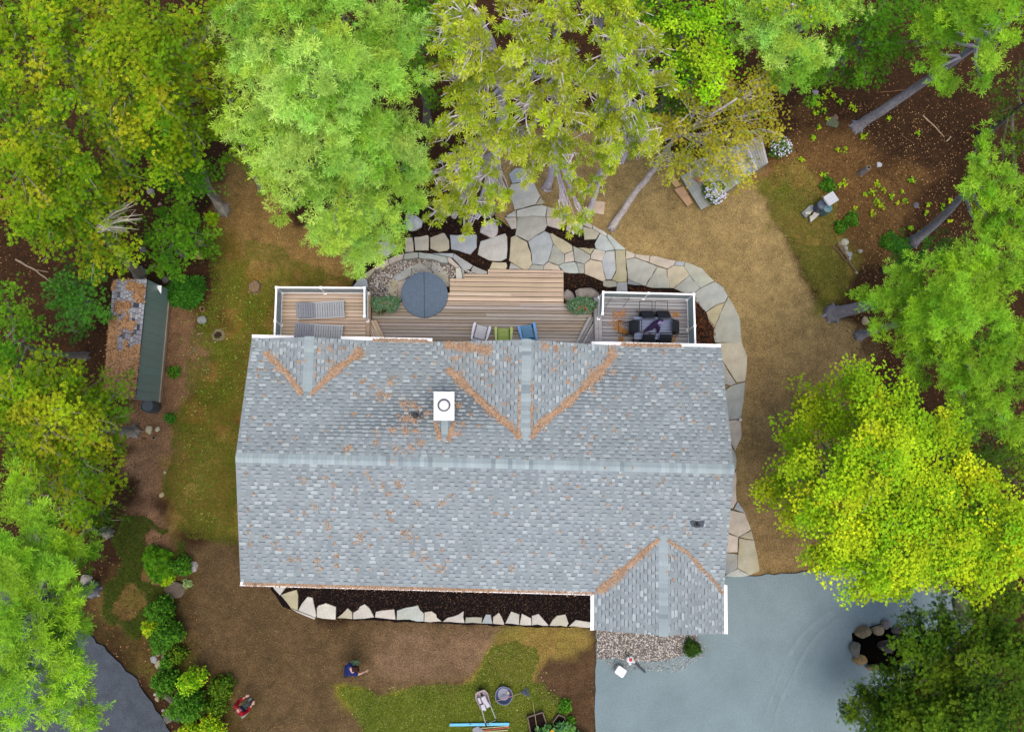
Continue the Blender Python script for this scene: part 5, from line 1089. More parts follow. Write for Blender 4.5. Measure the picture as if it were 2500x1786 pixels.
tree('maple', 'maple', 'yellow tinged maple joined to the big one, over the edge of the driveway', (2140, 1250), [(2170, 1250, 90, 7.5), (2040, 1340, 80, 6), (2130, 1370, 90, 6.5), (2230, 1330, 90, 7.5), (2320, 1280, 90, 8), (2400, 1230, 80, 8), (2470, 1280, 80, 8.5), (2340, 1380, 70, 7), (2420, 1350, 80, 7.5), (2490, 1370, 60, 7.5), (2180, 1410, 60, 5.5), (2100, 1420, 45, 5), (2380, 1430, 35, 6), (2260, 1400, 50, 6), (2400, 1290, 60, 8)], dens=1.6, tr=.2, bare=.03)
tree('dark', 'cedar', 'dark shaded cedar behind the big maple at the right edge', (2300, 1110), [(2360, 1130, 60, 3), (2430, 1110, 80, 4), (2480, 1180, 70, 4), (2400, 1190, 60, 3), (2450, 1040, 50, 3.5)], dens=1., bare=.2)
cd_ = 'dark cedars beyond the boulder ring'
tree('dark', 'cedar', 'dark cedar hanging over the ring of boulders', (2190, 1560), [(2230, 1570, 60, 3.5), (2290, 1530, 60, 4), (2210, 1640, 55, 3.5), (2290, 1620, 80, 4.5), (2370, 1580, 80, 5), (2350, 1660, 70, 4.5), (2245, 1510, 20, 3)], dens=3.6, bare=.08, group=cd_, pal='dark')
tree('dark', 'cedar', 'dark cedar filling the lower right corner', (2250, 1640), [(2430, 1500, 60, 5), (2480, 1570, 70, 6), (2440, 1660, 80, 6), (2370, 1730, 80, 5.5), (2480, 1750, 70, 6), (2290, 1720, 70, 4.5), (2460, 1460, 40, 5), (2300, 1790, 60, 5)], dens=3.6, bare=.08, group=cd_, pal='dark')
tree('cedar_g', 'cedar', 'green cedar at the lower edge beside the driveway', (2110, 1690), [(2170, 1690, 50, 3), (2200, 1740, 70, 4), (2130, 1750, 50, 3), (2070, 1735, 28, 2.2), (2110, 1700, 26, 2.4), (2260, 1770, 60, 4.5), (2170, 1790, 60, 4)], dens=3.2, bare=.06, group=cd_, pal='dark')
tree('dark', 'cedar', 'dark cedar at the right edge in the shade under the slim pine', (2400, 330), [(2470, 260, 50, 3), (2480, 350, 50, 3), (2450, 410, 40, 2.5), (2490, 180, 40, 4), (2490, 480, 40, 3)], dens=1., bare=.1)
# left side
tree('cedar', 'cedar', 'yellowish cedar beside the shed roof with bare twigs on its right flank', (340, 668), [(50, 320, 70, 8), (130, 350, 90, 8), (50, 410, 80, 8), (200, 400, 70, 7.5), (110, 460, 90, 7), (190, 490, 80, 6.5), (270, 470, 60, 6), (100, 540, 70, 6), (180, 560, 70, 5.5), (250, 570, 60, 5), (290, 620, 45, 4), (230, 640, 45, 4), (130, 600, 40, 5), (150, 260, 50, 8.5), (30, 500, 50, 6), (310, 430, 40, 6)], trunk=[(310, 640, 2), (240, 560, 5), (150, 420, 8), (110, 340, 9)], dens=1.9, tr=.2, bare=.22)
MBt = MB()
tw = thing('dead_branches', 'fan of bare silver dead twigs beside the yellowish cedar', 'branches', P(245, 560, 6.2))
for i in range(26):
    a0 = P(243+random.uniform(-6, 6), 560+random.uniform(-14, 8), 6.2); a_ = random.uniform(-.95, .25); L_ = random.uniform(50, 120)
    p1 = P(243+math.cos(a_)*L_*.5, 558+math.sin(a_)*L_*.5, 6.+random.uniform(-.3, .3)); p2 = P(243+math.cos(a_+.12)*L_, 558+math.sin(a_+.1)*L_*.8, 5.8+random.uniform(-.5, .3))
    MBt.tube([a0, p1, p2], [.024, .015, .005], 4, jit(lin(206, 200, 176), .12), cap=False)
    q = p1+(p2-p1)*.3; MBt.tube([q, q+(p2-p1)*.4+rng.normal(0, .18, 3)], [.01, .004], 3, jit(lin(190, 184, 160), .12), cap=False)
MBt.build('twigs', 'bark', tw, world=True)
tree('cedar', 'cedar', 'tall golden cedar in the middle of the upper left woods', (545, 512), [(330, 50, 90, 9), (270, 130, 80, 9), (370, 120, 100, 9.5), (300, 210, 80, 8.5), (390, 220, 100, 9), (340, 300, 80, 8), (430, 290, 80, 7.5), (470, 200, 70, 8), (460, 90, 80, 8.5), (390, 370, 70, 6.5), (450, 370, 60, 6), (530, 50, 50, 8), (510, 140, 50, 7), (500, 310, 40, 5.5), (540, 30, 45, 7), (500, 230, 45, 6)], trunk=[(515, 475, 1.2), (480, 380, 4), (420, 250, 7), (380, 140, 9.5)], dens=1.9, tr=.2, bare=.16)
tree('cedar', 'cedar', 'yellow green cedar filling the upper left corner', (300, 400), [(40, 60, 80, 8.5), (120, 40, 80, 9), (200, 50, 70, 8.5), (60, 150, 70, 8), (140, 130, 80, 8.5), (30, 230, 60, 7.5), (110, 220, 60, 7.5), (200, 160, 60, 8), (240, 20, 60, 8), (230, 230, 55, 7.5), (260, 310, 55, 7), (290, 370, 45, 6)], trunk=[(260, 340, 2.5), (180, 200, 6), (110, 80, 9)], dens=1.9, tr=.2, bare=.2)
tree('cedar', 'cedar', 'thin golden cedar squeezed against the big pale pine', (640, 470), [(555, 130, 40, 7), (560, 210, 45, 6.5), (575, 290, 45, 5.5), (600, 350, 45, 5), (625, 400, 35, 4), (645, 440, 22, 3.2), (560, 380, 25, 4)], dens=1.25, tr=.1, bare=.12)
tree('cedar_g', 'young_cedar', 'bright green young cedar at the edge of the dry lawn', (548, 508), [(430, 395, 45, 4.5), (470, 420, 50, 4.5), (410, 440, 40, 4), (460, 465, 45, 4), (505, 455, 30, 3.5), (440, 495, 25, 3.5), (500, 410, 30, 4)], trunk=[(530, 485, .9), (490, 450, 3), (450, 420, 5)], dens=1.3, tr=.1, bare=.1)
tree('cedar_g', 'young_cedar', 'round green young cedar above the shed, beside the yellow rock', (445, 622), [(385, 560, 40, 2.6), (405, 590, 50, 3), (440, 550, 40, 2.6), (480, 560, 40, 2), (420, 640, 40, 2.6), (395, 655, 30, 2.2), (500, 600, 28, 1.6), (450, 600, 35, 2.6), (400, 525, 26, 2.2), (460, 525, 28, 2.2)], dens=1.25, tr=.09, bare=.12)
tree('cedar_g', 'young_cedar', 'dark green young cedar left of the shed', (215, 735), [(180, 690, 60, 3), (230, 680, 35, 2.6), (150, 740, 45, 2.6), (210, 750, 50, 3), (180, 790, 35, 2), (240, 770, 25, 2)], dens=1.2, tr=.1, bare=.12, pal='spruce')
tree('cedar_g', 'cedar', 'green cedar at the left edge in the shade', (210, 868), [(15, 730, 40, 5), (40, 780, 50, 5.5), (30, 850, 50, 5), (70, 810, 40, 4.5), (40, 900, 45, 4.5), (80, 870, 30, 4), (15, 940, 30, 4)], trunk=[(150, 866, 1.8), (90, 855, 3.6), (40, 830, 5.5)], dens=1.2, tr=.13, bare=.1)
tree('cedar', 'cedar', 'wide yellow green cedar below the shed', (325, 1052), [(50, 960, 70, 6.5), (120, 940, 70, 6.5), (190, 940, 60, 6), (250, 960, 40, 5), (60, 1040, 80, 7), (140, 1030, 80, 7), (210, 1030, 70, 6.5), (270, 1010, 35, 4.5), (90, 1110, 70, 6.5), (170, 1120, 80, 6), (240, 1110, 60, 5), (280, 1080, 30, 4), (210, 1190, 60, 4.5), (260, 1190, 40, 3.8), (20, 1000, 60, 6.5), (190, 1250, 40, 3.5), (300, 935, 22, 4)], trunk=[(290, 1050, 1.2), (220, 1045, 4), (140, 1030, 7)], dens=1.9, tr=.2, bare=.22)
tree('white_pine', 'white_pine', 'vivid green white pine in the lower left corner over the asphalt', (222, 1438), [(60, 1180, 40, 8), (55, 1240, 45, 8.5), (60, 1310, 70, 9), (110, 1280, 35, 8.5), (120, 1370, 70, 9), (170, 1340, 40, 8), (205, 1340, 24, 7.5), (40, 1400, 80, 10), (110, 1450, 80, 9.5), (175, 1440, 35, 8), (50, 1520, 80, 10), (150, 1540, 60, 9), (205, 1500, 35, 8), (60, 1620, 80, 10), (150, 1620, 60, 9), (200, 1605, 28, 8), (60, 1700, 60, 9.5), (150, 1690, 50, 9), (200, 1720, 38, 8.5), (230, 1740, 20, 8.3), (185, 1765, 15, 8.2), (30, 1760, 40, 9)], trunk=[(195, 1442, 1.6), (130, 1455, 5), (60, 1470, 9)], dens=1.25, tr=.24, bare=.05, pal='pine_g')
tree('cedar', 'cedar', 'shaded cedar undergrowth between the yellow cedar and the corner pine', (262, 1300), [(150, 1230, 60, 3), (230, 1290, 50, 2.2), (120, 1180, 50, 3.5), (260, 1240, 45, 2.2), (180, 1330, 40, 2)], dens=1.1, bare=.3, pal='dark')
# background woods beyond the frame so that the forest goes on
ow = 'woods just beyond the edge of the view'
for i, (bx, by, st) in enumerate([(-200, 300, 'cedar'), (-250, 800, 'cedar_g'), (-300, 1300, 'white_pine'), (300, -150, 'cedar'), (900, -250, 'white_pine'), (1400, -200, 'red_pine'), (1900, -120, 'cedar_g'), (2450, -80, 'white_pine'), (2700, 700, 'white_pine'), (2750, 1350, 'maple')]):
    g_ = G(bx, by); s_ = FPX/24.
    bl = []
    for k in range(7):
        z = 3+k*.9; f = HC/(HC-z); cx_, cy_ = NX+(bx-NX)*f, NY+(by-NY)*f; a_ = k*2.4
        bl.append((cx_+math.cos(a_)*90*(1-k/9), cy_+math.sin(a_)*90*(1-k/9), 90*(1-k/10), z))
    tree(st, 'tree', ['yellow green cedar', 'green cedar', 'white pine', 'golden cedar', 'pale white pine', 'olive red pine', 'green cedar', 'silvery white pine', 'light white pine', 'yellow maple'][i]+' '+['outside the upper left edge', 'outside the left edge', 'outside the lower left edge', 'above the top left edge', 'above the top edge behind the pale pine', 'above the top edge behind the red pines', 'above the top edge right of centre', 'beyond the top right corner', 'beyond the right edge', 'beyond the lower right edge'][i], (bx, by), bl, dens=.5, bare=.03, group=ow)
pass
# understorey shrubs
shr = 'shrubs between the asphalt road and the yard'
def shrub(label, px, py, rpx, h, pal, n, proto='round', size=.09, group=None, cat='shrub', name='shrub', el=1.):
    c = G(px, py); z = c[2]+h*.35; r = rpx*HC/FPX
    return bush(name, label, cat, (c[0], c[1], z), (r, r*el, h*.65), n, proto, size, PAL[pal] if isinstance(pal, str) else pal, None, world=False, group=group, hollow=.35)
GS = Y((70, 124, 30), (86, 142, 34), (58, 104, 28), (104, 156, 40))*.75
for a_ in [('green shrub at the north end of the hedge row', 405, 1482, 34, 1.2, GS, 2200), ('thick green shrub beside the dirt yard, upper of the hedge row', 425, 1535, 36, 1.3, GS, 2400), ('narrow shrub with yellow spots on the road side of the hedge row', 378, 1525, 20, .9, 'maple', 900), ('green shrub in the middle of the hedge row', 408, 1558, 30, 1.2, GS, 1700),
           ('dark low shrub in the hedge row gap', 435, 1595, 26, .6, 'dark', 900), ('small bright shrub beside the tan stones', 415, 1612, 18, .7, GS, 700), ('round green shrub beside the cluster of tan rocks', 418, 1655, 32, 1.3, GS, 1900), ('yellow green maple sapling towering over the hedge row', 495, 1640, 28, 2.2, 'beech', 1500), ('large bright maple shrub by the road bank', 478, 1700, 42, 2.0, GS, 3400),
           ('dark grey green shrub behind the standing person', 548, 1672, 32, .9, 'dark', 1500), ('low green shrub at the bottom edge left of the person', 525, 1765, 36, 1.4, 'maple', 1800), ('dark shrub against the yard by the person', 535, 1715, 28, .9, 'dark', 1200), ('yellow green shrub left of the bottom edge', 470, 1775, 26, 1.2, 'maple', 1000)]:
    shrub(a_[0], a_[1], a_[2], a_[3]*.84, a_[4], a_[5], int(a_[6]*.62), group=shr, proto='leaf' if isinstance(a_[5], str) and a_[5] == 'maple' else 'round', size=.1)
shrub('feathery green shrub above the hedge row', 388, 1365, 30, .7, 'cedar_g', 1400, 'frond', .14); shrub('low feathery shrub beside the rounded boulder', 400, 1395, 24, .5, 'cedar_g', 900, 'frond', .12)
shrub('leafy green plant growing by the pale boulder', 450, 1378, 22, .6, GS, 900); shrub('small yellow green plant by the brown boulder', 412, 1412, 14, .4, 'maple', 350, 'leaf', .09); shrub('pale green round plant at the yard corner', 458, 1425, 9, .2, Y((150, 170, 110), (130, 156, 90)), 200)
shrub('spiky dark green juniper beside the shed', 462, 712, 30, .45, 'spruce', 900, 'needle', .26, cat='juniper', name='juniper'); shrub('low juniper creeping at the shed corner', 422, 722, 20, .3, 'spruce', 400, 'needle', .2, cat='juniper', name='juniper')
shrub('small bright broadleaf plant by the leaning trunk', 520, 536, 13, .5, 'maple', 200, 'leaf', .14); shrub('dark green weed clump beside the shed path', 427, 908, 15, .35, GS, 260); shrub('dark green bushy clump on the dry lawn', 417, 1020, 12, .3, 'spruce', 260, 'round', .08); shrub('rounded boxwood at the porch corner over the pebbles', 1684, 1576, 19, .9, Y((44, 74, 22), (60, 92, 24), (36, 58, 22), (74, 104, 30)), 1800, 'round', .06, cat='boxwood', name='boxwood')
# seedlings on the woodland floor
sd = 'yellow green seedlings on the leaf litter slope'
SP = [(2012, 240), (2022, 225), (1998, 256), (2010, 270), (2080, 262), (2020, 292), (1990, 276), (2065, 364), (2107, 333), (2050, 450), (2062, 448), (2018, 455), (2010, 428), (2044, 366), (1998, 312), (1985, 338), (1955, 390), (2035, 235), (2050, 250), (2145, 450), (2160, 465), (2175, 480), (2130, 470), (2112, 475), (2142, 490), (2190, 495), (2200, 470), (2210, 490), (2130, 520), (2150, 505), (2225, 440), (2152, 500), (2085, 510), (2222, 557), (2265, 500), (2262, 520), (2300, 505), (2310, 515), (2318, 540), (2245, 570), (2165, 598), (2320, 490), (2240, 325), (2170, 290)]
LM = [((2032, 300), 'the mossy rock'), ((2103, 422), 'the tall hollow stump'), ((2093, 308), 'the leaning silver trunk'), ((2147, 401), 'the white rock'), ((2020, 500), 'the compost bins'), ((2060, 600), 'the stone pile'), ((1992, 224), 'the long pale stone'), ((1893, 370), 'the far dock tub'), ((2280, 305), 'the long pale stick'), ((2239, 500), 'the grey litter rock'), ((2180, 220), 'the thin horizontal stick'), ((2280, 600), 'the young dark pine'), ((1982, 517), 'the slab heap')]
SEEN = set()
def seed_label(px, py, r, k):
    size = 'tiny' if r < .09 else ('small' if r < .12 else 'bushy'); hue = 'yellow green' if k % 3 else 'fresh green'
    near = sorted(LM, key=lambda m: math.hypot(m[0][0]-px, m[0][1]-py))
    for (mx, my), nm in near[:4]:
        d = math.hypot(mx-px, my-py); v = 'above' if py < my-.4*d else ('below' if py > my+.4*d else ''); h = 'left of' if px < mx-.4*d else ('right of' if px > mx+.4*d else '')
        w_ = (v+' and ' if v and h else v)+h; q = 'just ' if d < 35 else ('well ' if d > 90 else '')
        L_ = f'{size} {hue} seedling {q}{w_} {nm}'
        if L_ not in SEEN: break
    SEEN.add(L_); return L_
for k, (px, py) in enumerate(SP):
    c = G(px, py); n = random.randint(9, 22); r = random.uniform(.07, .15); pos = np.array([c]*n)+np.stack([rng.normal(0, r*.5, n), rng.normal(0, r*.5, n), rng.uniform(.05, .14, n)], -1)
    V, F, Cx = strew(PR['leaf'], pos, np.array([0, 0, 1.])+rng.normal(0, .3, (n, 3)), rng.uniform(.08, .14, n), (PAL['maple'] if k % 3 else PAL['beech'])[rng.integers(0, 5, n)])
    mk('seedling', V, F, 'leaf', None, col=Cx, label=seed_label(px, py, r, k), cat='seedling', group=sd)
for k, (px, py, r, lb) in enumerate([(2170, 590, 26, 'dark green clump of ferns below the stone pile'), (2052, 555, 17, 'bright green fern beside the stone pile'), (2078, 536, 18, 'dull green fern above the stone pile'), (2200, 600, 18, 'green fern at the foot of the young pine'), (2250, 575, 14, 'small fern at the slope edge'), (2020, 452, 20, 'low green clump above the compost bins')]):
    shrub(lb, px, py, r, .3, GS, 260, 'leaf', .12, cat='fern', name='fern')
# dock pots
for px, py, lb, zz in ((1735, 478, 'pot of white and lilac flowers at the dock corner', .75), (1893, 370, 'leafy flower tub with white blooms at the far dock end', .6)):
    c = G(px, py); t = thing('flower_tub', lb, 'planter', c); MB().lathe((0, 0, 0), [(.26, 0), (.34, .4), (.35, .42), (.3, .42), (.28, .36)], 18, lin(90, 66, 50)).build('pot', 'plastic', t)
    bush('foliage', None, None, (c[0], c[1], c[2]+.5), (.46, .46, .32), 1300, 'round', .1, Y((84, 112, 44), (104, 130, 54), (60, 88, 36)), t)
    n = 230 if px < 1800 else 110; th = rng.uniform(0, 6.28, n); q = rng.random(n)**.5*.48
    pos = np.stack([c[0]+np.cos(th)*q, c[1]+np.sin(th)*q-(.12 if px < 1800 else .05), c[2]+.5+.33*np.sqrt(1-(q/.6)**2)], -1); star = np.array([[(0, 0, 0), (math.cos(k*1.257-.5)*.9, math.sin(k*1.257-.5)*.9, .1), (math.cos(k*1.257+.5)*.9, math.sin(k*1.257+.5)*.9, .1)] for k in range(5)])
    V, F, Cx = strew(star, pos, np.array([0, 0, 1.])+rng.normal(0, .25, (n, 3)), np.full(n, .035), Y((214, 210, 232), (196, 190, 226), (230, 230, 240))[rng.integers(0, 3, n)]); mk('blossoms', V, F, 'leaf', t, world=True, col=Cx, kind='stuff')
# grass blades
def blades(n, region, h, wd, pal, name, label, holes=(), thr=.0, pid=77):
    pw = [p[:2] for p in PP(region)]; xs = [p[0] for p in pw]; ys = [p[1] for p in pw]; X = rng.uniform(min(xs), max(xs), n*3); Y_ = rng.uniform(min(ys), max(ys), n*3)
    s = sdist(X, Y_, pw)+(fbm(X, Y_, 1., pid)-.5)*1. > 0
    if thr: s &= fbm(X, Y_, 1.1, pid+5) > thr
    X = X[s][:n]; Y_ = Y_[s][:n]; n = len(X); ii = np.clip(np.searchsorted(gx, X)-1, 0, ni-1); jj = np.clip(np.searchsorted(gy, Y_)-1, 0, nj-1); Z = hz[ii, jj]
    a = rng.uniform(0, 6.28, n); H = h*rng.uniform(.5, 1.3, n); ln = rng.uniform(.4, 1.4, n)*H; e = np.stack([-np.sin(a), np.cos(a), np.zeros(n)], -1)*wd; p = np.stack([X, Y_, Z-.01], -1); tip = p+np.stack([np.cos(a)*ln, np.sin(a)*ln, H], -1)
    cc = pal[rng.integers(0, len(pal), n)]*rng.uniform(.8, 1.2, (n, 1)); mk(name, np.stack([p-e, p+e, tip], 1).reshape(-1, 3), np.arange(3*n).reshape(n, 3), 'leaf', None, col=np.repeat(cc, 3, 0), label=label, cat='grass', kind='stuff')
blades(60000, [(820, 1676), (1000, 1684), (1130, 1668), (1170, 1620), (1200, 1570), (1260, 1560), (1310, 1580), (1300, 1660), (1350, 1710), (1400, 1790), (890, 1795), (860, 1740)], .07, .008, Y((112, 128, 38), (92, 114, 28), (134, 144, 54), (76, 98, 24), (158, 158, 90)), 'grass', 'bright lawn grass around the wheelbarrow at the bottom')
blades(60000, [(520, 560), (640, 600), (860, 680), (670, 740), (660, 860), (580, 1100), (580, 1330), (430, 1290), (400, 1150), (420, 1000), (450, 880), (500, 760)], .06, .008, Y((112, 118, 34), (128, 120, 48), (94, 112, 28), (150, 132, 72), (76, 112, 24), (84, 130, 30)), 'grass', 'patchy drying lawn grass left of the house', thr=.42)
blades(16000, [(1870, 450), (1950, 430), (2030, 500), (2040, 600), (2090, 700), (2040, 760), (1990, 740), (1920, 590), (1880, 530)], .07, .009, Y((112, 118, 44), (130, 128, 60), (92, 108, 36), (150, 138, 80)), 'grass', 'grass strip between the dirt path and the wooded slope', thr=.4)
blades(16000, [(300, 1260), (420, 1290), (450, 1350), (400, 1400), (420, 1500), (330, 1560), (250, 1480), (280, 1350)], .1, .01, Y((70, 92, 30), (84, 108, 34), (110, 110, 50), (54, 76, 26)), 'grass', 'rough weeds and grass on the bank above the asphalt', thr=.45)
# fallen leaves and litter
def litter(n, region, pal, label, lo=.03, hi=.07, name='leaf_litter', inv=None, pid=5, thr=0):
    pw = [p[:2] for p in PP(region)]; xs = [p[0] for p in pw]; ys = [p[1] for p in pw]; X = rng.uniform(min(xs), max(xs), n*3); Y_ = rng.uniform(min(ys), max(ys), n*3)
    s = sdist(X, Y_, pw) > 0
    if thr: s &= fbm(X, Y_, 1.6, pid) > thr
    if inv: s &= sdist(X, Y_, [p[:2] for p in PP(inv)]) < 0
    X = X[s][:n]; Y_ = Y_[s][:n]; n = len(X); ii = np.clip(np.searchsorted(gx, X)-1, 0, ni-1); jj = np.clip(np.searchsorted(gy, Y_)-1, 0, nj-1); Z = hz[ii, jj]+.02
    pos = np.stack([X, Y_, Z], -1); V, F, Cx = strew(PR['round'], pos, np.array([0, 0, 1.])+rng.normal(0, .35, (n, 3)), rng.uniform(lo, hi, n), pal[rng.integers(0, len(pal), n)]); mk(name, V, F, 'needle', None, col=Cx, label=label, cat='leaf litter', kind='stuff')
LB = Y((92, 62, 38), (76, 50, 30), (116, 82, 52), (58, 38, 24), (140, 104, 70), (48, 32, 22))
HOUSEPX = [(560, 640), (1780, 640), (1800, 1560), (560, 1560)]
litter(34000, [(-100, -100), (2600, -100), (2600, 1400), (1950, 1420), (2090, 900), (1990, 560), (1840, 400), (1500, 280), (600, 380), (480, 560), (400, 900), (330, 1200), (470, 1460), (560, 1700), (560, 1800), (420, 1790), (320, 1640), (200, 1510), (-100, 1450)], LB, 'brown fallen leaves covering the woodland floor', .04, .09)
litter(2200, [(1780, 250), (2400, 250), (2400, 900), (2100, 900), (2000, 500), (1850, 420)], Y((150, 118, 78), (130, 96, 60), (170, 140, 98)), 'pale fallen leaves scattered on the wooded slope', .03, .07, pid=9, thr=.45)
litter(1800, [(440, 450), (900, 640), (650, 760), (600, 1400), (1450, 1520), (1450, 1780), (600, 1780), (400, 1400), (400, 900)], Y((150, 130, 70), (160, 140, 90), (130, 90, 54)), 'small yellow leaves dropped on the yard and lawn', .02, .045, thr=.45)
litter(900, [(1500, 380), (1950, 400), (2100, 900), (1960, 1400), (1780, 1400), (1760, 700)], Y((180, 150, 90), (110, 80, 44), (196, 170, 100)), 'scattered leaves on the bare tan dirt path', .025, .055)
litter(5000, [(430, 1330), (640, 1420), (760, 1515), (1450, 1530), (1450, 1680), (900, 1670), (700, 1790), (600, 1790), (450, 1560)], Y((70, 52, 34), (50, 36, 24), (120, 98, 70)), 'dark clods and shreds on the bare soil of the front yard', .015, .04, name='soil_clods')
litter(5000, [(1500, 380), (1780, 440), (1960, 640), (2060, 860), (1960, 1400), (1790, 1400), (1770, 780), (1480, 560)], Y((100, 78, 44), (80, 60, 34), (170, 146, 100)), 'little clods and twigs on the tan dirt path', .015, .04, name='soil_clods')
litter(900, [(430, 740), (640, 640), (670, 860), (620, 1300), (430, 1280), (440, 900)], Y((110, 160, 40), (90, 140, 30), (150, 180, 80)), 'bright little weeds in the dry lawn', .03, .07, name='weeds', thr=.45, pid=15)
litter(600, [(820, 1676), (1130, 1672), (1200, 1575), (1310, 1580), (1400, 1790), (880, 1790)], Y((200, 196, 130), (180, 186, 110), (140, 160, 80)), 'pale flower heads and leaves dotted in the lawn', .025, .05, name='lawn_flecks')
litter(9000, [(1460, 1620), (1800, 1430), (2100, 1400), (2330, 1450), (2120, 1780), (1460, 1780)], Y((150, 160, 166), (120, 132, 140), (170, 178, 182), (96, 108, 116)), 'loose grit on the stone dust driveway', .012, .028, name='driveway_grit')
litter(6000, [(60, 1450), (250, 1580), (370, 1715), (415, 1786), (0, 1786)], Y((110, 114, 124), (80, 84, 92), (140, 140, 146)), 'loose grit on the asphalt road', .012, .028, name='road_grit')
litter(240, [(1500, 1560), (2050, 1420), (2250, 1500), (2000, 1780), (1480, 1780)], Y((110, 100, 80), (150, 120, 80)), 'few leaves blown onto the driveway', .02, .045)
litter(700, [(200, 1560), (330, 1680), (400, 1790), (100, 1790)], Y((150, 120, 100), (120, 90, 80)), 'leaves blown onto the asphalt road', .03, .06)
# ---------------------------------------------------------------- small things
rk = 'rocks lying round the yard'
for lb, px, py, r, c, fl in [
 ('pale rounded boulder at the corner of the dirt yard', 471, 1382, 12, lin(176, 172, 164), .6), ('large brown mossy boulder at the yard corner', 428, 1438, 22, lin(110, 96, 84), .4), ('grey boulder beside the stump ring', 492, 780, 11, lin(140, 142, 140), .6),
 ('yellow ochre rock beside the leaning trunk', 486, 622, 13, lin(160, 146, 80), .5), ('tan boulder poking through the young cedar', 487, 586, 15, lin(176, 158, 112), .5), ('light grey rock between the upper left trees', 367, 467, 9, lin(160, 154, 146), .6), ('small pink tan rock between the upper left trees', 389, 497, 5, lin(176, 150, 130), .6),
 ('dull purple rock in the litter above the shed', 348, 608, 8, lin(110, 100, 108), .6), ('grey rock at the shed corner', 402, 683, 8, lin(120, 116, 116), .6), ('cream rock, larger of the pair by the rain barrel', 363, 1050, 10, lin(196, 186, 150), .5), ('cream rock, smaller of the pair by the rain barrel', 384, 1047, 6, lin(196, 186, 150), .5),
 ('small white rock next to the rain barrel', 386, 976, 7, lin(206, 202, 196), .6), ('little cream stone on the dry lawn', 394, 1208, 6, lin(190, 176, 130), .5), ('tiny pale stone on the dry lawn edge', 402, 1152, 4, lin(180, 170, 140), .5), ('grey driftwood like rock near the corner pine', 210, 1414, 13, lin(150, 146, 132), .4),
 ('grey blue rock, left of the tan rock cluster', 375, 1609, 9, lin(156, 158, 156), .5), ('tan triangular rock, largest of the cluster', 387, 1622, 10, lin(172, 162, 136), .4), ('small pinkish rock of the cluster', 384, 1595, 6, lin(176, 152, 130), .5), ('upright pale rock of the cluster', 395, 1590, 5, lin(170, 166, 150), .6), ('small round rock of the cluster', 397, 1603, 4, lin(150, 146, 136), .6), ('lowest small rock of the cluster', 388, 1640, 4, lin(150, 140, 124), .6),
 ('whitish stone on the road bank', 379, 1694, 5, lin(170, 164, 160), .5), ('tan stone on the road bank', 382, 1706, 6, lin(158, 138, 116), .5), ('white stone at the foot of the bank log', 412, 1703, 5, lin(190, 184, 180), .5), ('pinkish stone low on the road bank', 398, 1735, 5, lin(170, 150, 150), .5), ('mossy grey rock at the bottom of the road bank', 410, 1750, 12, lin(96, 96, 84), .4), ('dark grey rock at the bottom of the road bank', 428, 1752, 9, lin(90, 88, 84), .4), ('small rock at the bottom of the road bank', 436, 1744, 5, lin(150, 144, 140), .5),
 ('white rock beside the hollow stump', 2147, 401, 8, lin(200, 200, 204), .5), ('big white quartz boulder half under the red pine tufts', 1196, 560, 24, lin(206, 202, 196), .5), ('white split boulder under the red pine', 1118, 452, 17, lin(190, 184, 172), .6), ('white boulder fragment below the split one', 1130, 480, 10, lin(196, 192, 186), .6),
 ('white chunky boulder by the big pale pine', 1008, 548, 22, lin(206, 204, 200), .6), ('pale ridged boulder by the big pale pine', 1000, 530, 14, lin(180, 172, 156), .6), ('round cream boulder of the row under the red pine', 1136, 517, 9, lin(206, 198, 178), .6), ('cream boulder of the row under the red pine', 1112, 525, 12, lin(196, 188, 174), .6), ('left cream boulder of the row under the red pine', 1096, 523, 10, lin(196, 188, 172), .6), ('white boulder at the row end under the red pine', 1166, 524, 10, lin(206, 206, 206), .6), ('pinkish boulder among the mulch under the tufts', 1090, 543, 7, lin(186, 168, 156), .6), ('pale boulder beside the first patio stone', 940, 582, 12, lin(200, 204, 196), .5),
 ('tan boulder lying between the two right trunks', 2112, 783, 11, lin(160, 146, 116), .4), ('mossy green rock by the slope top', 2032, 300, 16, lin(104, 108, 84), .5), ('brown rock leaning on the mossy one', 2040, 286, 8, lin(120, 92, 70), .6),
 ('grey rock in the litter of the wooded slope', 2239, 500, 8, lin(100, 96, 100), .4), ('light chip of rock on the slope', 2102, 612, 6, lin(180, 176, 170), .4), ('long pale stone on the slope below the dark bushes', 1992, 224, 9, lin(160, 154, 160), .3)]:
    rock(lb, px, py, r, c, flat=fl, group=rk, seed=int(px+py))
sp = 'stones piled beside the two logs'
for lb, px, py, r, c in [('largest cream stone of the pile by the logs', 2063, 590, 11, lin(196, 192, 172)), ('top left tan stone of the pile by the logs', 2050, 596, 7, lin(160, 150, 116)), ('olive stone in the pile by the logs', 2057, 602, 6, lin(130, 122, 90)), ('middle pale stone of the pile by the logs', 2066, 606, 7, lin(186, 180, 166)), ('speckled stone of the pile by the logs', 2068, 618, 8, lin(170, 164, 140)), ('grey stone near the bottom of the pile by the logs', 2074, 620, 8, lin(176, 176, 174)), ('bottom stone of the pile by the logs', 2073, 632, 6, lin(190, 186, 180)), ('stray small stone past the log end', 2092, 664, 4, lin(176, 168, 150))]:
    rock(lb, px, py, r, c, flat=.6, group=sp, seed=int(px*3+py))
sl_ = 'flat stones stacked on the grass beside the compost bin'
slabs = thing('slab_pile', 'small heap of four grey slabs beside the compost bin', 'slabs', G(1982, 517))
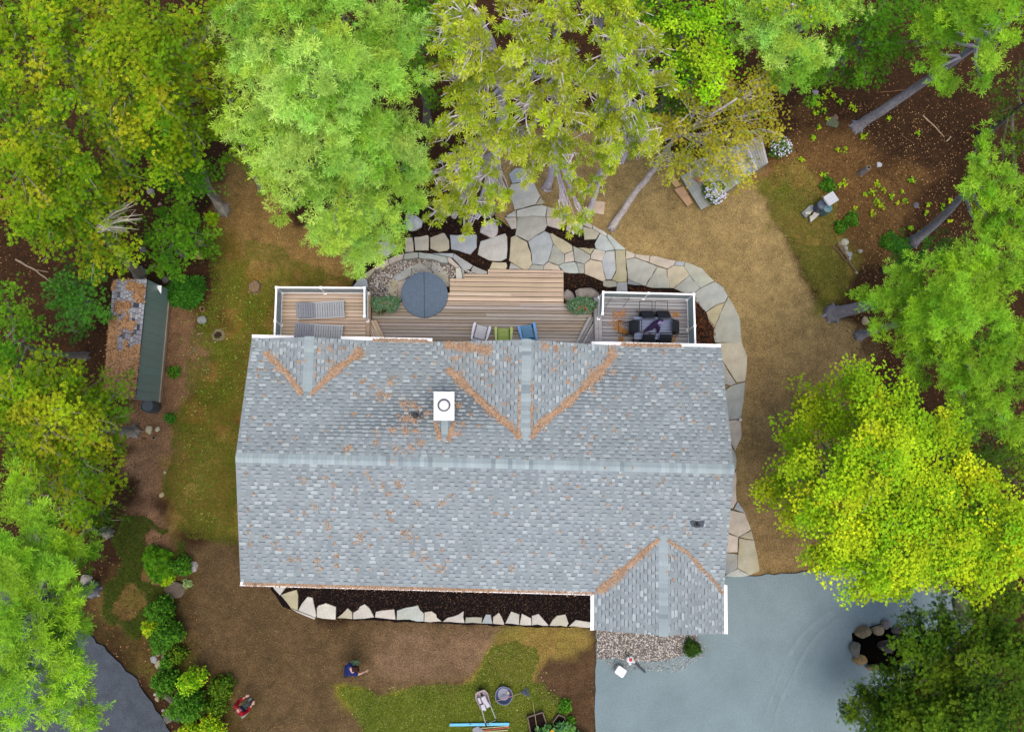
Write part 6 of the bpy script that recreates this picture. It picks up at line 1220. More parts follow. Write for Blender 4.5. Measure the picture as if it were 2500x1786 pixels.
for c, z, pts in (('d', .12, [(1957, 519), (1978, 500), (1984, 515), (1968, 532)]), ('w', .2, [(1965, 517), (1982, 514), (1980, 522), (1966, 524)]), ('d', .14, [(1979, 500), (1984, 499), (1993, 512), (1981, 518)]), ('w', .16, [(1985, 520), (1992, 513), (2004, 517), (2000, 525), (1988, 530)]), ('w', .13, [(1977, 528), (1987, 522), (1998, 527), (1979, 543)])):
    stone(slabs, pts, z, c, th=.1, name='slab')
def log(name, label, pts, r, c, cat='log', group=None, zoff=0.):
    W = [np.array(G(*p[:2]))+[0, 0, r+(p[2] if len(p) > 2 else 0)] for p in pts]; D_ = []
    for a, b in zip(W[:-1], W[1:]):
        for q in np.linspace(0, 1, 4, endpoint=False): D_.append(a+(b-a)*q+rng.normal(0, r*.35, 3)*[1, 1, .3])
    D_.append(W[-1]); mb = MB(); mb.tube(D_, [r*random.uniform(.8, 1.1)*(1-.45*i/len(D_)) for i in range(len(D_))], 7, c); mb.c = [jit(c, .15) for _ in mb.V]
    return mb.build(name, 'bark', None, label=label, cat=cat, group=group)
log('log', 'split log edging beside the stone pile, upper of the two', [(2046, 597), (2088, 660)], .07, lin(130, 108, 84)); log('log', 'thin log edging beside the stone pile, lower of the two', [(2034, 600), (2068, 640)], .05, lin(120, 98, 74))
log('fallen_branch', 'long pale stick on the dark slope', [(2254, 282), (2280, 305), (2306, 334)], .035, lin(176, 150, 120), 'branch'); log('fallen_branch', 'thin horizontal stick below the cedar on the slope', [(2150, 224), (2215, 218)], .02, lin(130, 96, 66), 'branch'); log('fallen_branch', 'short pale root like stick next to the long one', [(2312, 345), (2322, 332)], .03, lin(180, 170, 140), 'branch')
log('fallen_branch', 'long grey branch in the litter left of the young cedar', [(38, 634), (90, 662), (128, 690)], .045, lin(150, 134, 112), 'branch'); log('fallen_branch', 'forked twig in the litter at the left', [(90, 658), (118, 664)], .025, lin(140, 120, 100), 'branch'); log('fallen_branch', 'short twig lying above the long grey branch', [(98, 638), (120, 624)], .02, lin(150, 130, 110), 'branch')
log('fallen_branch', 'short branch beside the rain barrel', [(391, 945), (402, 975)], .035, lin(120, 96, 80), 'branch'); log('fallen_branch', 'weathered stick at the lawn edge', [(462, 865), (478, 848)], .04, lin(130, 120, 96), 'branch'); log('fallen_branch', 'short white chip of branch above the old stump', [(482, 816), (495, 811)], .03, lin(170, 150, 120), 'branch')
log('log', 'weathered grey log retaining the road bank', [(408, 1690), (435, 1722), (458, 1752), (485, 1790)], .13, lin(104, 98, 90)); log('fallen_branch', 'thin stick on the slope below the hollow stump', [(2205, 330), (2235, 350)], .015, lin(120, 96, 76), 'branch')
# stumps
def stump(label, px, py, r, c, h=.15, hollow=True, roots=5, seed=1):
    g = G(px, py); t = thing('tree_stump', label, 'stump', g); R = r*HC/FPX; rr = random.Random(seed); n = 16; prof = []
    mb = MB(); W = [rr.uniform(.85, 1.15) for _ in range(n)]
    rings = [(1.25, -.05), (1.0, h*.5), (.9, h), (.62, h+.01), (.5, h*.3), (.1, h*.2)] if hollow else [(1.25, -.05), (1., h*.5), (.92, h), (.5, h+.02), (.1, h+.02)]
    V = [(R*s*W[k]*math.cos(6.283*k/n), R*s*W[k]*math.sin(6.283*k/n), z+rr.uniform(-.01, .01)) for s, z in rings for k in range(n)]
    F = [(i*n+k, i*n+(k+1) % n, (i+1)*n+(k+1) % n, (i+1)*n+k) for i in range(len(rings)-1) for k in range(n)]+[tuple((len(rings)-1)*n+k for k in range(n))]
    mb.add(V, F, c); 
    for i in range(len(mb.c)): mb.c[i] = jit(c, .14) if i < 4*n or not hollow else jit(lin(60, 46, 34), .2)
    mb.build('stump_wood', 'bark', t)
    mb = MB()
    for k in range(roots): a = k*6.28/roots+rr.random(); mb.tube([(math.cos(a)*R*.8, math.sin(a)*R*.8, h*.5), (math.cos(a)*R*1.4, math.sin(a)*R*1.4, .03), (math.cos(a+.2)*R*1.9, math.sin(a+.2)*R*1.9, -.05)], [R*.28, R*.2, R*.06], 5, c)
    if roots: mb.build('root', 'bark', t)
    return t
stump('large rotted stump on the lawn by the west deck', 622, 700, 15, lin(132, 110, 86), .16, False, 0, 3); stump('small hollow stump ring by the juniper', 495, 755, 7, lin(142, 112, 84), .12, True, 0, 4); stump('old spreading stump with grass inside on the lawn', 532, 818, 15, lin(122, 112, 86), .05, True, 0, 5); stump('tiny hollow stump ring near the cream rocks', 376, 1068, 5, lin(150, 134, 110), .1, True, 0, 6)
st = stump('tall hollow grey stump with roots on the slope', 2103, 422, 7, lin(150, 138, 134), .7, True, 5, 7)
# shed
SHL = 2.25
sh = thing('garden_shed', 'narrow lean-to shed with worn shingles and a green side', 'shed', G(320, 830))
zr_, zl_ = 2.15, 1.85
rNE, rSE, rNW, rSW = P(359, 681, zr_), P(331, 972, zr_), P(276, 681, zl_), P(254, 962, zl_)
def sh_pt(u, v, l=0):   # u 0 west..1 east, v 0 north..1 south
    a = rNW+(rNE-rNW)*u; b = rSW+(rSE-rSW)*u; p = a+(b-a)*v; return (p[0], p[1], p[2]+l)
mb = MB(); mb.hull4([sh_pt(0, 1, -.06), sh_pt(1, 1, -.06), sh_pt(1, 0, -.06), sh_pt(0, 0, -.06)], [sh_pt(0, 1), sh_pt(1, 1), sh_pt(1, 0), sh_pt(0, 0)], lin(60, 64, 76)); srf = mb.build('shed_roof', 'shingle', sh, world=True)
smb = MB(); nrow = 12; ln_ = np.linalg.norm(np.array(sh_pt(0, 0))-np.array(sh_pt(0, 1))); SLT = []
for i in range(nrow):
    u0 = 1-(i+1)/nrow; u1_ = 1-i/nrow; v = 0
    while v < .995:
        L = min(random.uniform(.14, .26)/ln_, 1-v)
        if random.random() < .95:
            vm = v+L/2; wear = .5+.5*math.sin(vm*9+i)+random.gauss(0, .35)-(1.2 if vm > .42 else 0)
            c = jit(lin(156, 158, 164), .07) if wear > .1 else jit(lin(138, 136, 142), .08)
            if random.random() < .06: c = jit(lin(80, 84, 94), .2)
            g_ = .012/ln_; V = [sh_pt(u1_, v+g_, .004), sh_pt(u1_, v+L-g_, .004), sh_pt(u0+.012, v+L-g_, .022), sh_pt(u0+.012, v+g_, .022), sh_pt(u0+.012, v+g_, 0), sh_pt(u0+.012, v+L-g_, 0)]
            F = fix_up(V, [(0, 1, 2, 3), (3, 2, 5, 4)]); SLT.append((V, F, c))
        v += L
for V, F, c in SLT[:300]: mk('shingle', V, F, 'shingle', srf, world=True, col=np.tile(c, (len(V), 1)))
for V, F, c in SLT[300:]: smb.add(V, F, c)
if len(SLT) > 300: smb.build('shingle_field', 'shingle', srf, world=True, kind='stuff')
eT0, eT1, eB0, eB1 = rNE+[-.05, .02, -.06], rSE+[-.05, 0, -.06], P(388, 716, .25), P(371, 978, .25)
mb = MB(); k_ = 14
for i in range(k_):
    t0, t1 = i/k_, (i+1)/k_; a0 = eT0+(eT1-eT0)*t0; a1 = eT0+(eT1-eT0)*(t1-.0012); b0 = eB0+(eB1-eB0)*t0; b1 = eB0+(eB1-eB0)*(t1-.0012)
    b0 = np.array([max(a0[0]+.12, b0[0]*.0+a0[0]+.12), b0[1]*.0+a0[1], .2]); b1 = np.array([a1[0]+.12, a1[1], .2])
    mb2 = MB(); mb2.hull4([b0, b1, b1-[.05, 0, 0], b0-[.05, 0, 0]], [a0, a1, a1-[.05, 0, 0], a0-[.05, 0, 0]], jit(lin(140, 164, 154), .03)); mb2.build('side_panel', 'paint', sh, world=True)
eb0 = np.array([eT0[0]+.16, eT0[1], .1]); eb1 = np.array([eT1[0]+.16, eT1[1], .1])
MB().hull4([eb0-[0, 0, .1], eb1-[0, 0, .1], eb1-[.1, 0, .1], eb0-[.1, 0, .1]], [eb0+[0, 0, .1], eb1+[0, 0, .1], eb1+[-.1, 0, .1], eb0+[-.1, 0, .1]], lin(170, 150, 130)).build('sill_beam', 'wood_y', sh, world=True)
w0, w1 = rNW+[.06, 0, -.1], rSW+[.06, 0, -.1]
MB().hull4([w0*[1, 1, 0], w1*[1, 1, 0], eT1*[1, 1, 0]-[.06, 0, 0], eT0*[1, 1, 0]-[.06, 0, 0]], [w0, w1, eT1-[.06, 0, .05], eT0-[.06, 0, .05]], lin(176, 174, 166)).build('shed_wall', 'paint', sh, world=True)
q0 = P(366, 695, 1.2); q1 = P(394, 697, 1.2); MB().hull4([q0-[0, 0, .06], q1-[0, 0, .06], q1-[0, .32, .06], q0-[-.25, .08, .06]], [q0, q1, q1-[0, .32, 0], q0-[-.25, .08, 0]]).build('white_corner_panel', 'white', sh, world=True)
for v in (.12, .62, .93):
    p = np.array(sh_pt(1, v)); MB().tube([p+[-.05, 0, .02], p+[.03, -.03, -.5], p+[.1, -.06, -1.5]], .008, 4, lin(160, 164, 160)).build('tie_cord', 'paint', sh, world=True)
p0 = P(384, 838, .12); MB().box(p0, (.22, .3, .25), lin(186, 170, 140)).build('post_block', 'stone', sh, world=True)
# needles on the shed roof
n = 16000; u = rng.random(n); v = rng.random(n); keep = (v > .5+.35*fbm(u*5, v*8, 1, 3)-.1) & ~((u > .2) & (u < .5) & (v < .62) & (v > .35)) | ((v > .33) & (u < .22+.1*fbm(u*9, v*20, 1, 8))) | (fbm(u*6, v*14, 1.1, 12) > .6)
u, v = u[keep], v[keep]; n = len(u); pts = np.array([sh_pt(a, b, .03+random.random()*.03) for a, b in zip(u, v)]); a = rng.uniform(0, 6.28, n); d = np.stack([np.cos(a), np.sin(a), np.zeros(n)], -1)*rng.uniform(.05, .12, n)[:, None]; e = np.stack([-np.sin(a), np.cos(a), np.zeros(n)], -1)*.014
mk('pine_needles', np.stack([pts-e, pts+e, pts+d], 1).reshape(-1, 3), np.arange(3*n).reshape(n, 3), 'needle', None, col=np.repeat(Y((146, 112, 80), (124, 90, 60), (160, 126, 92), (92, 68, 48))[rng.integers(0, 4, n)], 3, 0), label='thick brown needle mat on the lower half of the shed roof', cat='needles', kind='stuff')
bq = P(358, 990, .85); t = thing('rain_barrel', 'open grey blue rain barrel at the shed corner', 'barrel', (bq[0], bq[1], 0)); MB().lathe((0, 0, 0), [(.22, 0), (.27, .2), (.28, .5), (.24, .85), (.225, .85), (.22, .8)], 24, lin(74, 84, 90)).build('barrel_body', 'plastic', t)
MB().lathe((0, 0, 0), [(.22, .78), (.1, .785), (.01, .786)], 24, lin(190, 208, 218)).build('water', 'plastic', t)
# compost bins
for lb, px, py, r, c in (('dark slate compost bin left of the pair with a wedge lid', 2007, 501, .2, lin(62, 74, 92)), ('teal green compost bin right of the pair', 2020, 508, .2, lin(78, 112, 118))):
    q = P(px, py, .6); t = thing('compost_bin', lb, 'bin', (q[0], q[1], 0)); MB().lathe((0, 0, 0), [(r*.9, 0), (r, .1), (r, .56), (r*1.05, .58), (r*1.05, .62), (r*.98, .62)], 20, c).build('bin_body', 'plastic', t); MB().lathe((0, 0, 0), [(r*.97, .6), (r*.9, .64), (.02, .66)], 20, tuple(np.array(c)*1.25)).build('bin_lid', 'plastic', t); MB().box((0, 0, .675), (.1, .03, .03), c).build('handle', 'plastic', t)
q = P(2030, 484, .8); t = thing('storage_box', 'pale grey ribbed storage box lid beside the compost bins', 'box', (q[0], q[1], 0), math.radians(32)); MB().box((0, 0, .37), (.42, .4, .74), lin(150, 152, 156)).build('box_body', 'plastic', t)
MB().box((0, 0, .76), (.5, .46, .035), lin(214, 216, 222)).build('lid', 'plastic', t)
for i in range(5): MB().box((-.18+i*.09, 0, .785), (.035, .44, .014), lin(200, 202, 210)).build('rib', 'plastic', t)
MB().box((-.27, -.02, .74), (.05, .36, .02), lin(150, 154, 150)).build('hinge', 'plastic', t)
# dock
dk = thing('wooden_dock', 'weathered grey boardwalk corner under the sparse larch', 'dock', G(1800, 420)); zd = .3
A0, A1 = P(1760, 478, zd), P(1876, 396, zd); B0, B1 = P(1683, 398, zd), P(1860, 330, zd)
nn_ = 24
for i in range(nn_):
    t0, t1 = i/nn_, (i+.9)/nn_; f0, f1 = A0+(A1-A0)*t0, A0+(A1-A0)*t1; g0, g1 = B0+(B1-B0)*t0, B0+(B1-B0)*t1; c = jit(random.choice([lin(168, 172, 174), lin(150, 152, 152), lin(186, 190, 192), lin(160, 156, 146)]), .06)
    mb = MB(); q = [f0, f1, g1, g0]; mb.hull4([p-[0, 0, .035] for p in q], q, c); mb.build('board', 'wood_y', dk, world=True)
bar('edge_beam', A0+[0, 0, -.05], A1+[0, 0, -.05], .03, .14, -.03, 'wood', dk, col=np.tile(lin(120, 116, 108), (8, 1)))
L0, L1, L2, L3 = P(1662, 432, zd), P(1712, 512, zd), P(1728, 503, zd), P(1680, 420, zd)
for i in range(3):
    t0, t1 = i/3, (i+.93)/3; q = [L0+(L3-L0)*t0, L1+(L2-L1)*t0, L1+(L2-L1)*t1, L0+(L3-L0)*t1]; mb = MB(); mb.hull4([p-[0, 0, .035] for p in q], q, jit(lin(158, 162, 158), .06)); mb.build('board', 'wood_y', dk, world=True)
L0, L1, L2, L3 = P(1680, 420, zd), P(1728, 503, zd), P(1756, 480, zd), P(1700, 402, zd)
for i in range(4):
    t0, t1 = i/4, (i+.93)/4; q = [L0+(L3-L0)*t0, L1+(L2-L1)*t0, L1+(L2-L1)*t1, L0+(L3-L0)*t1]; mb = MB(); mb.hull4([p-[0, 0, .04] for p in q], [p-[0, 0, .006] for p in q], jit(lin(150, 152, 144), .08)); mb.build('board', 'wood_y', dk, world=True)
for (lb, pts, z, c) in (('tan plank step lying beside the dock', [(1646, 462), (1668, 454), (1691, 494), (1679, 504)], .16, lin(186, 150, 116)), ('tan board on the soil at the near dock corner', [(1622, 425), (1640, 420), (1662, 452), (1650, 458)], .1, lin(190, 160, 110)), ('brown plank left on the dock boards', [(1690, 432), (1722, 432), (1718, 444), (1706, 446)], .36, lin(158, 116, 86))):
    q = [P(x, y, z) for x, y in pts]; mb = MB(); mb.hull4([p-[0, 0, .06] for p in q], q, c); mb.F = mb.F; mb.build('plank', 'wood_y', None, label=lb, cat='plank')
pv = [(1450, 490), (1478, 493), (1474, 524), (1443, 518)]; q = [P(x, y, .05) for x, y in pv][::-1]; mb = MB(); mb.hull4([p-[0, 0, .08] for p in q], q, lin(206, 184, 160)); mb.build('paver', 'stone', None, label='square tan paver lying on the dirt beside a thin trunk', cat='paver')
q = P(1003+40, 285, .25); mb = MB()
bx = [P(1110, 280, .4), P(1160, 278, .4), P(1160, 300, .4), P(1110, 304, .4)][::-1]; mb.hull4([p-[0, 0, .35] for p in bx], bx, lin(160, 136, 126)); mb.build('bench', 'wood', None, label='pinkish wooden bench mostly hidden under the red pine', cat='bench')
# path light
q = P(1813, 1024, .4); t = thing('path_light', 'small white path light at the stone walk edge', 'garden light', (q[0]-.08, q[1], 0)); MB().tube([(0, 0, 0), (0, 0, .38)], .012, 6, lin(60, 60, 62)).build('stake', 'paint', t); MB().lathe((0, 0, .36), [(.06, 0), (.065, .02), (.03, .07), (.01, .08)], 12, lin(225, 225, 228)).build('lamp_cap', 'paint', t)
# boulder ring
bgp = 'boulders ringing the dark pit'
sheet('pit', [(2080, 1545), (2110, 1535), (2150, 1522), (2210, 1545), (2240, 1580), (2190, 1640), (2150, 1635), (2110, 1615), (2085, 1590)], .05, 'hole', amp=.02)  # flat sheet; the pit's dark depth is painted on, nothing is dug out
for lb, px, py, r, c, rx, ry in [('round tan boulder at the top left of the pit', 2103, 1540, 19, lin(136, 120, 92), 1, .8), ('squarish pale boulder at the top of the pit', 2137, 1535, 16, lin(150, 134, 106), 1, .85), ('small grey boulder behind the top of the pit', 2160, 1521, 12, lin(130, 124, 116), 1, 1), ('pinkish boulder at the right of the pit', 2188, 1535, 15, lin(120, 106, 100), 1, .8), ('grey veined boulder at the left of the pit', 2084, 1580, 19, lin(118, 114, 104), .75, 1.25), ('orange tan boulder at the lower left of the pit', 2096, 1610, 18, lin(158, 128, 82), 1.05, .7), ('tan boulder at the bottom of the pit', 2128, 1625, 14, lin(146, 124, 94), 1.2, .6), ('dark boulder inside the pit under the cedar', 2160, 1575, 20, lin(80, 72, 70), 1.2, .7), ('pale chip behind the right pit boulder', 2207, 1544, 7, lin(160, 156, 150), 1, 1)]:
    rock(lb, px, py, r, c, None, .7, rx, ry, 0, 'boulder', 'boulder', bgp, dz=.1)
rock('large mossy grey boulder at the driveway edge', 2345, 1485, 34, lin(104, 106, 84), None, .7, .8, 1.2, .3, 'boulder', 'boulder'); rock('purplish boulder behind the mossy one', 2300, 1430, 22, lin(104, 92, 94), None, .5, 1.1, .8, -.4, 'boulder', 'boulder'); rock('low grey boulder under the maple at the driveway corner', 2040, 1385, 20, lin(84, 96, 84), None, .4, 1.2, .8, 0, 'boulder', 'boulder')
# bin lid and leaf blower
q = P(1515, 1638, .35); t = thing('white_bin', 'white square bin with a rounded lid on the driveway', 'bin', (q[0], q[1], .03), math.radians(-35))
def rrect(a, b, r, n=5): return [(sx*(a-r)+r*math.cos(t0+k*math.pi/2/n), sy*(b-r)+r*math.sin(t0+k*math.pi/2/n)) for sx, sy, t0 in ((1, 1, 0), (-1, 1, math.pi/2), (-1, -1, math.pi), (1, -1, math.pi*1.5)) for k in range(n+1)]
MB().hull4([(x*.85, y*.85, 0) for x, y in rrect(.19, .16, .05)], [(x, y, .33) for x, y in rrect(.19, .16, .05)], lin(225, 225, 228)).build('bin_body', 'plastic', t); mb = MB(); mb.hull4([(x, y, .325) for x, y in rrect(.205, .175, .06)], [(x*.92, y*.92, .375) for x, y in rrect(.205, .175, .06)], lin(240, 240, 242)); mb.build('bin_lid', 'plastic', t); MB().box((0, 0, .38), (.08, .03, .012), lin(190, 196, 196)).build('lid_grip', 'plastic', t)
q = P(1538, 1609, .2); t = thing('leaf_blower', 'white and red leaf blower with a long black nozzle on the driveway', 'leaf blower', (q[0], q[1], .05))
MB().lathe((0, 0, 0), [(.1, 0), (.15, .05), (.155, .16), (.12, .22), (.03, .24)], 20, lin(220, 220, 222)).build('fan_housing', 'plastic', t); MB().lathe((.01, .01, .2), [(.075, 0), (.07, .05), (.02, .07)], 14, lin(190, 24, 40)).build('starter_cover', 'plastic', t)
MB().tube([(.08, -.03, .1), (.2, -.12, .1)], [.06, .05], 10, lin(210, 210, 212)).build('elbow', 'plastic', t); MB().tube([(.2, -.12, .1), (.4, -.33, .07), (.62, -.52, .04)], [.045, .04, .034], 10, lin(46, 56, 64)).build('nozzle', 'plastic', t); MB().tube([(-.02, .1, .22), (-.08, .16, .26), (-.18, .24, .18), (-.16, .3, .08)], .018, 6, lin(24, 26, 28)).build('handle', 'plastic', t); MB().box((0, -.17, .1), (.1, .08, .1), lin(210, 210, 214)).build('fuel_tank', 'plastic', t)
# wheelbarrow
q = P(1180, 1707, .35); t = thing('wheelbarrow', 'light metal wheelbarrow loaded with pale stone blocks on the lawn', 'wheelbarrow', (q[0], q[1], 0), math.radians(-90-68+180+0)); 
# local: +x towards handles (down right in view)
t.rotation_euler.z = math.radians(-69); t.scale = (.9, .9, .95)
tr_ = [(-.42, .12), (-.38, .22), (-.2, .28), (.25, .23), (.32, .17), (.32, -.17), (.25, -.23), (-.2, -.28), (-.38, -.22), (-.42, -.12)][::-1]
mb = MB(); n = len(tr_); V = [(x*.6, y*.6, .26) for x, y in tr_]+[(x*.94, y*.92, .5) for x, y in tr_]+[(x, y, .52) for x, y in tr_]+[(x*1.03, y*1.04, .5) for x, y in tr_]+[(x*.63, y*.66, .235) for x, y in tr_]
F = [tuple(range(n))]+[(l*n+i, l*n+(i+1) % n, (l+1)*n+(i+1) % n, (l+1)*n+i) for l in range(4) for i in range(n)]+[tuple(range(5*n-1, 4*n-1, -1))]; mb.add(V, F, lin(190, 166, 170)); mb.c = [jit(lin(196, 176, 180), .05) for _ in mb.V]; mb.build('tray', 'paint', t)
for s in (-1, 1):
    MB().tube([(-.3, s*.06, .2), (.3, s*.2, .4), (.98, s*.24, .55)], .022, 8, lin(176, 182, 170)).build('handle', 'paint', t); MB().tube([(.86, s*.235, .53), (1.0, s*.245, .56)], .03, 8, lin(24, 26, 30)).build('grip', 'plastic', t); MB().tube([(.22, s*.2, .38), (.3, s*.22, .0), (.4, s*.22, .0), (.4, s*.2, .4)], .015, 6, lin(150, 156, 160)).build('leg', 'paint', t)
MB().tube([(.93, -.23, .5), (.93, .23, .5)], .012, 6, lin(110, 124, 130)).build('crossbar', 'paint', t)
mb = MB(); mb.lathe((0, 0, 0), [(.17, -.04), (.19, -.03), (.19, .03), (.17, .04)], 16, lin(30, 30, 32)); mb.V = [(-.3+y, z, .19+x) for x, y, z in mb.V]; mb.build('wheel', 'plastic', t)
bt_ = thing('stone_blocks', None, None)
bpy.data.objects.remove(bt_)
Rw = Matrix.Rotation(math.radians(-68), 3, 'Z')
for k, (x, y, a, s) in enumerate([(-.02, .05, 5, (.26, .17, .12)), (-.06, -.15, 2, (.22, .09, .1)), (.24, -.1, -4, (.2, .15, .12)), (.22, .1, 6, (.18, .14, .12)), (.36, -.08, 40, (.1, .08, .08))]):
    w_ = Rw @ Vector((x*.9, y*.9, .40)); MBb = MB().box((0, 0, s[2]/2), s, jit(lin(198, 196, 204), .06)); o = MBb.build('stone_block', 'stone', None, label=['largest pale block lying in the middle of the wheelbarrow', 'narrow pale block against the wheelbarrow side', 'left pale block at the handle end of the wheelbarrow', 'right pale block at the handle end of the wheelbarrow', 'small chip hanging off the wheelbarrow end'][k], cat='stone block', group='blocks in the wheelbarrow'); o.location = (q[0]+w_.x, q[1]+w_.y, w_.z-.02); o.rotation_euler.z = math.radians(-68+a)
# tub and rake
q = P(1230, 1697, .2); t = thing('plastic_tub', 'round slate blue flexible tub on the lawn', 'tub', (q[0], q[1], 0)); ws_ = [1, 1, 1.02, 1, .97, .99, 1.03, 1.02, 1, .97, .96, 1.0, 1.02, 1, .98, 1, 1.03, 1.02, .98, .99]
mb = MB(); n = 20; V = [(ws_[k]*r*math.cos(6.283*k/n), ws_[k]*r*math.sin(6.283*k/n), z) for r, z in ((.24, 0), (.34, .22), (.35, .23), (.33, .23), (.23, .03), (.02, .035)) for k in range(n)]; mb.add(V, [(i*n+k, i*n+(k+1) % n, (i+1)*n+(k+1) % n, (i+1)*n+k) for i in range(5) for k in range(n)], lin(88, 98, 132)); mb.build('tub_body', 'plastic', t)
o = MB().lathe((0, 0, 0), [(.05, 0), (.05, .04), (.02, .05)], 8, lin(220, 196, 140)).build('wood_offcut', 'wood', None, label='small pale wood offcut in the tub', cat='offcut'); p_ = P(1241, 1693, .2); o.location = (p_[0], p_[1], .045)
r0, r1 = P(1209, 1711, .25), P(1272, 1691, .12); t = thing('leaf_rake', 'blue fan rake with a thin pole resting across the tub', 'rake', r1)
MB().tube([r0, (r0+r1)/2+[0, 0, .03], r1], .012, 6, lin(160, 140, 90)).build('pole', 'paint', t, world=True); MB().tube([P(1222, 1706, .262), P(1250, 1698, .258)], .0135, 6, lin(170, 80, 130)).build('pole_grip', 'paint', t, world=True)
for k in range(11):
    tt = k/10; e_ = P(1287+3*math.sin(tt*3.1)+tt*6, 1675+tt*26, .04); MB().tube([r1, (r1+e_)/2+[0, 0, .02], e_], .007, 4, jit(lin(86, 98, 124), .1)).build('tine', 'paint', t, world=True)
MB().tube([P(1280, 1680, .07), P(1283, 1697, .07)], .009, 5, lin(150, 160, 180)).build('brace', 'paint', t, world=True)
# long blue level and tools
l0, l1 = P(1098, 1768, .05), P(1243, 1766, .05); t = thing('spirit_level', 'long sky blue spirit level lying on the lawn', 'spirit level', l0)
d_ = (l1-l0)/np.linalg.norm(l1-l0); aa = math.atan2(d_[1], d_[0]); MB().box((l0+l1)/2, (np.linalg.norm(l1-l0), .1, .05), lin(74, 182, 222), rot('Z', aa)).build('beam', 'paint', t, world=True)
for px in (1148, 1193): MB().box(P(px, 1767, .078), (.09, .03, .01), lin(20, 40, 50), rot('Z', aa)).build('hand_hole', 'plastic', t, world=True)
MB().box(P(1171, 1767, .078), (.05, .025, .01), lin(60, 140, 170), rot('Z', aa)).build('vial', 'plastic', t, world=True)
tl = 'long handled tools lying below the spirit level'
for lb, a_, b_, c, hd in (('shovel with a pale wooden handle, nearest the level', (1172, 1777), (1242, 1771), lin(200, 184, 148), 1), ('shovel with a pink red handle between two pale ones', (1180, 1782), (1244, 1774), lin(206, 96, 96), 0), ('tool with a pale handle, lowest of the three', (1175, 1786), (1240, 1781), lin(206, 190, 140), 2)):
    p0, p1 = P(*a_, .05), P(*b_, .05); t = thing('shovel', lb, 'shovel', p0, group=tl); MB().tube([p0, p1], .018, 7, c).build('handle', 'wood', t, world=True)
    m0 = P(a_[0]-(14 if hd == 1 else 6), a_[1]+4, .05); mb = MB(); dd = (m0-p0)/np.linalg.norm(m0-p0); e_ = np.array([-dd[1], dd[0], 0]); L_ = .26
    mb.hull4([p0-e_*.03-[0, 0, .02], p0+dd*.05-e_*.1-[0, 0, .02], p0+dd*L_-e_*.08-[0, 0, .02], p0+dd*(L_+.05)-[0, 0, .02], p0+dd*L_+e_*.08-[0, 0, .02], p0+dd*.05+e_*.1-[0, 0, .02], p0+e_*.03-[0, 0, .02]][::-1], [p0-e_*.03, p0+dd*.05-e_*.1+[0, 0, .01], p0+dd*L_-e_*.08, p0+dd*(L_+.05), p0+dd*L_+e_*.08, p0+dd*.05+e_*.1+[0, 0, .01], p0+e_*.03][::-1], lin(120, 122, 134)); mb.F = fix_up(mb.V, mb.F); mb.build('blade', 'paint', t, world=True)
# garden boxes
for lb, pts in (('left wood edged garden box overgrown with leafy vegetables', [(1288, 1750), (1325, 1738), (1345, 1800), (1300, 1812)]), ('right garden box with earthy bed and leafy vegetables', [(1350, 1762), (1364, 1744), (1378, 1750), (1400, 1810), (1360, 1815)])):
    W = [P(x, y, .2) for x, y in pts]; t = thing('raised_bed', lb, 'garden bed', (W[0][0], W[0][1], 0), group='garden boxes at the bottom edge')
    for a, b in zip(W, W[1:]+W[:1]): bar('side_board', a, b, .04, .22, 0, 'wood', t, col=np.tile(lin(120, 104, 90), (8, 1)))
    mb = MB(); q = [p+[0, 0, -.06] for p in W][::-1]; ins_ = q; mb.hull4([p-[0, 0, .12] for p in ins_], ins_); mb.build('soil', 'mulch', t, world=True)
    c = sum(W)/len(W); 
    for k in range(9):
        cx_ = c+rng.normal(0, .3, 3)*[1, 1, 0]+[.1, -.3, .15]; bush('vegetable', None, None, cx_, (.2, .2, .2), 90, 'round', .17, Y((64, 108, 62), (84, 130, 80), (50, 90, 44), (104, 150, 90), (90, 140, 50)), t)
log('garden_stake', 'thin pale bamboo stake lying over the left garden box', [(1301, 1713, .0), (1306, 1750, .3), (1312, 1786, .5)], .014, lin(190, 176, 110), 'stake')
for lb, px, py, r in (('leafy dark plant on the grass above the garden boxes', 1378, 1722, 16), ('bright green seedling beside the right garden box', 1393, 1757, 9)): shrub(lb, px, py, r, .3, GS, 220, 'round', .1, cat='plant', name='plant')
o = MB().lathe((0, 0, 0), [(.02, 0), (.07, .02), (.075, .03), (.02, .035)], 9, lin(240, 180, 30)).build('yellow_flower', 'leaf', None, label='single yellow squash flower at the bottom edge', cat='flower'); p_ = P(1348, 1784, .5); o.location = tuple(p_)
# dry stick on the pebbles
log('fallen_branch', 'thin pale stick on the pebble strip', [(1504, 1577, .03), (1508, 1548, .03)], .018, lin(176, 164, 150), 'branch'); log('fallen_branch', 'dark twig on the pebble strip edge', [(1485, 1590, .03), (1512, 1596, .03)], .014, lin(90, 76, 70), 'branch')
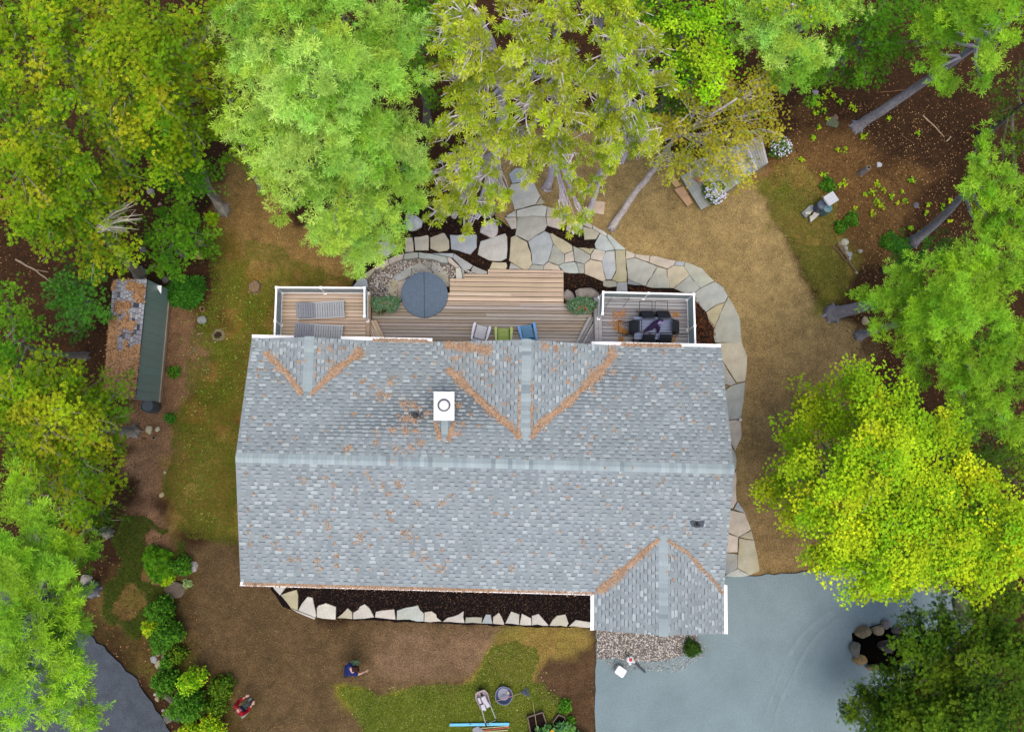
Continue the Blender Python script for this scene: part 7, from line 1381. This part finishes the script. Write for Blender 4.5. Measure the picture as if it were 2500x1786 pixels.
# ---------------------------------------------------------------- people
def body(name, joints, edges, root, mt, parent, col, smooth=True, sub=2, label=None):
    me = bpy.data.meshes.new(name+'_cage'); me.from_pydata([j[:3] for j in joints], edges, []); me.update()
    o = bpy.data.objects.new(name+'_cage', me); C.objects.link(o); md = o.modifiers.new('s', 'SKIN'); o.modifiers.new('u', 'SUBSURF').levels = sub
    sv = me.skin_vertices[0].data
    for i, j in enumerate(joints):
        r = j[3]; sv[i].radius = (r, j[4] if len(j) > 4 else r); sv[i].use_root = (i == root)
    dg = bpy.context.evaluated_depsgraph_get(); dg.update(); ev = o.evaluated_get(dg); m2 = ev.to_mesh(); V = [tuple(v.co) for v in m2.vertices]; F = [tuple(p.vertices) for p in m2.polygons]; ev.to_mesh_clear()
    bpy.data.objects.remove(o)
    return mk(name, V, F, mt, parent, col=np.array([col(v) if callable(col) else col for v in V]), smooth=smooth, label=label)
SK = lin(214, 168, 148)
def hand(parent, p, d, side, s=1.):
    """palm with four unequal bent fingers and a thumb leaving its side"""
    p = Vector(p); d = Vector(d).normalized(); up_ = Vector((0, 0, 1)); e = d.cross(up_).normalized(); J = [(*p, .026, .018), (*(p+d*.05), .036, .016), (*(p+d*.09), .036, .014)]; E = [(0, 1), (1, 2)]
    for k, (o_, L) in enumerate(((-.03, .06), (-.01, .075), (.01, .07), (.03, .055))):
        a = p+d*.085+e*o_; b = a+d*L*.55+Vector((0, 0, -.008)); c = a+d*L*.95+Vector((0, 0, -.028)); i = len(J); J += [(*a, .010), (*b, .009), (*c, .007)]; E += [(2, i), (i, i+1), (i+1, i+2)]
    a = p+d*.03+e*side*.035; b = a+d*.035+e*side*.025; i = len(J); J += [(*a, .012), (*b, .010), (*(b+d*.025), .008)]; E += [(1, i), (i, i+1), (i+1, i+2)]
    return body('hand', J, E, 1, 'skin', parent, SK, sub=1)
# person 1: stooping forward, sowing from a green bag
o1 = P(850, 1636, 0.); pz = lambda px, py, z: tuple(np.array(P(px, py, z))-o1)
t1 = thing('person', 'person in a navy top bending forward, one arm stretched out over the soil', 'person', (o1[0], o1[1], 0))
pel = pz(848, 1638, .82); sh = pz(858, 1634, 1.12); neck = pz(862, 1635, 1.2); hd = pz(869, 1631, 1.22); sR = pz(868, 1646, 1.08); sL = pz(852, 1622, 1.1); eR = pz(880, 1643, .98); hR = pz(892, 1638, .82); eL = pz(848, 1618, .92); hL = pz(857, 1616, .82)
kR = tuple(np.array(pel)*[1, 1, 0]+[.18, -.12, .5]); kL = tuple(np.array(pel)*[1, 1, 0]+[.16, .14, .48]); fR = tuple(np.array(pel)*[1, 1, 0]+[-.02, -.13, .09]); fL = tuple(np.array(pel)*[1, 1, 0]+[.05, .15, .09])
J = [(*pel, .15, .12), (*np.array(pel)*.5+np.array(sh)*.5, .15, .11), (*sh, .12, .08), (*neck, .05), (*hd, .085, .1), (*sR, .07), (*eR, .045), (*hR, .028), (*sL, .07), (*eL, .045), (*hL, .028),
     (pel[0]+.02, pel[1]-.1, pel[2]-.06, .10), (*kR, .07), (*fR, .04), (pel[0]+.02, pel[1]+.1, pel[2]-.06, .10), (*kL, .07), (*fL, .04), (fR[0]+.16, fR[1], .04, .04, .03), (fL[0]+.16, fL[1], .04, .04, .03)]
E = [(0, 1), (1, 2), (2, 3), (3, 4), (2, 5), (5, 6), (6, 7), (2, 8), (8, 9), (9, 10), (0, 11), (11, 12), (12, 13), (0, 14), (14, 15), (15, 16), (13, 17), (16, 18)]
bd = body('body', J, E, 0, 'skin', t1, SK)
NV = lin(30, 42, 100); Js = [(pel[0]-.02, pel[1], pel[2]+.02, .17, .14), (*np.array(pel)*.5+np.array(sh)*.5, .172, .13), (*sh, .185, .125), (*(np.array(neck)*.5+np.array(sh)*.5), .12, .1), (*sR, .09), (*(np.array(sR)*.45+np.array(eR)*.55), .075), (*sL, .09), (*(np.array(sL)*.45+np.array(eL)*.55), .075)]
body('shirt', Js, [(0, 1), (1, 2), (2, 3), (2, 4), (4, 5), (2, 6), (6, 7)], 1, 'cloth', t1, NV)
Jp = [(pel[0], pel[1], pel[2]-.02, .165, .135), (pel[0]+.02, pel[1]-.1, pel[2]-.08, .115), (*kR, .085), (fR[0], fR[1], .14, .06), (pel[0]+.02, pel[1]+.1, pel[2]-.08, .115), (*kL, .085), (fL[0], fL[1], .14, .06)]
body('trousers', Jp, [(0, 1), (1, 2), (2, 3), (0, 4), (4, 5), (5, 6)], 0, 'cloth', t1, lin(44, 52, 84))
body('hair', [(*(np.array(hd)+[.0, 0, .03]), .098, .108), (*(np.array(hd)+[-.035, -.005, .0]), .09, .09), (*(np.array(hd)+[.035, .005, .035]), .08, .09)], [(0, 1), (0, 2)], 0, 'cloth', t1, lin(58, 32, 28), sub=2)
for f in (fR, fL): body('shoe', [(f[0]-.05, f[1], .05, .05, .045), (f[0]+.08, f[1], .045, .05, .04), (f[0]+.18, f[1], .035, .045, .03)], [(0, 1), (1, 2)], 0, 'cloth', t1, lin(206, 196, 176))
hand(t1, hR, np.array(hR)-np.array(eR), 1); hand(t1, hL, np.array([.5, .1, -.1]), -1)
for s in (-1, 1): MB().lathe((hd[0]+.085, hd[1]+s*.03, hd[2]-.03), [(.012, 0), (.008, .008), (.001, .01)], 6, lin(40, 30, 26)).build('eye', 'plastic', t1)
MB().hull4([(hd[0]+.08, hd[1]-.012, hd[2]-.07), (hd[0]+.1, hd[1], hd[2]-.07), (hd[0]+.08, hd[1]+.012, hd[2]-.07)], [(hd[0]+.08, hd[1]-.008, hd[2]-.03), (hd[0]+.088, hd[1], hd[2]-.03), (hd[0]+.08, hd[1]+.008, hd[2]-.03)], SK).build('nose', 'skin', t1); MB().box((hd[0]+.082, hd[1], hd[2]-.09), (.01, .04, .008), lin(160, 90, 86)).build('mouth', 'skin', t1)
bgw = P(864, 1620, .84); mb = MB(); n = 14; V = []
for zz, s_ in ((-.28, .75), (-.15, 1.05), (0, 1.), (.06, .8)):
    for k in range(n): a = 6.283*k/n; V.append((bgw[0]+.17*s_*math.cos(a)*(1+.08*math.sin(3*a)), bgw[1]+.11*s_*math.sin(a), bgw[2]+zz+.012*math.sin(4*a)))
mb.add(V, [(i*n+k, i*n+(k+1) % n, (i+1)*n+(k+1) % n, (i+1)*n+k) for i in range(3) for k in range(n)]+[tuple(range(n-1, -1, -1))], lin(60, 150, 84)); mb.c = [jit(lin(70, 160, 96), .2) if i % 5 else jit(lin(190, 200, 180), .1) for i in range(len(mb.V))]
bgo = thing('seed_bag', 'green and pale blue seed bag held against the hip of the stooping person', 'bag', bgw); mb.build('bag', 'cloth', bgo, world=True); q = P(861, 1625, .93); MB().box(q, (.15, .09, .02), lin(160, 200, 240), rot('Z', -.6)).build('bag_label', 'cloth', bgo, world=True)
mb = MB(); mb.lathe((bgw[0], bgw[1], bgw[2]-.03), [(.15, 0), (.08, .03), (.01, .035)], 12, lin(150, 170, 120), 1, .6); mb.build('seed', 'pebble', bgo, world=True)
# person 2: standing, red sleeves, dark vest
o2 = P(607, 1712, 0.); qz = lambda px, py, z: np.array(P(px, py, z))-o2
t2 = thing('person', 'bald person in red sleeves, dark vest and pale trousers standing by the shrubs', 'person', (o2[0], o2[1], 0))
hd = qz(580, 1733, 1.52); f1 = qz(609, 1707, .06); f2 = qz(616, 1717, .06); pel = (f1+f2)/2*[1, 1, 0]+[-.1, -.12, .84]; fw = np.array([.74, .67, 0.]); f1 = f1+fw*.0; fw /= np.linalg.norm(fw); sd_ = np.array([-fw[1], fw[0], 0])
ch = hd*[1, 1, 0]*.8+pel*[1, 1, 0]*.2+[0, 0, 1.28]; nk = ch*.3+hd*.7; nk[2] = 1.41
sA = ch+sd_*.19+[0, 0, .06]; sB = ch-sd_*.19+[0, 0, .06]; eA = sA+fw*.12+sd_*.06+[0, 0, -.26]; eB = sB+fw*.12-sd_*.06+[0, 0, -.26]; hA = eA+fw*.24-sd_*.06+[0, 0, -.02]; hB = eB+fw*.24+sd_*.06+[0, 0, -.02]
hA_, hB_ = hA, hB; kA = (f1+pel)/2+fw*.06; kB = (f2+pel)/2+fw*.06; gA = f1-fw*.1; gB = f2-fw*.1; lA = pel+sd_*.1-[0, 0, .08]; lB = pel-sd_*.1-[0, 0, .08]
if np.dot(f1-f2, sd_) < 0: gA, gB, kA, kB = gB, gA, kB, kA
J = [(*pel, .15, .12), (*((pel+ch)/2), .15, .11), (*ch, .13, .08), (*nk, .05), (*hd, .082, .1), (*sA, .07), (*eA, .046), (*hA, .028), (*sB, .07), (*eB, .046), (*hB, .028), (*lA, .1), (*kA, .065), (*(gA+[0, 0, .04]), .042), (*lB, .1), (*kB, .065), (*(gB+[0, 0, .04]), .042)]
E = [(0, 1), (1, 2), (2, 3), (3, 4), (2, 5), (5, 6), (6, 7), (2, 8), (8, 9), (9, 10), (0, 11), (11, 12), (12, 13), (0, 14), (14, 15), (15, 16)]
body('body', [tuple(map(float, j)) for j in J], E, 0, 'skin', t2, lin(206, 140, 122))
RD = lin(150, 14, 32); body('shirt', [tuple(map(float, j)) for j in [(*ch, .16, .10), (*sA, .088), (*eA, .07), (*(eA*.35+hA*.65), .056), (*sB, .088), (*eB, .07), (*(eB*.35+hB*.65), .056), (*((pel+ch)/2), .165, .125)]], [(0, 1), (1, 2), (2, 3), (0, 4), (4, 5), (5, 6), (0, 7)], 0, 'cloth', t2, RD)
body('vest', [tuple(map(float, j)) for j in [(*(pel+[0, 0, .04]), .185, .155), (*((pel+ch)/2), .19, .15), (*(ch+[0, 0, .02]), .22, .16), (*(ch+[0, 0, .10]), .16, .12)]], [(0, 1), (1, 2), (2, 3)], 1, 'cloth', t2, lin(28, 34, 62))
body('trousers', [tuple(map(float, j)) for j in [(*pel, .165, .135), (*lA, .115), (*kA, .085), (*(gA+[0, 0, .08]), .065), (*lB, .115), (*kB, .085), (*(gB+[0, 0, .08]), .065)]], [(0, 1), (1, 2), (2, 3), (0, 4), (4, 5), (5, 6)], 0, 'cloth', t2, lin(150, 150, 140))
for g_ in (gA, gB): body('shoe', [tuple(map(float, (*(g_-fw*.04), .05, .045))), tuple(map(float, (*(g_+fw*.09), .052, .04))), tuple(map(float, (*(g_+fw*.19+[0, 0, -.02]), .045, .03)))], [(0, 1), (1, 2)], 0, 'cloth', t2, lin(160, 166, 170))
hand(t2, hA, fw*.8-sd_*.3, -1); hand(t2, hB, fw*.8+sd_*.3, 1)
body('hair', [tuple(map(float, (*(hd-fw*.05+[0, 0, -.01]), .085, .085))), tuple(map(float, (*(hd-fw*.07+[0, 0, -.04]), .07, .08)))], [(0, 1)], 0, 'cloth', t2, lin(110, 74, 50), sub=2)
for s in (-1, 1):
    e_ = hd+fw*.085+sd_*s*.03+[0, 0, -.01]; MB().lathe(tuple(e_), [(.011, 0), (.008, .006), (.001, .008)], 6, lin(40, 30, 26)).build('eye', 'plastic', t2); e_ = hd+sd_*s*.092+[0, 0, -.02]; MB().lathe(tuple(e_), [(.012, -.02), (.016, 0), (.01, .02)], 6, lin(206, 140, 122)).build('ear', 'skin', t2)
